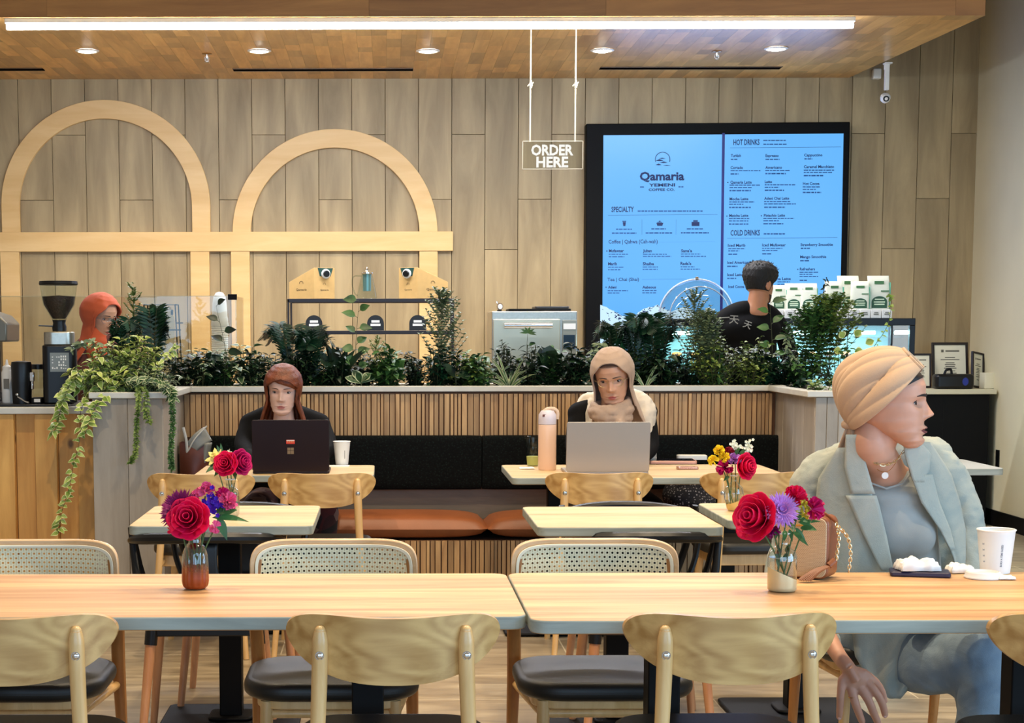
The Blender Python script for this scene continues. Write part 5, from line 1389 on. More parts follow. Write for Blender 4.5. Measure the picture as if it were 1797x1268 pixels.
# blazer: sleeves, shoulders and back as one surface
bl_ = [('c', [tuple(WPt(1488, 806, 4.93)), tuple(WPt(1436, 838, 4.93)), tuple(WPt(1402, 915, 4.93)), tuple(WPt(1376, 1000, 4.90))], [.050, .066, .062, .056]),
       ('c', [tuple(WPt(1376, 1000, 4.90)), tuple(WPt(1404, 1062, 4.80)), tuple(WPt(1452, 1126, 4.70))], [.058, .050, .040]),
       ('c', [tuple(WPt(1625, 795, 4.95)), tuple(WPt(1655, 828, 4.95)), tuple(WPt(1688, 900, 4.95)), tuple(WPt(1700, 980, 4.92)), tuple(WPt(1692, 1030, 4.88))], [.046, .060, .060, .052, .048]),
       ('c', [tuple(WPt(1690, 1030, 4.88)), tuple(WPt(1650, 1060, 4.78)), tuple(WPt(1600, 1085, 4.74))], [.052, .045, .036]),
       ('c', [tuple(WPt(1470, 812, 4.95)), tuple(WPt(1552, 792, 4.99)), tuple(WPt(1640, 798, 4.97))], [.056, .056, .052]),
       ('c', [tuple(WPt(1550, 840, 5.0)), tuple(WPt(1560, 950, 5.01)), tuple(WPt(1575, 1120, 5.02))], [.14, .15, .16], .6, (1,0,0)), ('c', [tuple(WPt(1630, 850, 5.0)), tuple(WPt(1648, 950, 5.0)), tuple(WPt(1650, 1110, 5.0))], [.075, .075, .07])]
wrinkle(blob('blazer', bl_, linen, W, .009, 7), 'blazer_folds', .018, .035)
# front panels over the torso
def tors(u, v):
    """depth of the blazer front at a photo position"""
    c = 1560+(v-860)*.09; w_ = 150+(v-860)*.05; x = (u-c)/w_
    return 4.93-.150*math.sqrt(max(0.02, 1-min(.98, x*x)))
def panel(name, left, right, mat, off, par, n=14, k=30, th=.005, fold=.004, fs=3.0):
    """cloth panel between two edges given as (v, u) tables"""
    v0, v1 = left[0][0], left[-1][0]
    def f(i, j):
        v = lerp(v0, v1, j); u = lerp(lin(left, v), lin(right, v), i)
        return tuple(WPt(u, v, tors(u, v)-off-fold*math.sin(i*fs*PI+j*4)*math.sin(j*PI)))
    m = MB(); m.grid(f, n, k); o = m.build(name, mat, par, ang=180); q = o.modifiers.new('thick', 'SOLIDIFY'); q.thickness = th; q.offset = 0
    return o
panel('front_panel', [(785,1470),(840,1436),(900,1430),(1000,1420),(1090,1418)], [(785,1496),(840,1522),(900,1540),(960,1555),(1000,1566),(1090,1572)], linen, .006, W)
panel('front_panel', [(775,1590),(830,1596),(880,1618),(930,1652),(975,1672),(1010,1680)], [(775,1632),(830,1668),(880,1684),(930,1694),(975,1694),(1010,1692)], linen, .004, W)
# lapels with a notch
panel('lapel', [(762,1484),(820,1482),(858,1492),(866,1492)], [(762,1506),(800,1516),(858,1533),(866,1536)], linen2, .020, W, 8, 14, .004, .0)
panel('lapel', [(869,1484),(885,1492),(940,1516),(1000,1546)], [(869,1538),(885,1543),(940,1556),(1000,1568)], linen2, .020, W, 8, 20, .004, .0)
panel('lapel', [(766,1584),(800,1588),(830,1598),(846,1604)], [(766,1606),(795,1634),(830,1630),(832,1622)], linen2, .016, W, 8, 14, .004, .0)
panel('lapel', [(832,1598),(880,1616),(930,1650),(965,1668)], [(832,1636),(880,1648),(930,1668),(965,1676)], linen2, .016, W, 8, 20, .004, .0)
# necklaces
gold = plain('gold_metal', (224,178,96), .25, 1.0); goldp = plain('pale_gold', (232,212,170), .3, 1.0)
def neckl(u, v): return WPt(u, v, 4.80 if v < 800 else 4.772)
m = MB(); ch = spline([tuple(WPt(1512,788,4.80)), tuple(WPt(1524,806,4.775)), tuple(WPt(1547,815,4.755)), tuple(WPt(1569,808,4.762)), tuple(WPt(1584,790,4.79))], 17)
for k in range(17):
    a, b = ch[k], ch[k+1]; d = (b-a); c = (a+b)/2; dn = d.normalized(); pe = Vector((0,-1,0)) if k % 2 else dn.cross(Vector((0,-1,0)))
    m.tube([c+dn*(.0080*math.cos(t))+pe*(.0036*math.sin(t)) for t in [2*PI*q/12 for q in range(12)]], .0011, 5, closed=True)
m.v = [(x, y-.012, z) for x, y, z in m.v]; m.build('chain_necklace', goldp, W)
m = MB(); m.tube(spline([tuple(WPt(1520,800,4.80)), tuple(WPt(1538,822,4.775)), tuple(WPt(1553,828,4.765)), tuple(WPt(1566,820,4.77)), tuple(WPt(1578,800,4.795))], 12), .0008, 5); pn = m.build('fine_necklace', gold, W)
c = WPt(1553, 834, 4.757); m = MB(); m.lathe([(.001,.0015),(.0095,.0015),(.0095,-.0015),(.001,-.0015)], 18, M=Matrix.Translation(c) @ Matrix.Rotation(PI/2, 4, 'X')); m.build('pendant', plain('pearl_pendant', (240,234,226), .25), pn)
# legs in wide trousers
lg = [('c', [tuple(WPt(1570, 1135, 4.93)), tuple(WPt(1640, 1160, 4.80)), tuple(WPt(1716, 1150, 4.66))], [.110, .100, .085]),
      ('c', [tuple(WPt(1590, 1125, 5.02)), tuple(WPt(1680, 1130, 4.95)), tuple(WPt(1745, 1130, 4.85))], [.110, .095, .085]),
      ('c', [tuple(WPt(1716, 1150, 4.66)), tuple(WPt(1728, 1240, 4.68)), tuple(Vector((WPt(1728,1240,4.7).x, -.17, .12)))], [.085, .078, .085]),
      ('c', [tuple(WPt(1745, 1130, 4.85)), tuple(WPt(1756, 1220, 4.88)), tuple(Vector((WPt(1756,1220,4.9).x, .02, .12)))], [.085, .08, .085]),
      ('s', tuple(WPt(1560, 1130, 5.0)), (.16, .14, .12))]
wrinkle(blob('trousers', lg, trous, W, .011, 6), 'trouser_folds', .02, .09)
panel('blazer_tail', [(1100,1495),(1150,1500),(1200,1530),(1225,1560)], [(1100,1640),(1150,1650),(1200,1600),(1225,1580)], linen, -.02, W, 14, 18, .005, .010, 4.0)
for x, y in ((WPt(1728,1240,4.7).x, -.22), (WPt(1756,1220,4.9).x, -.03)):
    m = MB(); m.prism(rrect(.09, .25, .04, 6, x, y-.06), -W0.z+.001, .05, 'z'); m.build('shoe', plain('pale_shoe', (210,200,184), .5), W, bevel=.015, bseg=3)
# right hand gripping the seat edge, back of the hand to the camera
Yhd = 4.60
def hp(u, v, dy=0): return tuple(WPt(u, v, Yhd+dy))
hand = [('c', [tuple(WPt(1452, 1115, 4.70)), hp(1472, 1150, .03), hp(1490, 1172)], [.034, .029, .027], .72, (0,-1,0)),
        ('c', [hp(1487, 1168), hp(1500, 1192)], [.030, .034], .5, (0,-1,0)), ('s', hp(1500, 1190), (.040, .018, .034)),
        ('c', [hp(1478, 1192), hp(1475, 1220, -.008), hp(1474, 1242, .0), hp(1473, 1258, .012)], [.0122, .0108, .0100, .0088]),
        ('c', [hp(1492, 1202), hp(1500, 1230, -.012), hp(1507, 1250, -.004), hp(1513, 1266, .012)], [.0130, .0118, .0110, .0095]),
        ('c', [hp(1507, 1202), hp(1524, 1228, -.014), hp(1533, 1250, -.006), hp(1541, 1268, .012)], [.0132, .0120, .0112, .0098]),
        ('c', [hp(1520, 1195), hp(1538, 1215, -.012), hp(1549, 1236, -.004), hp(1553, 1254, .012)], [.0128, .0116, .0108, .0092]),
        ('c', [hp(1515, 1180), hp(1536, 1196, .02), hp(1548, 1214, .035), hp(1552, 1230, .045)], [.013, .012, .0105, .0088])]
blob('hand', hand, SK1[0], W, .0032, 5)
rc = Vector(hp(1497, 1222, -.008)); m = MB(); m.tube([rc+Vector((.0115*math.cos(t), .0115*math.sin(t), .0015*math.cos(t))) for t in [2*PI*k/20 for k in range(20)]], .0014, 6, closed=True); m.build('ring', gold, W)
for a, b in (((1473,1258),(1473,1262)), ((1513,1266),(1514,1270)), ((1541,1268),(1543,1272)), ((1553,1254),(1554,1258))):
    m = MB(); m.sph(hp(a[0], a[1]+1, .006), (.0052, .004, .0068), 10, 7); m.build('nail', plain('nail', (222,176,160), .25), W)

# ---- woman with red hair at the dark laptop ---------------------------------
R = thing('person', 'red-haired woman in black working at the dark laptop on the banquette', 'person', (P(498,800,8.65).x, 8.65, 0))
R0 = Vector(R.location); rp_ = lambda u, v, Y: P(u, v, Y)-R0
hc = rp_(497, 684, 8.42); HM2 = rot_frame(hc, math.radians(-4), math.radians(9), math.radians(2), 1.02)
make_head(R, HM2, SK2, eye=(60,44,38), brow=(84,48,34), gaze=(0,-.2), mouth=.019, browr=.0018)
red = plain('auburn_hair', (108,50,20), .5, noise=.4, nscale=30, bump=.6, bscale=180)
def hair2(i, j):
    a = lerp(-PI*.5-PI*.999, -PI*.5+PI*.999, i)   # start and end at the front
    fr = 1-abs(i-.5)*2                             # 0 back, 1 front centre
    zlo = lin([(0,-.75),(.45,-.8),(.58,-.6),(.635,.10),(.69,.60),(.85,.74),(1,.80)], fr)
    z = lerp(zlo, 1.0, j); zz = max(z, .30); q = head_pt(a, min(1, zz), .011+.010*max(0, .5-abs(z-.6)), 0)
    x, y, h = q
    if z > .8: q_ = (z-.8)/.2; x *= 1-.10*q_; y = (y-.01)*(1-.10*q_)+.01; h += .012*q_**.8
    if z < .30:
        k = (.30-z); x = x*(1+k*.55)+(.03*k if x > 0 else -.03*k); y = y*(1-.1*k)+.015*k; h = (z-.5)*HH
    rip = (.0025*math.sin(i*120)+.0015*math.sin(i*57+j*5))*max(0, 1-max(0, z)*.9)
    return (x*(1+rip*3), y+rip, h)
m = MB(); m.grid(hair2, 150, 46, M=HM2); topcap(m, 150, 46); o = m.build('hair', red, R, ang=180); q = o.modifiers.new('t', 'SOLIDIFY'); q.thickness = .012; q.offset = 0
def fringe(i, j):
    # side-swept fringe from the parting across the forehead
    a = lerp(-PI*.72, -PI*.08, i); z = lerp(.955, lin([(0,.80),(.25,.73),(.6,.64),(1,.50)], i), j); q = head_pt(a, z, .008+.007*math.sin(j*PI), 0); return q
m = MB(); m.grid(fringe, 40, 14, M=HM2); o = m.build('fringe', red, R, ang=180); q = o.modifiers.new('t', 'SOLIDIFY'); q.thickness = .006
blob('neck', [('c', [tuple(hc+Vector((0,.02,-.06))), tuple(hc+Vector((0,.04,-.17)))], [.048, .055]), ('s', tuple(hc+Vector((0,.03,-.185))), (.09,.05,.035))], SK2[0], R, .008, 5)
blk = cloth('black_top', (8,8,11), .85, .2, 300)
blob('sweater', [('c', [tuple(rp_(440,745,8.62)), tuple(rp_(497,728,8.60)), tuple(rp_(560,745,8.62))], [.062, .068, .062]),
     ('c', [tuple(rp_(498,750,8.66)), tuple(rp_(498,830,8.70)), tuple(rp_(498,900,8.72))], [.13, .14, .15], .75, (1,0,0)),
     ('c', [tuple(rp_(440,748,8.62)), tuple(rp_(428,780,8.52)), tuple(rp_(436,799,8.38))], [.060, .050, .038]), ('c', [tuple(rp_(436,799,8.38)), tuple(rp_(462,808,8.08))], [.036, .028]),
     ('c', [tuple(rp_(560,748,8.62)), tuple(rp_(574,780,8.52)), tuple(rp_(566,799,8.38))], [.060, .050, .038]), ('c', [tuple(rp_(566,799,8.38)), tuple(rp_(543,808,8.08))], [.036, .028])], blk, R, .010, 6)
for u in (464, 543):
    c = P(u, 824, 8.0)-R0; c.z = TZ+.022; h = [('s', tuple(c), (.032,.036,.016))]
    for k in range(4): h.append(('c', [tuple(c+Vector((-.024+.016*k,-.02,0))), tuple(c+Vector((-.026+.017*k,-.055,.004))), tuple(c+Vector((-.026+.017*k,-.078,-.008)))], [.009,.008,.007]))
    sg = 1 if u < 500 else -1; h.append(('c', [tuple(c+Vector((sg*.025,.0,0))), tuple(c+Vector((sg*.05,-.025,-.002))), tuple(c+Vector((sg*.052,-.045,-.006)))], [.011,.009,.008]))
    blob('hand', h, SK2[0], R, .004, 3)
def plaid():
    t = NT('dark_red_plaid'); tc = t.node('ShaderNodeTexCoord'); n = t.node('ShaderNodeTexVoronoi'); n.inputs['Scale'].default_value = 16; t.link(tc.outputs['Object'], n.inputs['Vector'])
    t.link(ramp(t, n.outputs['Color'], [(.25, lin_c((14,10,12))), (.5, lin_c((70,18,20))), (.62, lin_c((26,14,20))), (.9, lin_c((120,92,84)))]), t.b.inputs['Base Color']); t.setb(Roughness=.9); return t.m
zs_ = ZS0+.13
blob('skirt', [('c', [(-.10,.05,zs_+.03), (-.11,-.18,zs_+.045), (-.12,-.40,zs_+.04)], [.10,.085,.07]), ('c', [(.10,.05,zs_+.03), (.16,-.18,zs_+.045), (.22,-.36,zs_+.04)], [.10,.085,.07]),
     ('c', [(-.12,-.40,zs_+.04),(-.12,-.42,.12)], [.07,.05]), ('c', [(.22,-.36,zs_+.04),(.2,-.40,.12)], [.07,.05]), ('s', (0,.06,zs_+.05), (.19,.13,.10))], plaid(), R, .012, 5)
for x, y in ((-.12,-.45), (.2,-.43)):
    MB().prism(rrect(.085, .24, .035, 5, x, y-.03), .001, .085, 'z').build('shoe', M['black'], R, bevel=.015)

# ---- woman in the taupe headscarf at the silver laptop ----------------------
Hs = thing('person', 'woman in a taupe headscarf, glasses and cream vest at the silver laptop', 'person', (P(1078,800,8.65).x, 8.65, 0))
H0 = Vector(Hs.location); hp_ = lambda u, v, Y: P(u, v, Y)-H0
hc = hp_(1075, 660, 8.36); HM3 = rot_frame(hc, math.radians(-14), math.radians(18), math.radians(-5), 1.13)
make_head(Hs, HM3, SK3, eye=(44,30,24), brow=(54,36,30), gaze=(-.1,-.3), mouth=.018, browr=.0020)
glasses(Hs, HM3, plain('gold_wire_frame', (206,184,140), .3, .6))
taupe = cloth('taupe_scarf', (176,150,130), .85, .2, 300)
def hijab(off, flare, jaw=.10):
    def f(i, j):
        a = lerp(-PI*.5-PI, -PI*.5+PI, i); fr = 1-abs(i-.5)*2
        zlo = (.16+.70*math.sqrt(max(0, 1-((1-fr)/.385)**2.3))) if fr > .615 else lin([(0,-.6),(.52,-.6),(.575,-.45),(.615,.16)], fr)
        z = lerp(zlo, 1.0, j); zz = max(z, .28); x, y, h = head_pt(a, min(1, zz), off+.010*math.sin(PI*min(1, max(0, z)))*(1-.4*fr), 0)
        if z < .28: k = .28-z; x *= 1+flare*k; y = y+.02*k; h = (z-.5)*HH
        if z > .78: q_ = (z-.78)/.22; x *= 1-.10*q_; y = (y-.01)*(1-.10*q_)+.01; h += .016*q_**.8
        r_ = .0022*math.sin(fr*22+z*9)
        return (x*(1+r_*4), y+r_, h)
    return f
def add_hijab(par, HMx, mat, off=.0125, flare=.75):
    m = MB(); m.grid(hijab(off, flare), 120, 44, M=HMx); topcap(m, 120, 44); o = m.build('headscarf', mat, par, ang=180); q = o.modifiers.new('t', 'SOLIDIFY'); q.thickness = .006; q.offset = 0
    f = hijab(off, flare); n = 120; ed = [f(i/(n-1), 0) for i in range(n)]
    m = MB(); k0, k1 = int(n*.0), int(n*.13); m.tube([f(.30+i/60*.40, 0) for i in range(61)], .0042, 6, M=HMx); m.build('scarf_edge', mat, o)
    return o
add_hijab(Hs, HM3, taupe)
# under-cap band at the hairline
m = MB(); m.grid(lambda i, j: head_pt(lerp(-PI*.93, -PI*.07, i), lerp(.70+.11*math.sin(PI*i)**.5, .95, j), .005, 0), 40, 8, M=HM3); m.build('undercap', plain('undercap_brown', (92,64,50), .8), Hs, ang=180)
# folds of the scarf round the neck
fold = []
cN = hc+Vector((0, .0, -.15))
for k, (dz, rx, ry, rr) in enumerate(((.02,.085,.080,.020),(-.012,.095,.092,.022),(-.042,.088,.094,.022),(-.066,.068,.088,.018))):
    pts = [tuple(cN+Vector((rx*math.cos(t)-.005, ry*math.sin(t)+.01, dz+.014*math.cos(t+k)-.012*(math.sin(t) < 0)*abs(math.sin(t))*2))) for t in [2*PI*q/18 for q in range(19)]]
    fold.append(('c', pts, [rr]*3))
fold.append(('c', [tuple(cN+Vector((.03,-.08,-.03))), tuple(cN+Vector((.02,-.095,-.09))), tuple(cN+Vector((.0,-.09,-.13)))], [.02,.03,.022]))
wrinkle(blob('scarf_folds', fold, taupe, Hs, .006, 2), 'scarf_wrinkles', .012, .03)
blob('neck', [('c', [tuple(hc+Vector((0,.02,-.06))), tuple(hc+Vector((0,.04,-.16)))], [.048, .055])], SK3[0], Hs, .01, 3)
blob('black_sleeves', [('c', [tuple(hp_(1015,725,8.60)), tuple(hp_(1075,708,8.60)), tuple(hp_(1135,722,8.62))], [.058,.065,.058]), ('c', [tuple(hp_(1080,730,8.66)), tuple(hp_(1080,820,8.70)), tuple(hp_(1080,900,8.72))], [.12,.13,.15], .75, (1,0,0)),
     ('c', [tuple(hp_(1018,728,8.6)), tuple(hp_(1008,780,8.52)), tuple(hp_(1018,799,8.38))], [.058,.048,.038]), ('c', [tuple(hp_(1018,799,8.38)), tuple(hp_(1040,808,8.08))], [.036,.028]),
     ('c', [tuple(hp_(1132,728,8.62)), tuple(hp_(1140,780,8.52)), tuple(hp_(1130,799,8.38))], [.056,.048,.038]), ('c', [tuple(hp_(1130,799,8.38)), tuple(hp_(1108,808,8.08))], [.036,.028])], blk, Hs, .010, 5)
for u in (1042, 1106):
    c = P(u, 824, 8.0)-H0; c.z = TZ+.022; h = [('s', tuple(c), (.032,.036,.016))]
    for k in range(4): h.append(('c', [tuple(c+Vector((-.024+.016*k,-.02,0))), tuple(c+Vector((-.026+.017*k,-.055,.004))), tuple(c+Vector((-.026+.017*k,-.078,-.008)))], [.009,.008,.007]))
    sg = 1 if u < 1075 else -1; h.append(('c', [tuple(c+Vector((sg*.025,.0,0))), tuple(c+Vector((sg*.05,-.025,-.002))), tuple(c+Vector((sg*.052,-.045,-.006)))], [.011,.009,.008]))
    blob('hand', h, SK3[0], Hs, .004, 3)
cream = cloth('cream_quilted_vest', (216,204,186), .7, .4, 60)
wrinkle(blob('vest', [('c', [tuple(hp_(1112,700,8.62)), tuple(hp_(1134,716,8.58)), tuple(hp_(1132,750,8.56)), tuple(hp_(1136,805,8.56))], [.055,.050,.052,.05]),
     ('c', [tuple(hp_(1044,700,8.60)), tuple(hp_(1040,730,8.545)), tuple(hp_(1046,800,8.55))], [.040,.036,.05]), ('c', [tuple(hp_(1030,703,8.62)), tuple(hp_(1018,716,8.60))], [.045,.03]),
     ('c', [tuple(hp_(1080,700,8.72)), tuple(hp_(1080,840,8.78))], [.10,.12], .6, (1,0,0))], cream, Hs, .008, 5), 'vest_puffs', .02, .05)
zt2 = zs_
blob('trousers', [('c', [(-.10,.05,zt2+.03), (-.11,-.18,zt2+.04), (-.12,-.40,zt2+.04)], [.10,.085,.07]), ('c', [(.10,.05,zt2+.03), (.12,-.18,zt2+.04), (.14,-.38,zt2+.04)], [.10,.085,.07]),
     ('c', [(-.12,-.40,zt2+.04),(-.12,-.42,.12)], [.07,.05]), ('c', [(.14,-.38,zt2+.04),(.14,-.40,.12)], [.07,.05]), ('s', (0,.06,zt2+.05), (.18,.13,.10))], blk, Hs, .012, 5)
for x, y in ((-.12,-.45), (.14,-.43)):
    MB().prism(rrect(.085, .24, .035, 5, x, y-.03), .001, .085, 'z').build('shoe', M['black'], Hs, bevel=.015)

# ---- man with his back turned, standing at the order counter ---------------
Ym = 10.25
Mn = thing('person', 'dark-haired man in a black T-shirt seen from behind, in front of the pastry case', 'person', (P(1318,700,Ym).x, Ym, 0))
M0 = Vector(Mn.location); mp_ = lambda u, v, Y=Ym: P(u, v, Y)-M0
hc = mp_(1333, 497, Ym); HM4 = rot_frame(hc, math.radians(128), math.radians(10), 0, 1.04)
make_head(Mn, HM4, SK4, eye=(50,34,28), brow=(24,16,14), gaze=(0,-.3), ears=True, browr=.0028, lash=False)
hair = plain('short_black_hair', (16,12,12), .6, noise=.5, nscale=70, bump=.8, bscale=220)
def mhair(i, j):
    a = 2*PI*i; fr = max(0, -math.sin(a))
    zlo = lin([(0,.30),(.25,.42),(.5,.62),(.75,.76),(1,.80)], fr); z = lerp(zlo, 1.0, j)
    tk = .004+.016*min(1, max(0, (z-.45)/.35)); x, y, h = head_pt(a, z, tk, 0); r_ = .0025*math.sin(i*140)*math.sin(j*25)
    return (x+r_, y+r_, h+.016*max(0, z-.6)/.4+r_)
m = MB(); m.grid(mhair, 120, 40, M=HM4, wrap=True); topcap(m, 120, 40); h4 = m.build('hair', hair, Mn, ang=180)
rr_ = random.Random(5); m = MB()
for k in range(150):
    a = rr_.uniform(0, 2*PI); z = rr_.uniform(.82, .99); x, y, h = head_pt(a, z, .014, 0); h += .012; d = Vector((x*2+rr_.uniform(-.04,.04), y*2+rr_.uniform(-.04,.04), .10)).normalized()
    p0 = Vector((x, y, h)); m.tube([p0-d*.008, p0+d*rr_.uniform(.010,.018)], [.0028, .0006], 5, M=HM4)
m.build('hair_tufts', hair, h4, smooth=False)
beard = plain('stubble', (60,38,28), .8)
m = MB(); m.grid(lambda i, j: head_pt(lerp(-PI*.98, -PI*.02, i), lerp(.03, .24 if abs(i-.5) > .25 else .15, j), .0015, 1), 50, 12, M=HM4); m.build('beard', beard, Mn, ang=180)
blob('neck', [('c', [tuple(hc+Vector((-.005,-.01,-.05))), tuple(hc+Vector((-.015,-.015,-.12))), tuple(hc+Vector((-.02,-.01,-.17)))], [.056,.060,.078])], SK4[0], Mn, .008, 5)
tee = cloth('black_tshirt', (8,8,10), .85, .15, 300)
blob('tshirt', [('c', [tuple(mp_(1258,570)), tuple(mp_(1300,549,Ym+.0)), tuple(mp_(1345,552,Ym+.02)), tuple(mp_(1372,578,Ym+.06))], [.062,.072,.066,.055]),
     ('c', [tuple(mp_(1312,575,Ym+.02)), tuple(mp_(1314,660,Ym+.03)), (.0,.05,.95)], [.175,.17,.155], .62, (1,0,0)), ('s', tuple(mp_(1312,578,Ym-.01)), (.20,.11,.10)), ('c', [tuple(mp_(1326,560,Ym)), tuple(mp_(1331,543,Ym+.01))], [.088,.068]),
     ('c', [tuple(mp_(1256,572)), tuple(mp_(1246,620,Ym+.02)), tuple(mp_(1244,650,Ym+.04))], [.062,.058,.054]), ('c', [tuple(mp_(1374,580,Ym+.06)), tuple(mp_(1386,625,Ym+.12)), tuple(mp_(1388,650,Ym+.16))], [.055,.053,.05])], tee, Mn, .010, 7)
blob('arms', [('c', [tuple(mp_(1244,645,Ym+.04)), tuple(mp_(1243,705,Ym+.06)), tuple(mp_(1250,740,Ym+.22))], [.044,.038,.030]), ('c', [tuple(mp_(1388,645,Ym+.16)), tuple(mp_(1390,705,Ym+.2)), tuple(mp_(1380,735,Ym+.34))], [.042,.036,.028])], SK4[0], Mn, .009, 5)
blob('trousers', [('c', [(-.09,.05,.92),(-.10,.06,.5),(-.11,.07,.1)], [.12,.085,.062]), ('c', [(.09,.05,.92),(.10,.06,.5),(.11,.07,.1)], [.12,.085,.062]), ('s', (0,.05,.93), (.17,.11,.10))], cloth('dark_trousers', (26,28,34), .8), Mn, .014, 5)
for x in (-.11, .11): MB().prism(rrect(.10, .28, .045, 5, x, .10), .001, .09, 'z').build('shoe', M['black'], Mn, bevel=.02)
# white print across the shoulders
m = MB(); inkw = plain('shirt_print_grey', (176,176,172), .7)
for s_, u, v, rot, sz in (('一', 1270, 564, .05, 17), ('天', 1285, 566, -.06, 17), ('·', 1300, 566, -.1, 14), ('天', 1309, 572, -.35, 15), ('能', 1322, 580, -.75, 14)):
    Y = Ym-.135+.0012*abs(u-1300); p = mp_(u-6, v, Y); text_mesh(m, s_, sz/S(Y), Matrix.Translation(p) @ Matrix.Rotation(rot, 4, 'Y').inverted() @ Matrix.Rotation(PI/2, 4, 'X'), bold=.0006, ex=.0)
pr = m.build('shirt_print', inkw, Mn, smooth=False)

# ---- barista in the orange headscarf ---------------------------------------
Yb = 9.55
Ba = thing('person', 'barista in an orange headscarf and glasses standing behind the coffee grinder', 'person', (P(172,700,Yb).x, Yb, 0))
B0 = Vector(Ba.location); bp_ = lambda u, v, Y=Yb: P(u, v, Y)-B0
hc = bp_(176, 555); HM5 = rot_frame(hc, math.radians(52), math.radians(14), 0, 1.03)
make_head(Ba, HM5, SK3, eye=(50,34,28), brow=(40,28,24), gaze=(.1,-.4), browr=.0022)
glasses(Ba, HM5, plain('silver_wire_frame', (170,150,150), .3, .5))
orange = cloth('orange_scarf', (200,88,48), .8, .15, 300)
add_hijab(Ba, HM5, orange, .015, .7)
blob('scarf_drape', [('c', [tuple(hc+Vector((-.03,.0,-.09))), tuple(hc+Vector((-.02,-.01,-.16))), tuple(hc+Vector((.01,-.05,-.24)))], [.075,.085,.06]), ('s', tuple(hc+Vector((-.01,.0,-.15))), (.085,.09,.06))], orange, Ba, .008, 5)
mar = cloth('maroon_top', (108,58,50), .85, .2, 300)
blob('top', [('c', [tuple(bp_(150,612)), tuple(bp_(176,604)), tuple(bp_(205,614))], [.07,.075,.065]), ('c', [tuple(bp_(175,640,Yb+.02)), (0,.03,.95)], [.155,.16], .65, (1,0,0)),
     ('c', [tuple(bp_(150,615)), tuple(bp_(146,665)), tuple(bp_(170,690,Yb-.15))], [.06,.05,.04]), ('c', [tuple(bp_(205,616)), tuple(bp_(212,655,Yb-.1)), tuple(bp_(216,600,Yb-.22))], [.055,.045,.035])], mar, Ba, .010, 6)
h = [('c', [tuple(bp_(216,603,Yb-.22)), tuple(bp_(217,584,Yb-.22))], [.026,.028])]
for k in range(4): h.append(('c', [tuple(bp_(213+3*k,580,Yb-.22)), tuple(bp_(214+2.6*k,568-1.5*(k in (1,2)),Yb-.23)), tuple(bp_(215+2*k,562,Yb-.215))], [.009,.008,.007]))
h.append(('c', [tuple(bp_(212,590,Yb-.23)), tuple(bp_(209,580,Yb-.245)), tuple(bp_(211,573,Yb-.245))], [.010,.009,.008]))
blob('hand', h, SK3[0], Ba, .004, 3)
c = bp_(171, 692, Yb-.20); h = [('s', tuple(c), (.036,.03,.018))]
for k in range(4): h.append(('c', [tuple(c+Vector((.02,-.018+.013*k,0))), tuple(c+Vector((.055,-.02+.014*k,.0))), tuple(c+Vector((.075,-.02+.014*k,-.012)))], [.009,.008,.007]))
h.append(('c', [tuple(c+Vector((.0,-.025,0))), tuple(c+Vector((.03,-.045,0)))], [.010,.008])); blob('hand', h, SK3[0], Ba, .004, 3)
blob('apron_skirt', [('c', [(0,.03,1.0),(0,.03,.5),(0,.03,.12)], [.17,.16,.15], .7, (1,0,0))], M['black'], Ba, .014, 4)
for x in (-.08, .08): MB().prism(rrect(.09, .25, .04, 5, x, -.03), .001, .08, 'z').build('shoe', M['black'], Ba, bevel=.02)
# her chair
# ---------------------------------------------------------------- plants
LM = {}
LM['dark'] = leafmat('leaf_dark_green', (10,26,16), (30,62,34))
LM['mid'] = leafmat('leaf_mid_green', (32,68,30), (80,122,60))
LM['olive'] = leafmat('leaf_olive_green', (70,98,36), (146,164,82))
LM['pale'] = leafmat('leaf_yellow_green', (104,136,44), (184,200,104), edge=(226,228,164))
LM['varieg'] = leafmat('leaf_variegated', (30,60,32), (70,104,58), edge=(196,204,160))
LM['grey'] = leafmat('leaf_grey_green', (78,98,70), (142,156,116))
LM['fern'] = leafmat('leaf_fern_green', (8,34,22), (22,70,42))
LM['cream'] = leafmat('leaf_cream_strap', (70,104,60), (120,146,90), edge=(214,216,176))
stemm = plain('plant_stem', (60,64,34), .7)
def leaf(mb, p, d, up, L, W, curl=.25, fold=.18, edge=False, seg=4, shape='ovate', tip=.0):
    """one leaf: base p, direction d, face normal up; curls down along its length"""
    d = Vector(d).normalized(); s = d.cross(Vector(up))
    if s.length < 1e-4: s = d.orthogonal()
    s.normalize(); n = s.cross(d).normalized(); pts = []
    for k in range(seg+1):
        t = k/seg
        if shape == 'ovate': w_ = math.sin(PI*min(1, t**.75))*(1-.15*t)
        elif shape == 'obovate': w_ = math.sin(PI*t**1.25)
        elif shape == 'strap': w_ = (1-t**3)*min(1, t*6+.35)
        else: w_ = math.sin(PI*t)
        if k == seg: w_ = .02
        c = Vector(p)+d*(L*t*(1-.15*curl*t))-n*(-curl*L*t*t*-1 if False else 0)+Vector((0,0,-1))*curl*L*t*t
        pts.append((c, w_*W/2))
    b = len(mb.v); cols = (-1,-.72,0,.72,1) if edge else (-1,0,1)
    for c, w_ in pts:
        for q in cols: mb.v.append(tuple(c+s*(q*w_)+n*(abs(q)*w_*fold*2)))
    m_ = len(cols)
    for k in range(seg):
        for q in range(m_-1):
            mb.f.append((b+k*m_+q, b+k*m_+q+1, b+(k+1)*m_+q+1, b+(k+1)*m_+q)); mb.mi.append(0)
            mb.t.append(1.0 if edge and q in (0, m_-2) else 0.0)
def vrand(r, a=1.0): return Vector((r.uniform(-a,a), r.uniform(-a,a), r.uniform(-a,a)))
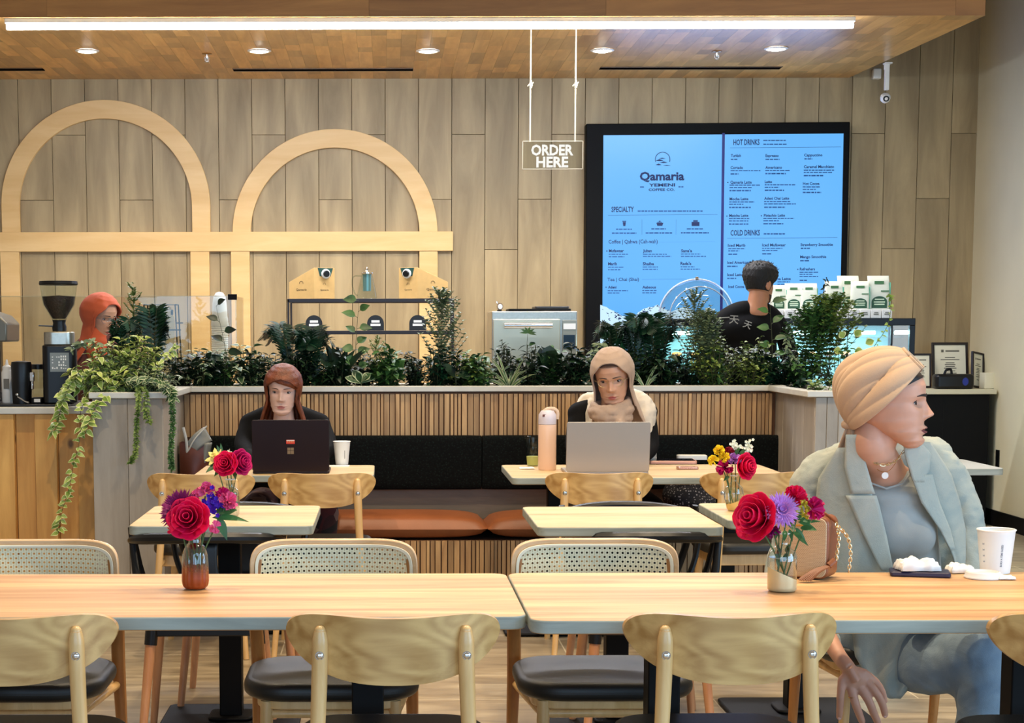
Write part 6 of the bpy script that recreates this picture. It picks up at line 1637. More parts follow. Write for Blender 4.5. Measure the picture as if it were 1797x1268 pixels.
def pl_bush(F_, S_, r, rad, h, n=150, L=.05, W=.028, edge=False, depth=.13, shape='ovate', upb=.3):
    """dense mound of leaves on short radiating stems"""
    for k in range(max(6, n//9)):
        a = r.uniform(0, 2*PI); rr = math.sqrt(r.random()); e = Vector((math.cos(a)*rr*rad, math.sin(a)*rr*depth, h*r.uniform(.35, 1.0)*(1-.35*rr*rr)))
        c = [Vector((e.x*.25, e.y*.25, 0)), Vector((e.x*.7, e.y*.7, e.z*.6)), e]; sp = spline(c, 8)
        S_.tube(sp, .0018, 4, cap=False)
        for q in range(9):
            p = sp[min(8, 1+q)] if q < 8 else e
            d = (Vector((math.cos(a+q*2.4), math.sin(a+q*2.4), upb))+vrand(r, .5)).normalized()
            leaf(F_, p+d*.004, d, Vector((0,0,1))+vrand(r, .4), L*r.uniform(.7, 1.2), W*r.uniform(.75, 1.2), r.uniform(.1,.5), .15, edge, 4, shape)
def pl_fern(F_, S_, r, n, h, spread, L=.05, aim=None):
    for k in range(n):
        a = (aim[k % len(aim)] if aim else r.uniform(0, 2*PI))+r.uniform(-.2,.2); sp_ = spread*r.uniform(.7, 1.1); hh_ = h*r.uniform(.75, 1.05)
        x, y = math.cos(a), math.sin(a)*.5
        sp = spline([(0,0,0), (x*sp_*.25, y*sp_*.25, hh_*.6), (x*sp_*.65, y*sp_*.65, hh_), (x*sp_, y*sp_, hh_*.88)], 26)
        S_.tube(sp, [.0022*(1-q/30) for q in range(27)], 4, cap=False)
        for q in range(4, 27):
            t = (sp[q]-sp[q-1]).normalized(); s = t.cross(Vector((0,0,1)));
            if s.length < .1: s = Vector((1,0,0))
            s.normalize(); ln = L*math.sin(PI*min(1, (q-2)/25*.9+.05))+.006
            nrm = s.cross(t)
            for sg in (-1, 1): leaf(F_, sp[q], s*sg+t*.45, nrm, ln, .0115, .12, .05, False, 3, 'ovate')
def pl_sprig(F_, S_, r, h, w, n=14, L=.016, W=.009, lean=0.0):
    """upright spray of many tiny leaves"""
    main = spline([(0,0,0), (lean*.3,0,h*.5), (lean,0,h)], 18); S_.tube(main, [.003*(1-q/22) for q in range(19)], 5, cap=False)
    for k in range(n):
        t = .25+.75*k/n; b = main[int(t*18)]; a = k*2.4+r.uniform(-.3,.3); l_ = w*(1-t)**.6*1.1+.02
        e = b+Vector((math.cos(a)*l_, math.sin(a)*l_*.6, l_*1.2)); sp = spline([b, (b+e)/2+Vector((0,0,-.005)), e], 8); S_.tube(sp, .0012, 4, cap=False)
        for q in range(1, 9):
            for g in range(3):
                d = Vector((math.cos(q*2+g*2.1+a), math.sin(q*2+g*2.1+a), .6)); leaf(F_, sp[q], d, Vector((0,0,1))+vrand(r,.4), L*r.uniform(.8,1.2), W, .1, .1, False, 3)
    for q in range(6, 19):
        for g in range(3):
            d = Vector((math.cos(q*2+g*2.1), math.sin(q*2+g*2.1), .6)); leaf(F_, main[q], d, Vector((0,0,1))+vrand(r,.3), L, W, .1, .1, False, 3)
def pl_stem(F_, S_, r, h, n=7, L=.075, W=.04, lean=.03, sway=.0, edge=False):
    """a tall stem with large alternate leaves"""
    main = spline([(0,0,0), (lean*.2+sway,0,h*.45), (lean,0,h)], 18); S_.tube(main, [.0026*(1-q/26) for q in range(19)], 5, cap=False)
    for k in range(n):
        t = .22+.78*k/(n-1); b = main[int(t*18)]; sg = 1 if k % 2 else -1
        d = Vector((sg*r.uniform(.6, 1), r.uniform(-.5,.3), r.uniform(.15,.9))); S_.tube([b, b+d.normalized()*.015], .0012, 4, cap=False)
        leaf(F_, b+d.normalized()*.014, d, Vector((-sg*.3,-1,.5))+vrand(r,.25), L*r.uniform(.8,1.15), W*r.uniform(.85,1.1), .25, .12, edge, 6)
def pl_spider(F_, S_, r, n, L):
    for k in range(n):
        a = PI*(k+.5)/n+r.uniform(-.1,.1) if k % 3 else r.uniform(0, 2*PI); l_ = L*r.uniform(.6, 1.05); el = r.uniform(.5, 1.3)
        d = Vector((math.cos(a)*math.cos(el), math.sin(a)*.4*math.cos(el)-.15, math.sin(el))); b = len(F_.v)
        leaf(F_, (0,0,.0), d, Vector((0,-1,.6)), l_, .013, r.uniform(.2,.75), .25, True, 12, 'strap')
def pl_rosette(F_, S_, r, n, L, W, h=.04, edge=True, shape='obovate', el=(.2, 1.3)):
    S_.tube([(0,0,0),(0,0,h)], .004, 6)
    for k in range(n):
        a = 2*PI*k/n+r.uniform(-.2,.2); e_ = r.uniform(*el); d = Vector((math.cos(a)*math.cos(e_), math.sin(a)*math.cos(e_)*.6-.2, math.sin(e_)))
        leaf(F_, (0,0,h*r.uniform(.6,1)), d, Vector((0,-.8,.8)), L*r.uniform(.8,1.1), W, .18, .1, edge, 7, shape)
def pl_vine(F_, S_, r, path, L=.03, W=.02, gap=.018, edge=False, clump=1, spread=1.0):
    n = max(8, int(sum((Vector(b)-Vector(a)).length for a, b in zip(path, path[1:]))/gap)); sp = spline(path, n); S_.tube(sp, .0014, 4, cap=False)
    for q in range(1, n+1):
        for g in range(clump):
            a = q*2.4+g*2.2+r.uniform(-.4,.4); d = Vector((math.cos(a)*spread, math.sin(a)*.6*spread-.35, r.uniform(-.6,.5)))
            leaf(F_, sp[q], d, Vector((0,-1,.7))+vrand(r,.35), L*r.uniform(.7,1.2), W*r.uniform(.8,1.15), .3, .12, edge, 4)
def plant(name, lab, cat, loc, mat, fn, group=None, seed=1):
    t = thing(name, lab, cat, tuple(loc), group=group); F_, S_ = MB(), MB(); r = random.Random(seed); fn(F_, S_, r)
    F_.build('foliage', LM[mat], t, ang=180, fixn=False); S_.build('stem', stemm, t, ang=180)
    return t
ZP = ZC1-.025
def at(u, Y=9.2): return (xp(u, 640, Y), Y, ZP)
def hgt(v, Y=9.2): return zp(v, Y)-ZP
# fill of low dense plants along the planter
marks = ['at the left end of the long planter', 'behind the grey tote', 'left of the red-haired woman', 'just left of the red-haired woman', 'behind the head of the red-haired woman', 'right behind the red-haired woman',
 'below the left end of the glass shelf', 'below the first price tag', 'below the middle of the glass shelf', 'below the right price tag', 'below the right end of the glass shelf', 'right of the glass shelf', 'between shelf and oven',
 'below the left edge of the oven', 'below the oven door', 'below the oven control panel', 'between oven and menu screens', 'left of the headscarf', 'behind the headscarf', 'right of the headscarf', 'right of the seated woman in taupe', 'below the acrylic dome',
 'below the left arm of the man', 'in front of the back of the man', 'below the right arm of the man', 'below the bags of coffee', 'at the right end of the planter', 'beside the tan headwrap']
us = [318+i*40.5 for i in range(28)]
for i, u in enumerate(us):
    r = random.Random(100+i); u += r.uniform(-6, 6); vt = r.uniform(596, 618); mt = ('dark', 'dark', 'mid', 'dark', 'fern', 'dark', 'mid')[i % 7]
    yy = 9.15 if i % 2 else 9.22
    Lf = (.045, .06, .038, .052)[i % 4]; Wf = Lf*(.5, .6, .62, .5)[i % 4]
    plant('leafy_plant', ('low dense %s green plant ' % ('dark' if mt != 'mid' else 'mid'))+marks[i], 'plant', at(u, yy), mt, lambda F_, S_, r, vt=vt, Lf=Lf, Wf=Wf: pl_bush(F_, S_, r, .085, hgt(vt), 420, Lf, Wf, depth=.12), 'low dense plants filling the planter', 200+i)
PG = 'taller accent plants in the planter'
def acc(name, lab, u, mat, fn, Y=9.18, seed=1, cat='plant', group=PG): return plant(name, lab, cat, at(u, Y), mat, fn, group, seed)
acc('ivy_plant', 'pale-edged ivy low in the planter, under the wire stand', 352, 'varieg', lambda F_, S_, r: pl_bush(F_, S_, r, .12, hgt(597), 130, .045, .03, True), 9.12, 3)
acc('ivy_plant', 'pale-edged ivy between the white cup stack and the red-haired woman', 432, 'varieg', lambda F_, S_, r: pl_bush(F_, S_, r, .11, hgt(592), 130, .055, .04, True), 9.12, 4)
acc('leafy_branch', 'single tall stem with large dark leaves in front of the white cup stack', 392, 'dark', lambda F_, S_, r: pl_stem(F_, S_, r, hgt(537), 8, .085, .045, -.035, .02), 9.14, 5)
acc('fern', 'fern leaning left between the cup stack and the glass shelf', 512, 'fern', lambda F_, S_, r: pl_fern(F_, S_, r, 11, hgt(572), .19, .08, (2.6, 2.9, 2.2, 1.4)), 9.16, 6)
acc('fern', 'dark fern under the left price tag', 548, 'fern', lambda F_, S_, r: pl_fern(F_, S_, r, 14, hgt(578), .12, .085), 9.14, 7)
acc('leafy_branch', 'tall stem with large ovate leaves in front of the glass shelf', 627, 'mid', lambda F_, S_, r: pl_stem(F_, S_, r, hgt(528), 11, .085, .055, .01, -.01), 9.14, 8)
acc('rubber_plant', 'dark rubber plant with long upright leaves, left of the teapot', 596, 'dark', lambda F_, S_, r: pl_rosette(F_, S_, r, 12, .24, .05, .08, False, 'ovate', (.8, 1.4)), 9.15, 9)
acc('shrub_sprig', 'light green small-leaved sprig under the middle price tag', 660, 'olive', lambda F_, S_, r: pl_sprig(F_, S_, r, hgt(592), .05, 12, .016, .011), 9.11, 10)
acc('leafy_plant', 'broad-leaved green plant under the glass shelf, right of the light sprig', 688, 'mid', lambda F_, S_, r: pl_rosette(F_, S_, r, 9, .14, .09, .08, False, 'ovate', (.6, 1.3)), 9.15, 11)
acc('rubber_plant', 'small rubber plant with pale leaf margins on the cap right of the red-haired woman', 634, 'varieg', lambda F_, S_, r: pl_rosette(F_, S_, r, 6, .10, .05, .05, True, 'obovate', (-.1, 1.4)), 9.07, 12)
acc('shrub_sprig', 'tall grey-green conifer-like sprig at the right end of the glass shelf', 776, 'grey', lambda F_, S_, r: pl_sprig(F_, S_, r, hgt(513), .12, 46, .026, .016, .0), 9.16, 13)
acc('leafy_plant', 'olive green leafy plant between glass shelf and oven', 828, 'olive', lambda F_, S_, r: pl_bush(F_, S_, r, .12, hgt(602), 160, .045, .03), 9.12, 14)
acc('leafy_branch', 'dark drooping broad leaf right of the glass shelf', 800, 'dark', lambda F_, S_, r: pl_rosette(F_, S_, r, 4, .15, .06, .10, False, 'ovate', (-.2, .9)), 9.08, 15)
acc('spider_plant', 'spider plant with long cream-striped leaves below the oven', 893, 'cream', lambda F_, S_, r: pl_spider(F_, S_, r, 30, .30), 9.12, 16)
acc('shrub_sprig', 'small palm-like sprig in front of the oven handle', 922, 'mid', lambda F_, S_, r: (pl_stem(F_, S_, r, hgt(582), 5, .05, .02, .012), [leaf(F_, (.012,0,hgt(585)), (math.cos(a), -.2, math.sin(a)*.8+.3), (0,-1,.3), .05, .014, .2) for a in (0,.6,1.3,2,2.6,3.2,-.4)]), 9.12, 17)
acc('rubber_plant', 'glossy dark rubber plant in front of the oven control panel', 962, 'dark', lambda F_, S_, r: pl_rosette(F_, S_, r, 14, .13, .085, .13, False, 'obovate', (.3, 1.4)), 9.16, 18)
acc('leafy_branch', 'arching grey-green frond at the left edge of the menu screens', 1030, 'grey', lambda F_, S_, r: pl_vine(F_, S_, r, [(0,0,0),(.01,0,.14),(.06,0,.24),(.14,-.02,.20),(.19,-.03,.12)], .035, .018, .010, False, 2), 9.14, 19)
acc('fern', 'dark fern in front of the left menu screen, left of the dome', 1078, 'fern', lambda F_, S_, r: pl_fern(F_, S_, r, 13, hgt(573), .12, .08), 9.2, 20)
acc('fern', 'upright dark fern in front of the menu screens, above the headscarf', 1112, 'fern', lambda F_, S_, r: pl_fern(F_, S_, r, 14, hgt(560), .08, .08), 9.18, 21)
acc('fern', 'dark fern right above the shoulder of the woman in taupe', 1152, 'fern', lambda F_, S_, r: pl_fern(F_, S_, r, 16, hgt(562), .14, .085), 9.16, 22)
acc('leafy_branch', 'pale bare-edged leaf arching beside the headscarf', 1132, 'cream', lambda F_, S_, r: pl_spider(F_, S_, r, 7, .2), 9.08, 23)
acc('shrub_sprig', 'feathery grey-green sprig in front of the dome', 1222, 'grey', lambda F_, S_, r: pl_sprig(F_, S_, r, hgt(515), .12, 34, .022, .014, -.02), 9.2, 24)
acc('shrub_sprig', 'dense grey-green conifer sprig left of the man', 1238, 'grey', lambda F_, S_, r: pl_sprig(F_, S_, r, hgt(552), .10, 60, .026, .017, .0), 9.14, 25)
acc('moss_bush', 'yellow-green mossy bush in front of the lower back of the man', 1255, 'olive', lambda F_, S_, r: pl_bush(F_, S_, r, .14, hgt(584), 480, .030, .022), 9.1, 26)
acc('moss_bush', 'yellow-green mossy bush right of the first one, below the shirt print', 1318, 'olive', lambda F_, S_, r: pl_bush(F_, S_, r, .13, hgt(586), 480, .030, .022), 9.1, 27)
acc('leafy_branch', 'stem with broad leaves in front of the right shoulder of the man', 1352, 'mid', lambda F_, S_, r: pl_stem(F_, S_, r, hgt(533), 10, .085, .045, -.01, .01), 9.14, 28)
acc('leafy_branch', 'twiggy branch with small grey leaves right of the man', 1400, 'grey', lambda F_, S_, r: pl_vine(F_, S_, r, [(0,0,0),(.02,0,.1),(-.05,0,.2),(-.06,0,.28)], .03, .016, .012, False, 2), 9.1, 29)
acc('shrub_sprig', 'slim tall sprig standing out against the right menu screen', 1440, 'dark', lambda F_, S_, r: pl_vine(F_, S_, r, [(0,0,0),(.0,0,.25),(-.01,0,.42),(.02,0,hgt(490))], .026, .012, .016, False, 2, .7), 9.2, 30)
acc('shrub_sprig', 'dense tall bushy sprig in front of the coffee bags', 1455, 'olive', lambda F_, S_, r: pl_sprig(F_, S_, r, hgt(530), .18, 70, .030, .020), 9.15, 31)
acc('shrub_sprig', 'second dense bushy sprig left of the pale round leaves', 1425, 'mid', lambda F_, S_, r: pl_sprig(F_, S_, r, hgt(552), .16, 60, .030, .020), 9.12, 32)
acc('peperomia', 'plant with pale round leaves above the tan headwrap', 1494, 'pale', lambda F_, S_, r: [leaf(F_, (x*1.15, -.05, z), (dx, -.3, dz), (0,-1,.3), .050, .048, .1, .12, True, 6, 'round') for x, z, dx, dz in ((-.05,.27,-.5,.8),(.0,.28,.6,.8),(-.06,.20,-.8,.2),(.0,.20,.8,.1),(-.05,.12,-.4,-.4),(.01,.11,.6,-.2),(.05,.24,.9,.5))]+[S_.tube(spline([(0,0,0),(-.03,-.02,.15),(-.03,-.03,.29)], 8), .002, 5)], 9.08, 33)
acc('trailing_vine', 'thin vine with small pale leaves rising at the right end of the pastry case', 1548, 'pale', lambda F_, S_, r: pl_vine(F_, S_, r, [(-.14,0,.02),(-.06,0,.2),(.02,0,.33),(.04,0,.46),(.02,0,.50)], .026, .016, .016), 9.12, 34)
acc('leafy_plant', 'mid green leafy plant left of the tan headwrap', 1470, 'mid', lambda F_, S_, r: pl_bush(F_, S_, r, .13, hgt(600), 220, .04, .026), 9.05, 35)
# planter tops on the right end panel
plant('leafy_plant', 'low pale leafy plant on the stone cap beside the tan headwrap', 'plant', (xp(1452, 680, 8.3), 8.32, ZP), 'olive', lambda F_, S_, r: pl_bush(F_, S_, r, .08, .09, 110, .035, .024), PG, 36)
# left column cluster
YL = 8.35
def atl(u, Y=YL): return (xp(u, 640, Y), Y, ZC1-.02)
def hl(v, Y=YL): return zp(v, Y)-ZC1+.02
def pc(name, lab, u, mat, fn, Y=YL, seed=1): return plant(name, lab, 'plant', atl(u, Y), mat, fn, 'plants spilling over the left end of the booth wall', seed)
pc('variegated_bush', 'large yellow-green variegated bush spilling over the left column', 215, 'pale', lambda F_, S_, r: pl_bush(F_, S_, r, .18, hl(575), 820, .046, .030, True, .14), YL, 40)
pc('variegated_bush', 'pale green bush at the front corner of the left column', 265, 'varieg', lambda F_, S_, r: pl_bush(F_, S_, r, .11, hl(625), 300, .045, .028, True, .10), 8.25, 41)
pc('variegated_bush', 'pale bush tumbling over the counter side of the left column', 178, 'pale', lambda F_, S_, r: pl_bush(F_, S_, r, .17, hl(622), 420, .048, .032, True, .10, upb=-.1), 8.25, 47)
pc('shrub_sprig', 'upright pale sprig rising behind the head of the barista', 236, 'olive', lambda F_, S_, r: pl_sprig(F_, S_, r, hl(497, 8.5), .045, 26, .020, .010), 8.5, 42)
pc('fern', 'tall dark fern beside the wire stand', 268, 'fern', lambda F_, S_, r: pl_fern(F_, S_, r, 12, hl(545, 8.45), .09, .085, (.6, 1.2, 1.0, 1.9)), 8.45, 43)
pc('fern', 'dark fern in front of the orange headscarf', 222, 'fern', lambda F_, S_, r: pl_fern(F_, S_, r, 14, hl(560, 8.45), .09, .07), 8.42, 44)
pc('leafy_branch', 'grey-green branch leaning left in front of the barista', 205, 'grey', lambda F_, S_, r: pl_vine(F_, S_, r, [(0,0,.05),(-.04,0,.20),(-.14,0,.26),(-.22,0,.22)], .04, .018, .012, False, 2), 8.3, 45)
pc('leafy_branch', 'green stem with rounded leaves pointing right of the left column', 262, 'pale', lambda F_, S_, r: pl_vine(F_, S_, r, [(0,0,.05),(.04,0,.14),(.10,0,.20),(.13,0,.24)], .032, .022, .016, True, 2), 8.25, 46)
# trailing vines: over the counter and down the column
def vine(lab, pts, mat, seed, L, W, gap, edge=False, clump=1, Y=8.28):
    p0 = P(pts[0][0], pts[0][1], pts[0][2] if len(pts[0]) > 2 else Y); q = [P(a[0], a[1], a[2] if len(a) > 2 else Y)-p0 for a in pts]
    return plant('trailing_vine', lab, 'plant', tuple(p0), mat, lambda F_, S_, r: pl_vine(F_, S_, r, q, L, W, gap, edge, clump), 'trailing vines at the left column', seed)
vine('pale vine hanging over the counter edge nearest the grinder', [(200,665,8.3),(150,662,8.25),(112,690,8.22),(104,730,8.22),(94,760,8.22)], 'pale', 50, .050, .034, .020, True, 2)
vine('pale vine hanging from the counter beside the column, the longest one', [(205,670,8.25),(160,690,8.2),(142,720,8.12),(140,770,8.12),(128,820,8.12),(120,860,8.12),(108,900,8.12),(103,935,8.12)], 'pale', 51, .042, .028, .026, True, 2)
vine('pale vine arching low over the bar mat', [(200,660,8.3),(160,650,8.25),(125,672,8.2),(110,705,8.2)], 'pale', 52, .046, .030, .018, True, 2)
vine('leafy shoot falling between counter and column', [(210,680,8.2),(178,700,8.12),(160,730,8.1),(150,760,8.1)], 'pale', 53, .050, .034, .018, True, 2)
vine('string of tiny olive leaves down the front of the column', [(240,672,8.18),(243,700,8.085),(240,740,8.08),(238,790,8.08),(228,812,8.08)], 'olive', 54, .020, .012, .008, False, 5)
vine('string of tiny dark leaves down the booth side of the column', [(290,672,8.15),(300,690,8.085),(303,740,8.06),(300,790,8.06),(302,822,8.06)], 'mid', 55, .020, .012, .0075, False, 6)
vine('short leafy string beside the long one on the column', [(250,676,8.15),(258,695,8.085),(256,720,8.08),(262,742,8.08)], 'olive', 56, .024, .016, .012, False, 3)
vine('pale leafy shoot lying over the stone cap of the column', [(215,668,8.2),(255,664,8.12),(290,676,8.09),(305,700,8.09)], 'varieg', 57, .040, .026, .014, True, 3)
# ---------------------------------------------------------------- flowers and vases
PM = {k: plain('petal_'+k, c, .6, noise=.12, nscale=40, spec=.25) for k, c in dict(crimson=(214,8,72), magenta=(186,12,92), pink=(226,90,140), plum=(128,20,92), violet=(70,28,170), lilac=(186,128,206), yellow=(240,206,40), cream=(244,226,140), white=(232,236,214), darkred=(140,10,40)).items()}
fl_leaf = leafmat('bouquet_leaf', (28,66,30), (64,116,60))
def rose(par, c, R, axis, col, seed):
    r = random.Random(seed); q = Vector(axis).normalized().to_track_quat('Z', 'Y').to_matrix().to_4x4(); Mx = Matrix.Translation(c) @ q; m = MB()
    rings = [(3, .16, .95, .10), (4, .32, .98, .35), (5, .50, .90, .62), (6, .72, .74, .95), (7, .95, .48, 1.25)]
    for n, rr, top, open_ in rings:
        off = r.uniform(0, 2*PI)
        for k in range(n):
            a0 = off+2*PI*k/n; w_ = 2*PI/n*.78
            def f(i, j):
                a = a0+(i-.5)*2*w_; t = j; rad = R*(rr*(.25+.75*math.sin(t*PI*.5))+.06*open_*t**3*2); z = R*(-.45+(top+.45)*t-(.16*open_)*t**4-.10*abs(i-.5)*2*t)
                rad *= 1+.07*math.cos((i-.5)*2*PI)*t+.05*(i-.5)
                return (rad*math.cos(a), rad*math.sin(a), z)
            m.grid(f, 9, 8, M=Mx)
    m.lathe([(.001, -.5*R), (.4*R, -.42*R), (.55*R, -.2*R)], 12, M=Mx, cap=False)
    o = m.build('rose', PM[col], par, ang=180); s = o.modifiers.new('t', 'SOLIDIFY'); s.thickness = .0009
    return o
def daisy(par, c, R, axis, col, n=40, layers=4, name='chrysanthemum', pw=.16):
    q = Vector(axis).normalized().to_track_quat('Z', 'Y').to_matrix().to_4x4(); Mx = Matrix.Translation(c) @ q; m = MB(); r = random.Random(int(R*9999))
    for l in range(layers):
        t = l/max(1, layers-1); L = R*(1-.5*t); el = .1+1.1*t; nn = max(6, int(n*(1-.55*t)))
        for k in range(nn):
            a = 2*PI*k/nn+l*.35+r.uniform(-.08,.08); d = Vector((math.cos(a)*math.cos(el), math.sin(a)*math.cos(el), math.sin(el))); p = Vector((0,0,.1*R*l/layers))
            tmp = MB(); leaf(tmp, p, d, (0,0,1), L*r.uniform(.88,1.05), R*pw, 0, -.25, False, 4, 'obovate'); m.add([tuple(v) for v in tmp.v], tmp.f, Mx)
    m.sph((0,0,.12*R), R*.2, 10, 6, M=Mx); return m.build(name, PM[col], par, ang=180, fixn=False)
def ruffle(par, c, R, axis, col, name='carnation', n=26, seed=3):
    q = Vector(axis).normalized().to_track_quat('Z', 'Y').to_matrix().to_4x4(); Mx = Matrix.Translation(c) @ q; m = MB(); r = random.Random(seed)
    for k in range(n):
        a = r.uniform(0, 2*PI); el = math.asin(r.uniform(.0, 1)); d0 = Vector((math.cos(a)*math.cos(el), math.sin(a)*math.cos(el), math.sin(el))); s = d0.orthogonal().normalized(); s = Matrix.Rotation(r.uniform(0, PI), 3, d0) @ s; u = d0.cross(s)
        def f(i, j):
            x = (i-.5)*2; return tuple(d0*(R*j*(.9+.1*math.cos(x*3)))+s*(x*R*.42*j)+u*(R*.10*math.sin(x*7+k)*j))
        m.grid(f, 9, 4, M=Mx)
    return m.build(name, PM[col], par, ang=180)
def cluster(par, c, R, col, n, r0, seed, name='blossom_cluster'):
    m = MB(); r = random.Random(seed)
    for k in range(n):
        p = Vector((r.gauss(0,.5), r.gauss(0,.4), r.gauss(0,.5)))*R; tmp = MB()
        for q in range(5):
            a = 2*PI*q/5; leaf(tmp, Vector(c)+p, (math.cos(a), -.5, math.sin(a)), (0,-1,0), r0, r0*.8, .0, .1, False, 3, 'obovate')
        m.add([tuple(v) for v in tmp.v], tmp.f)
    return m.build(name, PM[col], par, ang=180, fixn=False)
def leaves(par, specs, name='leaf'):
    for (c, d, L, W) in specs:
        m = MB(); leaf(m, c, d, (0,-.8,.6), L, W, .2, .12, False, 7); m.build(name, fl_leaf, par, ang=180, fixn=False)
def stems(par, heads, base, spread, mat=None):
    m = MB()
    for k, h in enumerate(heads):
        b = Vector(base)+Vector((spread*math.cos(k*2.3), spread*math.sin(k*2.3), 0)); h = Vector(h); nk = Vector((base[0], base[1], h.z*0+NECK)) if False else None
        m.tube(spline([b, (b+h)/2+Vector((0,0,.004)), h], 8), .0019, 6)
    return m.build('stems', plain('flower_stems', (52,92,44), .5), par)
clear = plain('glass_rim', (214,224,222), .12, spec=.8)
def vase_material(name, tint, paint, zcut, slope, metal=0.0):
    """clear glass whose foot is dipped in paint up to a slanted line"""
    t = NT(name); t.setb(Base_Color=lin_c(paint), Roughness=.32, Metallic=metal)
    tr = t.node('ShaderNodeBsdfTransparent'); tr.inputs[0].default_value = lin_c(tint); gl = t.node('ShaderNodeBsdfGlossy'); gl.inputs['Roughness'].default_value = .03
    lw = t.node('ShaderNodeLayerWeight'); lw.inputs[0].default_value = .5; pw = t.node('ShaderNodeMath', operation='POWER'); pw.inputs[1].default_value = 1.7; t.link(lw.outputs['Facing'], pw.inputs[0])
    ad = t.node('ShaderNodeMath', operation='MULTIPLY_ADD'); ad.inputs[1].default_value = .8; ad.inputs[2].default_value = .09; t.link(pw.outputs[0], ad.inputs[0])
    g = t.node('ShaderNodeMixShader'); t.link(ad.outputs[0], g.inputs[0]); t.link(tr.outputs[0], g.inputs[1]); t.link(gl.outputs[0], g.inputs[2])
    tc = t.node('ShaderNodeTexCoord'); sx = t.node('ShaderNodeSeparateXYZ'); t.link(tc.outputs['Object'], sx.inputs[0])
    ml = t.node('ShaderNodeMath', operation='MULTIPLY_ADD'); ml.inputs[1].default_value = slope; t.link(sx.outputs['X'], ml.inputs[0]); t.link(sx.outputs['Z'], ml.inputs[2])
    if zcut[1]: 
        mr = t.node('ShaderNodeMapRange'); mr.inputs[1].default_value = zcut[0]-zcut[1]; mr.inputs[2].default_value = zcut[0]+zcut[1]; t.link(ml.outputs[0], mr.inputs[0]); f = mr.outputs[0]
    else:
        gt = t.node('ShaderNodeMath', operation='GREATER_THAN'); gt.inputs[1].default_value = zcut[0]; t.link(ml.outputs[0], gt.inputs[0]); f = gt.outputs[0]
    mx = t.node('ShaderNodeMixShader'); t.link(f, mx.inputs[0]); t.link(t.b.outputs[0], mx.inputs[1]); t.link(g.outputs[0], mx.inputs[2]); t.link(mx.outputs[0], t.n['Material Output'].inputs[0])
    return t.m
def vase(name, lab, u, v, prof, mat, ribs=0, water=None):
    p = G(u, v, TZ); t = thing(name, lab, 'vase', (p.x, p.y, TZ+.0006)); m = MB(); n = 48
    vs = []; 
    def f(i, j):
        k = j*(len(prof)-1); a = int(min(k, len(prof)-2)); q = k-a; r = lerp(prof[a][0], prof[a+1][0], q); z = lerp(prof[a][1], prof[a+1][1], q)
        rr = r*(1+(.035*math.cos(i*2*PI*ribs) if ribs and .008 < z < prof[-1][1]*.62 else 0)); return (rr*math.cos(2*PI*i), rr*math.sin(2*PI*i), z)
    m.grid(f, n*2 if ribs else n, (len(prof)-1)*4+1, wrap=True); m.build('glass_body', mat, t, ang=180)
    m = MB(); m.tube([(prof[-1][0]*math.cos(a), prof[-1][0]*math.sin(a), prof[-1][1]) for a in [2*PI*k/24 for k in range(24)]], .0016, 6, closed=True); m.build('rim', clear, t)
    return t, p, S(p.y)
# 1: amber vase on the left long table
av = vase_material('amber_dipped_glass', (232,234,226), (150,62,18), (.052, .020), 0.15)
pr1 = [(.001,.002),(.026,.002),(.031,.007),(.0335,.02),(.033,.06),(.0305,.095),(.024,.110),(.0165,.118),(.0155,.130),(.020,.146)]
t, p, s_ = vase('flower_vase', 'small ribbed glass vase with an amber foot on the left long table', 343, 1033, pr1, av, 12)
b = thing('bouquet', 'bouquet of crimson rose, plum daisy and violet blossoms in the amber vase', 'bouquet', (p.x, p.y, TZ+.0006))
def px(u, v, dy=0.0, Y0=None):
    q = P(u, v, p.y+dy); return Vector((q.x-p.x, dy, q.z-TZ-.0006))
rose(b, px(332,911,-.035), .049, (-.10,-1,.35), 'crimson', 1)
daisy(b, px(314,893,-.005), .058, (-.45,-.75,.6), 'plum', 50, 5)
cluster(b, px(370,886,-.005), .026, 'violet', 70, .0075, 4, 'statice')
ruffle(b, px(362,862,.01), .026, (0,-.5,1), 'pink', 'carnation', 22, 5); ruffle(b, px(348,872,.01), .022, (-.3,-.5,1), 'pink', 'carnation', 20, 6); ruffle(b, px(400,880,.0), .027, (.5,-.7,.6), 'pink', 'carnation', 24, 7); ruffle(b, px(390,868,.012), .022, (.3,-.4,1), 'magenta', 'carnation', 20, 8)
ruffle(b, px(377,924,-.01), .018, (.4,-.8,0), 'pink', 'alstroemeria', 14, 9); ruffle(b, px(300,930,-.02), .012, (-.4,-.8,-.5), 'crimson', 'petal', 6, 10)
leaves(b, [(px(372,908), (1,-.1,.1), .10, .020), (px(382,908), (.45,-.2,-.85), .055, .026), (px(385,900), (.8,.1,.3), .05, .03), (px(378,896,.01), (.5,-.2,.1), .05, .03), (px(340,932), (-.3,-.3,-.9), .03, .014)])
stems(b, [px(330,920,-.01), px(315,912,.0), px(368,895), px(360,870,.005), px(395,890), px(345,900,.01)], (0,0,.02), .012)
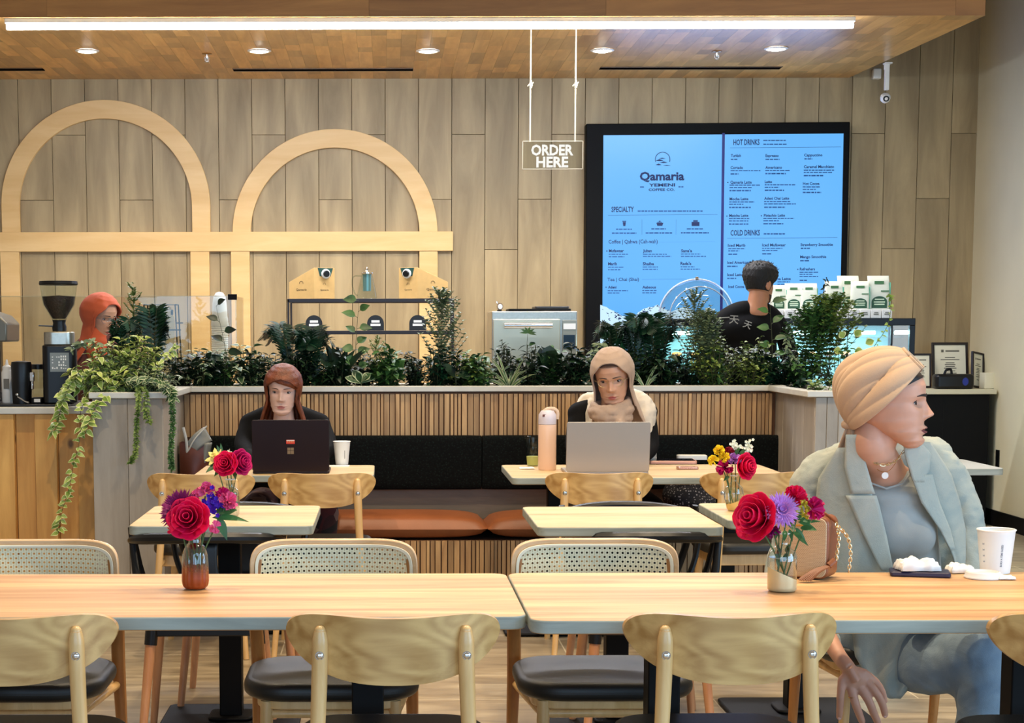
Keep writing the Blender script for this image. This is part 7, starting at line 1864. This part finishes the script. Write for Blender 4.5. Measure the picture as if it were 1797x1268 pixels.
# 2: gold-dipped vase on the right long table
gv = vase_material('gold_dipped_glass', (240,246,244), (206,198,160), (.045, 0), 0.45, .35)
pr2 = [(.001,.002),(.033,.002),(.036,.006),(.0365,.03),(.0355,.09),(.032,.100),(.020,.112),(.0150,.118),(.0150,.142),(.0165,.146)]
t, p, s_ = vase('flower_vase', 'straight glass vase dipped in gold, on the long table beside the handbag', 1372, 1037, pr2, gv)
m = MB(); m.lathe([(.0348,.0),(.0348,.0008)], 24, c=(0,0,.085)); m.build('water', plain('water_surface', (170,180,166), .1), t)
b = thing('bouquet', 'bouquet of a crimson rose, lilac daisy and yellow buds in the gold-dipped vase', 'bouquet', (p.x, p.y, TZ+.0006))
rose(b, px(1329,908,-.02), .055, (-.75,-.7,.25), 'crimson', 11); daisy(b, px(1371,895,-.02), .048, (0,-1,.3), 'lilac', 40, 5, 'chrysanthemum', .15)
ruffle(b, px(1395,874,.01), .034, (.2,-.3,1), 'crimson', 'carnation', 30, 12); ruffle(b, px(1425,893,.0), .034, (.9,-.5,.1), 'magenta', 'carnation', 24, 13)
m = MB(); rr_ = random.Random(3)
for k in range(60): c = px(1402+rr_.uniform(-18,18), 892+rr_.uniform(-14,16), rr_.uniform(-.015,.01)); m.sph(c, .0045*rr_.uniform(.7,1.2), 8, 5)
m.build('yellow_buds', plain('bud_yellow_green', (186,176,40), .6), b)
leaves(b, [(px(1390,905), (.6,-.4,-.1), .05, .018), (px(1400,915), (.9,-.2,-.2), .05, .014), (px(1395,925), (.7,-.2,-.8), .045, .014), (px(1385,928), (.2,-.5,-.9), .03, .012), (px(1405,918), (1,0,.3), .055, .012), (px(1388,915,.01), (.5,.2,.5), .05, .02), (px(1368,960), (-.2,-.2,-.9), .035, .012), (px(1375,985), (.2,-.2,.9), .035, .012)])
ruffle(b, px(1354,928,.0), .026, (-.3,-.6,-.6), 'plum', 'carnation', 14, 14)
leaves(b, [(px(1378,930,-.01), (-.2,-.6,-.6), .03, .014), (px(1392,932,-.01), (.5,-.5,-.4), .04, .016), (px(1404,926,-.01), (.7,-.5,.1), .045, .018), (px(1398,940,-.01), (.8,-.3,-.5), .035, .014), (px(1366,925), (-.3,-.5,-.5), .035, .014), (px(1384,915,-.015), (.1,-.8,-.3), .04, .018), (px(1364,975), (.1,-.3,-.9), .03, .012), (px(1380,970), (.1,-.3,.9), .035, .012)])
stems(b, [px(1335,925,-.01), px(1368,905), px(1400,900), px(1418,905), px(1380,910,.01), px(1355,925)], (0,0,.03), .013)
# 3: round-bellied vase on the third small table
pr3 = [(.001,.002),(.020,.002),(.024,.008),(.034,.045),(.036,.065),(.031,.085),(.018,.099),(.0115,.106),(.0115,.124),(.014,.128)]
t, p, s_ = vase('flower_vase', 'round-bellied glass vase with a gold foot on the small table behind the handbag', 1287, 896, pr3, vase_material('gold_foot_glass', (240,246,244), (214,188,124), (.034, 0), -0.35, .5))
b = thing('bouquet', 'bouquet of yellow, white, purple and crimson flowers behind the handbag', 'bouquet', (p.x, p.y, TZ+.0006))
rose(b, px(1306,818,-.02), .044, (.6,-.8,.1), 'crimson', 21); ruffle(b, px(1272,820,-.01), .034, (-.3,-.8,0), 'magenta', 'carnation', 22, 22); ruffle(b, px(1289,806,-.01), .026, (0,-.8,.4), 'lilac', 'carnation', 24, 23)
for k, (u, v) in enumerate(((1262,790),(1252,808),(1271,802))): ruffle(b, px(u, v, -.01), .022, (-.3,-.8,.4), 'yellow', 'yellow_flower', 20, 24+k)
cluster(b, px(1290,780), .02, 'white', 26, .007, 27, 'white_blossom'); cluster(b, px(1312,784), .02, 'white', 22, .007, 28, 'white_blossom'); ruffle(b, px(1280,792,.01), .02, (0,-.5,1), 'darkred', 'carnation', 16, 29)
leaves(b, [(px(1290,800), (.3,-.2,.9), .05, .014), (px(1296,800), (.6,-.2,.8), .05, .014), (px(1280,835), (-.6,-.3,-.3), .03, .015)])
stems(b, [px(1300,825), px(1275,825), px(1262,800), px(1290,790), px(1285,815,.01)], (0,0,.02), .012)
# 4: vase behind the amber one on the left small table
pr4 = [(.001,.002),(.026,.002),(.030,.008),(.030,.085),(.025,.097),(.0155,.104),(.0150,.118),(.0195,.132)]
t, p, s_ = vase('flower_vase', 'clear ribbed glass vase on the left small table, behind the big purple bouquet', 405, 906, pr4, vase_material('clear_ribbed_glass', (232,240,238), (220,226,222), (-1, 0), 0), 12)
b = thing('bouquet', 'bouquet of two crimson roses and a cream lily on the left small table', 'bouquet', (p.x, p.y, TZ+.0006))
rose(b, px(397,814,-.02), .040, (-.2,-1,.3), 'crimson', 31); rose(b, px(421,811,.0), .042, (.7,-.7,.2), 'magenta', 32); daisy(b, px(376,801,.0), .036, (-.4,-.8,.5), 'cream', 7, 2, 'lily', .5)
ruffle(b, px(403,792,.01), .010, (0,-.5,1), 'white', 'bud', 8, 33)
leaves(b, [(px(382,815), (-.7,-.3,-.3), .05, .022), (px(388,822), (-.6,-.4,-.5), .035, .02), (px(390,800,.01), (-.1,.1,1), .06, .012), (px(386,795), (-.3,0,1), .04, .01), (px(410,826), (.2,-.3,-.6), .03, .014)])
stems(b, [px(397,825), px(418,820), px(378,810), px(403,800)], (0,0,.02), .011)

# ---------------------------------------------------------------- on the right long table
# handbag: body turned so that the patterned side faces front left and the leather gusset front right
c0 = G(1452, 1019, TZ); hb = thing('handbag', 'small tan handbag with patterned canvas, chain and tassel on the long table', 'handbag', (c0.x, c0.y, TZ+.0006), rotz=math.radians(-32))
s_ = S(c0.y); Hb = .165; Wb = .145; Db = .085
def mono():
    t = NT('monogram_canvas'); tc = t.node('ShaderNodeTexCoord'); br = t.node('ShaderNodeTexBrick'); br.inputs['Scale'].default_value = 120; br.inputs['Brick Width'].default_value = .62; br.inputs['Row Height'].default_value = .42; br.inputs['Mortar Size'].default_value = .055
    mp = t.node('ShaderNodeMapping'); mp.inputs['Rotation'].default_value = (PI/2, 0, 0); t.link(tc.outputs['Object'], mp.inputs[0]); t.link(mp.outputs[0], br.inputs['Vector'])
    mx = t.node('ShaderNodeMix', data_type='RGBA'); t.link(br.outputs['Fac'], mx.inputs[0]); mx.inputs[6].default_value = lin_c((170,142,106)); mx.inputs[7].default_value = lin_c((206,184,150))
    t.link(mx.outputs[2], t.b.inputs['Base Color']); t.setb(Roughness=.6); return t.m
tan = plain('tan_leather', (138,80,46), .42, noise=.1, nscale=20, bump=.15, bscale=400, coat=.1)
m = MB(); m.prism([(q[0]-Wb/2, q[1]+Hb/2+.002) for q in rrect(Wb, Hb, .022, 6)], .0, Db, 'y'); m.build('gusset', tan, hb, bevel=.006, bseg=3)
m = MB(); m.prism([(q[0]-Wb/2, q[1]+Hb/2+.002) for q in rrect(Wb-.008, Hb-.008, .020, 6)], -.004, .0012, 'y'); m.prism([(q[0]-Wb/2, q[1]+Hb/2+.002) for q in rrect(Wb-.008, Hb-.008, .020, 6)], Db-.001, Db+.004, 'y'); m.build('monogram_panel', mono(), hb, bevel=.003)
m = MB(); m.box(-Wb+.03, -.03, Db*.45, Db*.55, Hb+.0025, Hb+.006); m.sph((-.028, Db*.5, Hb+.004), (.005,.003,.003), 10, 6); m.build('zipper', gold, hb)
m = MB(); m.tube([(-Wb*.5-.03, -.0048, Hb*.86), (-Wb*.5+.01, -.0048, Hb*.86)], .0022, 6); m.build('name_bar', gold, hb)
def chain(par, pts, n, rl, name='chain'):
    ch = spline(pts, n); m = MB()
    for k in range(n):
        a, b = ch[k], ch[k+1]; c = (a+b)/2; dn = (b-a).normalized(); pe = dn.orthogonal().normalized(); pe = Matrix.Rotation((k % 2)*PI/2+.4, 3, dn) @ pe
        m.tube([c+dn*(rl*math.cos(t))+pe*(rl*.55*math.sin(t)) for t in [2*PI*q/10 for q in range(10)]], .0016, 5, closed=True)
    return m.build(name, goldp, par)
m = MB(); m.tube([(.003, Db*.35, Hb*.96), (.012, Db*.35, Hb*.90)], .003, 8); m.build('ring', gold, hb)
st = MB(); st.tube(spline([(-Wb*.6, Db*.8, Hb+.006), (-Wb*.3, Db*.5, Hb+.014), (-.02, Db*.35, Hb+.008), (.010, Db*.3, Hb*.93)], 12), .004, 6, flat=.5); st.build('strap', tan, hb)
chain(hb, [(.012, Db*.3, Hb*.90), (.022, Db*.2, Hb*.7), (.020, Db*.15, Hb*.48), (.018, Db*.12, Hb*.30)], 12, .0068)
chain(hb, [(.014, Db*.35, Hb*.86), (.036, Db*.55, Hb*.68), (.044, Db*.6, Hb*.42), (.040, Db*.6, Hb*.12)], 16, .0068)
m = MB(); tz = Vector((.016, Db*.1, Hb*.33)); m.tube([tz, tz+Vector((-.012,-.012,-.014))], .009, 10)
for k in range(16):
    a = 2*PI*k/16; o_ = Vector((math.cos(a), math.sin(a)*.6, 0)); p0 = tz+Vector((-.010,-.010,-.014))+o_*.006; p1 = Vector((-.042, -.062, .006))+Vector((math.cos(a)*.016, math.sin(a)*.012+.006, max(0, math.sin(a))*.006))
    m.tube(spline([p0, (p0+p1)/2+Vector((0,0,.006)), p1], 6), .0022, 5)
m.build('tassel', tan, hb)
# phone or wallet with a crumpled napkin on it
a = G(1620, 1012, TZ); t = thing('dark_wallet', 'flat dark navy wallet lying on the right long table under a crumpled napkin', 'wallet', (a.x, a.y+.03, TZ+.0006), rotz=math.radians(-14))
MB().prism(rrect(.155, .085, .008, 4), 0, .013, 'z').build('cover', plain('navy_leather', (34,28,58), .4), t, bevel=.004)
MB().box(-.072, .072, -.0405, .0405, .0045, .009).build('pages', plain('dark_brown_edge', (46,26,30), .5), t)
wp = (a.x, a.y+.03)
def napkin(lab, x, y, z, sx, sy, sz, seed, cat='napkin', grp=None):
    r = random.Random(seed); o1 = r.uniform(0, 50)
    def f(i, j):
        u, v = 2*i-1, 2*j-1; q = mnoise.noise(Vector((u*1.6+o1, v*1.6, 3))); q2 = mnoise.noise(Vector((u*4+o1, v*4, 9))); e = max(0, 1-max(abs(u), abs(v))**3)
        return (u*sx*(1+.15*q2), v*sy*(1+.2*q), sz*max(0.05, (.72+.35*q+.22*q2))*min(1, e*2.2)+.0015)
    m = MB(); m.grid(f, 26, 22); o = m.build('napkin', M['paper'], ang=28); o.location = (x, y, z); q = o.modifiers.new('t', 'SOLIDIFY'); q.thickness = .0012; q.offset = 1
    tag(o, lab, cat, grp); return o
napkin('crumpled white napkin lying on the navy wallet', wp[0]-.006, wp[1]+.004, TZ+.0142, .052, .034, .032, 4, grp='crumpled napkins')
q = G(1686, 1005, TZ); napkin('small crumpled napkin between the wallet and the cup lid', q.x, q.y+.01, TZ+.001, .032, .03, .022, 9, grp='crumpled napkins')
q = G(1764, 1016, TZ); napkin('small torn napkin behind the cup lid, right of the paper cup', q.x, q.y, TZ+.001, .022, .02, .008, 12, grp='crumpled napkins')
q = G(1725, 1014, TZ); s_ = S(q.y); t = thing('cup_cover', 'white plastic cup lid lying in front of the paper cup', 'cup lid', (q.x, q.y+.0, TZ+.0006))
m = MB(); m.lathe([(.047,0),(.049,.004),(.046,.009),(.044,.016),(.040,.018),(.038,.012),(.001,.012)], 36); m.build('lid', M['white'], t)
m = MB(); m.tube([(.047*math.cos(a), .047*math.sin(a), .003) for a in [2*PI*k/36 for k in range(36)]], .0022, 6, closed=True); m.build('bead', M['white'], t)
def paper_cup(lab, u, v, ht, rt, rb, textu=False):
    q = G(u, v, TZ); t = thing('paper_cup', lab, 'paper cup', (q.x, q.y, TZ+.0006))
    m = MB(); m.lathe([(rb*.9,.004),(rb*.93,.0),(rb,.0),(rt,ht),(rt-.0015,ht),(rb-.002,.008),(.001,.008)], 44, cap=False); m.build('body', plain('cup_paper', (236,236,232), .5), t)
    m = MB(); m.tube([(rt*math.cos(a), rt*math.sin(a), ht) for a in [2*PI*k/40 for k in range(40)]], .0022, 8, closed=True); m.build('rolled_rim', plain('cup_rim', (244,244,242), .4), t)
    return t, q
ht = (1006-930)/S(4.6); cup, q = paper_cup('white paper cup with small vertical grey lettering at the right end of the long table', 1746, 1004, ht, .0495, .0385)
tmp = MB(); text_mesh(tmp, 'BORN A YEMI RAISED', 1.0, Matrix.Identity(4), bold=.02); xs_ = [v[0] for v in tmp.v]; k_ = .060/(max(xs_)-min(xs_)); 
def on_cup(x, y, rt=.0495, rb=.0385, H=ht, a0=-PI/2+.08):
    z = .020+(x-min(xs_))*k_; r_ = lerp(rb, rt, z/H)+.0004; a = a0-y*.0052/.7/r_*1.0; return (r_*math.cos(a), r_*math.sin(a), z)
m = MB(); m.add([on_cup(v[0], v[1]) for v in tmp.v], tmp.f); m.build('lettering', plain('cup_ink', (96,104,120), .6), cup, smooth=False)
m = MB(); 
for k in range(4): z = .03+.016*k; r_ = lerp(.0385,.0495,z/ht)+.0004; m.add([(r_*math.cos(a), r_*math.sin(a), zz_) for a, zz_ in ((-2.75,z),(-2.6,z),(-2.6,z+.007),(-2.75,z+.007))], [(0,1,2,3)])
m.build('pale_dots', plain('cup_ink_pale', (170,176,184), .6), cup, smooth=False); m = MB()
r_ = .046; m.add([(r_*math.cos(a), r_*math.sin(a), zz_) for a, zz_ in ((-.35,.055),(-.22,.055),(-.22,.062),(-.35,.060))], [(0,1,2,3)])
m.build('side_mark', plain('cup_ink_side', (150,158,166), .6), cup, smooth=False)
# ---------------------------------------------------------------- on the rear tables
def laptop(lab, u0, u1, vt, vb, mat, Y0, lean, logo):
    a, b = P(u0, vb, Y0), P(u1, vb, Y0); w_ = b.x-a.x; H = (vb-vt)/S(Y0)/math.cos(lean)*.99
    t = thing('laptop', lab, 'laptop', ((a.x+b.x)/2, Y0, TZ+.0006))
    m = MB(); m.prism(rrect(w_, .235, .012, 5, 0, .120), 0, .012, 'z'); m.build('base', mat, t, bevel=.003)
    m = MB(); m.box(-w_*.44, w_*.44, .03, .13, .0123, .0135); m.build('keyboard', M['black'], t)
    L = MB(); Mx = Matrix.Translation((0, .0, .012)) @ Matrix.Rotation(lean, 4, 'X')
    L.prism([(q[0], q[1]+H/2) for q in rrect(w_, H, .010, 5)], -.004, .003, 'y', M=Mx); lid = L.build('lid', mat, t, bevel=.0015)
    m = MB(); m.prism([(q[0], q[1]+H/2) for q in rrect(w_-.012, H-.012, .006, 4)], .0032, .0042, 'y', M=Mx); m.build('screen', plain('laptop_screen', (40,44,54), .2), lid)
    return t, lid, w_, H, Mx
burg = plain('burgundy_black_laptop', (30,10,14), .35, .3)
t, lid, w_, H, Mx = laptop('dark burgundy laptop with a red label and a square emblem on its lid', 443, 578, 727, 819, burg, 7.86, .10, 1)
m = MB(); cxx, czz = -.0, H*.40; s7 = S(7.86)
for dx in (-1, 1):
    for dz in (-1, 1): m.box(cxx+dx*.0078-.0070, cxx+dx*.0078+.0070, -.0052, -.0042, czz+dz*.0078-.0070, czz+dz*.0078+.0070, M=Mx)
m.build('square_emblem', plain('emblem_brass', (150,126,96), .35, .4), lid)
m = MB(); m.prism([(q[0], q[1]+H*.575) for q in rrect(.040, .019, .003, 3)], -.0052, -.0042, 'y', M=Mx); stk = m.build('red_label', plain('label_red', (214,60,44), .5), lid)
m = MB(); m.box(-.018, .018, -.0058, -.0053, H*.575+.0035, H*.575+.0085, M=Mx); m.build('label_top', plain('label_white', (236,220,206), .5), stk)
m = MB()
for k in range(4): m.prism([(-.017+.0085*k, H*.575-.002), (-.0135+.0085*k, H*.575+.0035), (-.010+.0085*k, H*.575-.002)], -.0058, -.0053, 'y', M=Mx)
m.build('label_mark', plain('label_orange', (240,150,80), .5), stk)
silver = plain('silver_laptop', (176,168,160), .38, .45)
laptop('silver laptop with a plain lid on the wide rear table', 993, 1139, 733, 822, silver, 7.80, .13, 0)
c, q = paper_cup('white paper cup beside the dark laptop', 600, 814.5, 43/S(7.9), .0415, .031)
m = MB(); r_ = .0375; m.add([(r_*math.cos(a), r_*math.sin(a), z) for a, z in ((-1.2,.03),(-1.12,.03),(-1.12,.075),(-1.2,.075))], [(0,1,2,3)]); m.build('lettering', plain('cup_ink_small', (150,150,150), .6), c, smooth=False)
qq = G(590, 817, TZ); tag(MB().prism(rrect(.13, .10, .01, 3, qq.x, qq.y), TZ+.0001, TZ+.0005, 'z').build('flat_napkin', M['paper']), 'flat white napkin under the cup beside the dark laptop', 'napkin')
# bottle
q = G(961, 825, TZ); s8 = S(q.y); rb = 16/s8
t = thing('water_bottle', 'pink and white insulated bottle left of the silver laptop', 'bottle', (q.x, q.y+.03, TZ+.0006)); zz8 = lambda v: zp(v, q.y+.03)-TZ
m = MB(); m.lathe([(rb*.94,0),(rb,.006),(rb,zz8(746)),(rb*.98,zz8(745))], 32); m.build('body', plain('pink_enamel', (244,206,180), .35), t)
m = MB(); m.lathe([(rb,zz8(744.6)),(rb,zz8(736)),(rb*.97,zz8(728)),(rb*.7,zz8(721)),(.001,zz8(719))], 32); lidb = m.build('lid', plain('lilac_white_lid', (222,212,220), .35), t)
m = MB(); m.tube(spline([(-rb*.6,-.01,zz8(727)),(-rb*.2,-.01,zz8(719)),(rb*.5,0,zz8(717)),(rb*1.1,.0,zz8(722)),(rb*1.12,.0,zz8(736))], 12), .008, 8, flat=.7); m.build('carry_loop', plain('beige_loop', (222,190,160), .5), lidb)
m = MB(); m.box(-rb*.62, -rb*.05, -rb*.90, -rb*.86, zz8(731), zz8(727)); m.build('brand_mark', plain('brown_print', (110,60,50), .6), lidb)
# iced drink, napkin, phone and tablets
q = G(938, 820, TZ); t = thing('iced_drink', 'clear plastic cup of iced pale green drink half hidden behind the pink bottle', 'plastic cup', (q.x-.0, q.y+.10, TZ+.0006)); z9 = (822-773)/S(q.y+.1)
m = MB(); m.lathe([(.001,.001),(.028,.001),(.040,z9),(.042,z9+.002),(.043,z9+.008),(.036,z9+.012)], 28, cap=False); m.build('cup', M['glass'], t)
m = MB(); m.lathe([(.001,.003),(.0265,.003),(.031,z9*.35),(.001,z9*.36)], 24); m.build('drink', plain('pale_matcha', (206,204,120), .4), t)
m = MB(); rr_ = random.Random(4)
for k in range(14): m.cbox((rr_.uniform(-.016,.016), rr_.uniform(-.016,.016), z9*rr_.uniform(.4,.8)), (.017,.017,.017), M=TR(0,0,0))
m.build('ice', M['glass'], t, bevel=.003)
q = G(925, 823, TZ); napkin('flattened napkin left of the pink bottle', q.x, q.y+.02, TZ+.001, .035, .03, .006, 20, grp='crumpled napkins')
rosegold = plain('rose_gold_case', (214,160,140), .35, .3)
def slab(lab, cat, name, u, v, w_, d, h, rz, mat, scr, z=TZ):
    q = G(u, v, z); t = thing(name, lab, cat, (q.x, q.y, z+.0006), rotz=rz)
    MB().prism(rrect(w_, d, .012, 5), 0, h, 'z').build('case', mat, t, bevel=.002)
    MB().prism(rrect(w_-.014, d-.014, .006, 4), h+.0002, h+.0009, 'z').build('screen', scr, t); return t
slab('rose gold tablet lying right of the silver laptop', 'tablet', 'tablet', 1178, 812, .235, .165, .016, -.05, rosegold, plain('dark_tablet_glass', (14,14,24), .1))
slab('white notebook lying beyond the rose gold tablet', 'notebook', 'notebook', 1214, 806.0, .15, .08, .022, -.08, M['white'], M['paper'])
q = G(1206, 823, TZ); t = thing('phone', 'phone in a glittery pink case in front of the tablet', 'phone', (q.x, q.y, TZ+.0006), rotz=.02)
MB().prism(rrect(.10, .055, .01, 4), 0, .013, 'z').build('case', plain('glitter_pink', (200,160,150), .25, .5, noise=.4, nscale=300), t, bevel=.003)
# bags on the bench
lx = xp(345, 800, 8.72)
t = thing('tote_bag', 'grey and tan leather tote bag leaning at the left end of the banquette', 'tote bag', (lx, 8.72, ZS0+.125))
z0 = ZS0+.125; zl = lambda v: zp(v, 8.7)-z0
m = MB(); m.grid(lambda i, j: (lerp(-.075,.055,i)+.02*(j)*(i-.3), -.05-.03*math.sin(PI*i)*math.sin(PI*j), lerp(0, zl(775), j)), 10, 10); m.grid(lambda i, j: (lerp(-.075,.055,i)+.02*(j)*(i-.3), .05, lerp(0, zl(775), j)), 10, 10); m.grid(lambda i, j: (-.075-.006*j, lerp(-.05,.05,i), lerp(0, zl(775), j)), 6, 6); m.grid(lambda i, j: (.055+.014*j, lerp(-.05,.05,i), lerp(0, zl(775), j)), 6, 6)
m.build('body', plain('dark_cognac_leather', (92,44,28), .4), t, ang=180)
def flap(i, j):
    p0 = Vector((-.05,-.05,zl(778))).lerp(Vector((-.02,-.05,zl(800))), i); p1 = Vector((.045,-.02,zl(748))).lerp(Vector((.085,-.03,zl(772))), i); q = p0.lerp(p1, j); return (q.x, q.y-.02*math.sin(j*PI), q.z+.012*math.sin(j*PI))
greyc = plain('grey_leather', (124,126,122), .4)
m = MB(); m.grid(flap, 8, 12); o = m.build('flap', greyc, t, ang=180); k = o.modifiers.new('t', 'SOLIDIFY'); k.thickness = .006
m = MB(); m.tube(spline([(-.06,-.055,zl(748)), (-.045,-.06,zl(770)), (-.04,-.055,zl(800))], 8), .007, 8, flat=.4); m.tube(spline([(-.04,-.055,zl(792)), (-.0,-.06,zl(768)), (.06,-.05,zl(746))], 8), .004, 8); m.build('piping', plain('pale_piping', (196,194,186), .5), t)
m = MB(); m.grid(lambda i, j: (.035+.05*i-.02*j, -.04-.02*math.sin(i*PI), lerp(zl(775), zl(815), j)), 8, 8); o = m.build('side_panel', greyc, t, ang=180); k = o.modifiers.new('t', 'SOLIDIFY'); k.thickness = .006
kx = xp(1208, 860, 8.75)
def knit():
    t_ = NT('black_white_knit'); tc = t_.node('ShaderNodeTexCoord'); v_ = t_.node('ShaderNodeTexVoronoi'); v_.inputs['Scale'].default_value = 75; v_.inputs['Randomness'].default_value = .6; t_.link(tc.outputs['Object'], v_.inputs['Vector'])
    t_.link(ramp(t_, v_.outputs['Distance'], [(.18, lin_c((150,146,150))), (.34, lin_c((20,20,28)))]), t_.b.inputs['Base Color']); t_.setb(Roughness=.9); return t_.m
o = blob('knitted_jacket', [('s', (kx, 8.74, ZS0+.19), (.115,.10,.085)), ('s', (kx+.05, 8.70, ZS0+.165), (.09,.09,.05)), ('s', (kx-.04, 8.78, ZS0+.20), (.09,.08,.09))], knit(), None, .010, 6)
tag(o, 'black and white knitted jacket heaped on the bench right of the woman in taupe', 'jacket')
ox = xp(440, 858, 8.7)
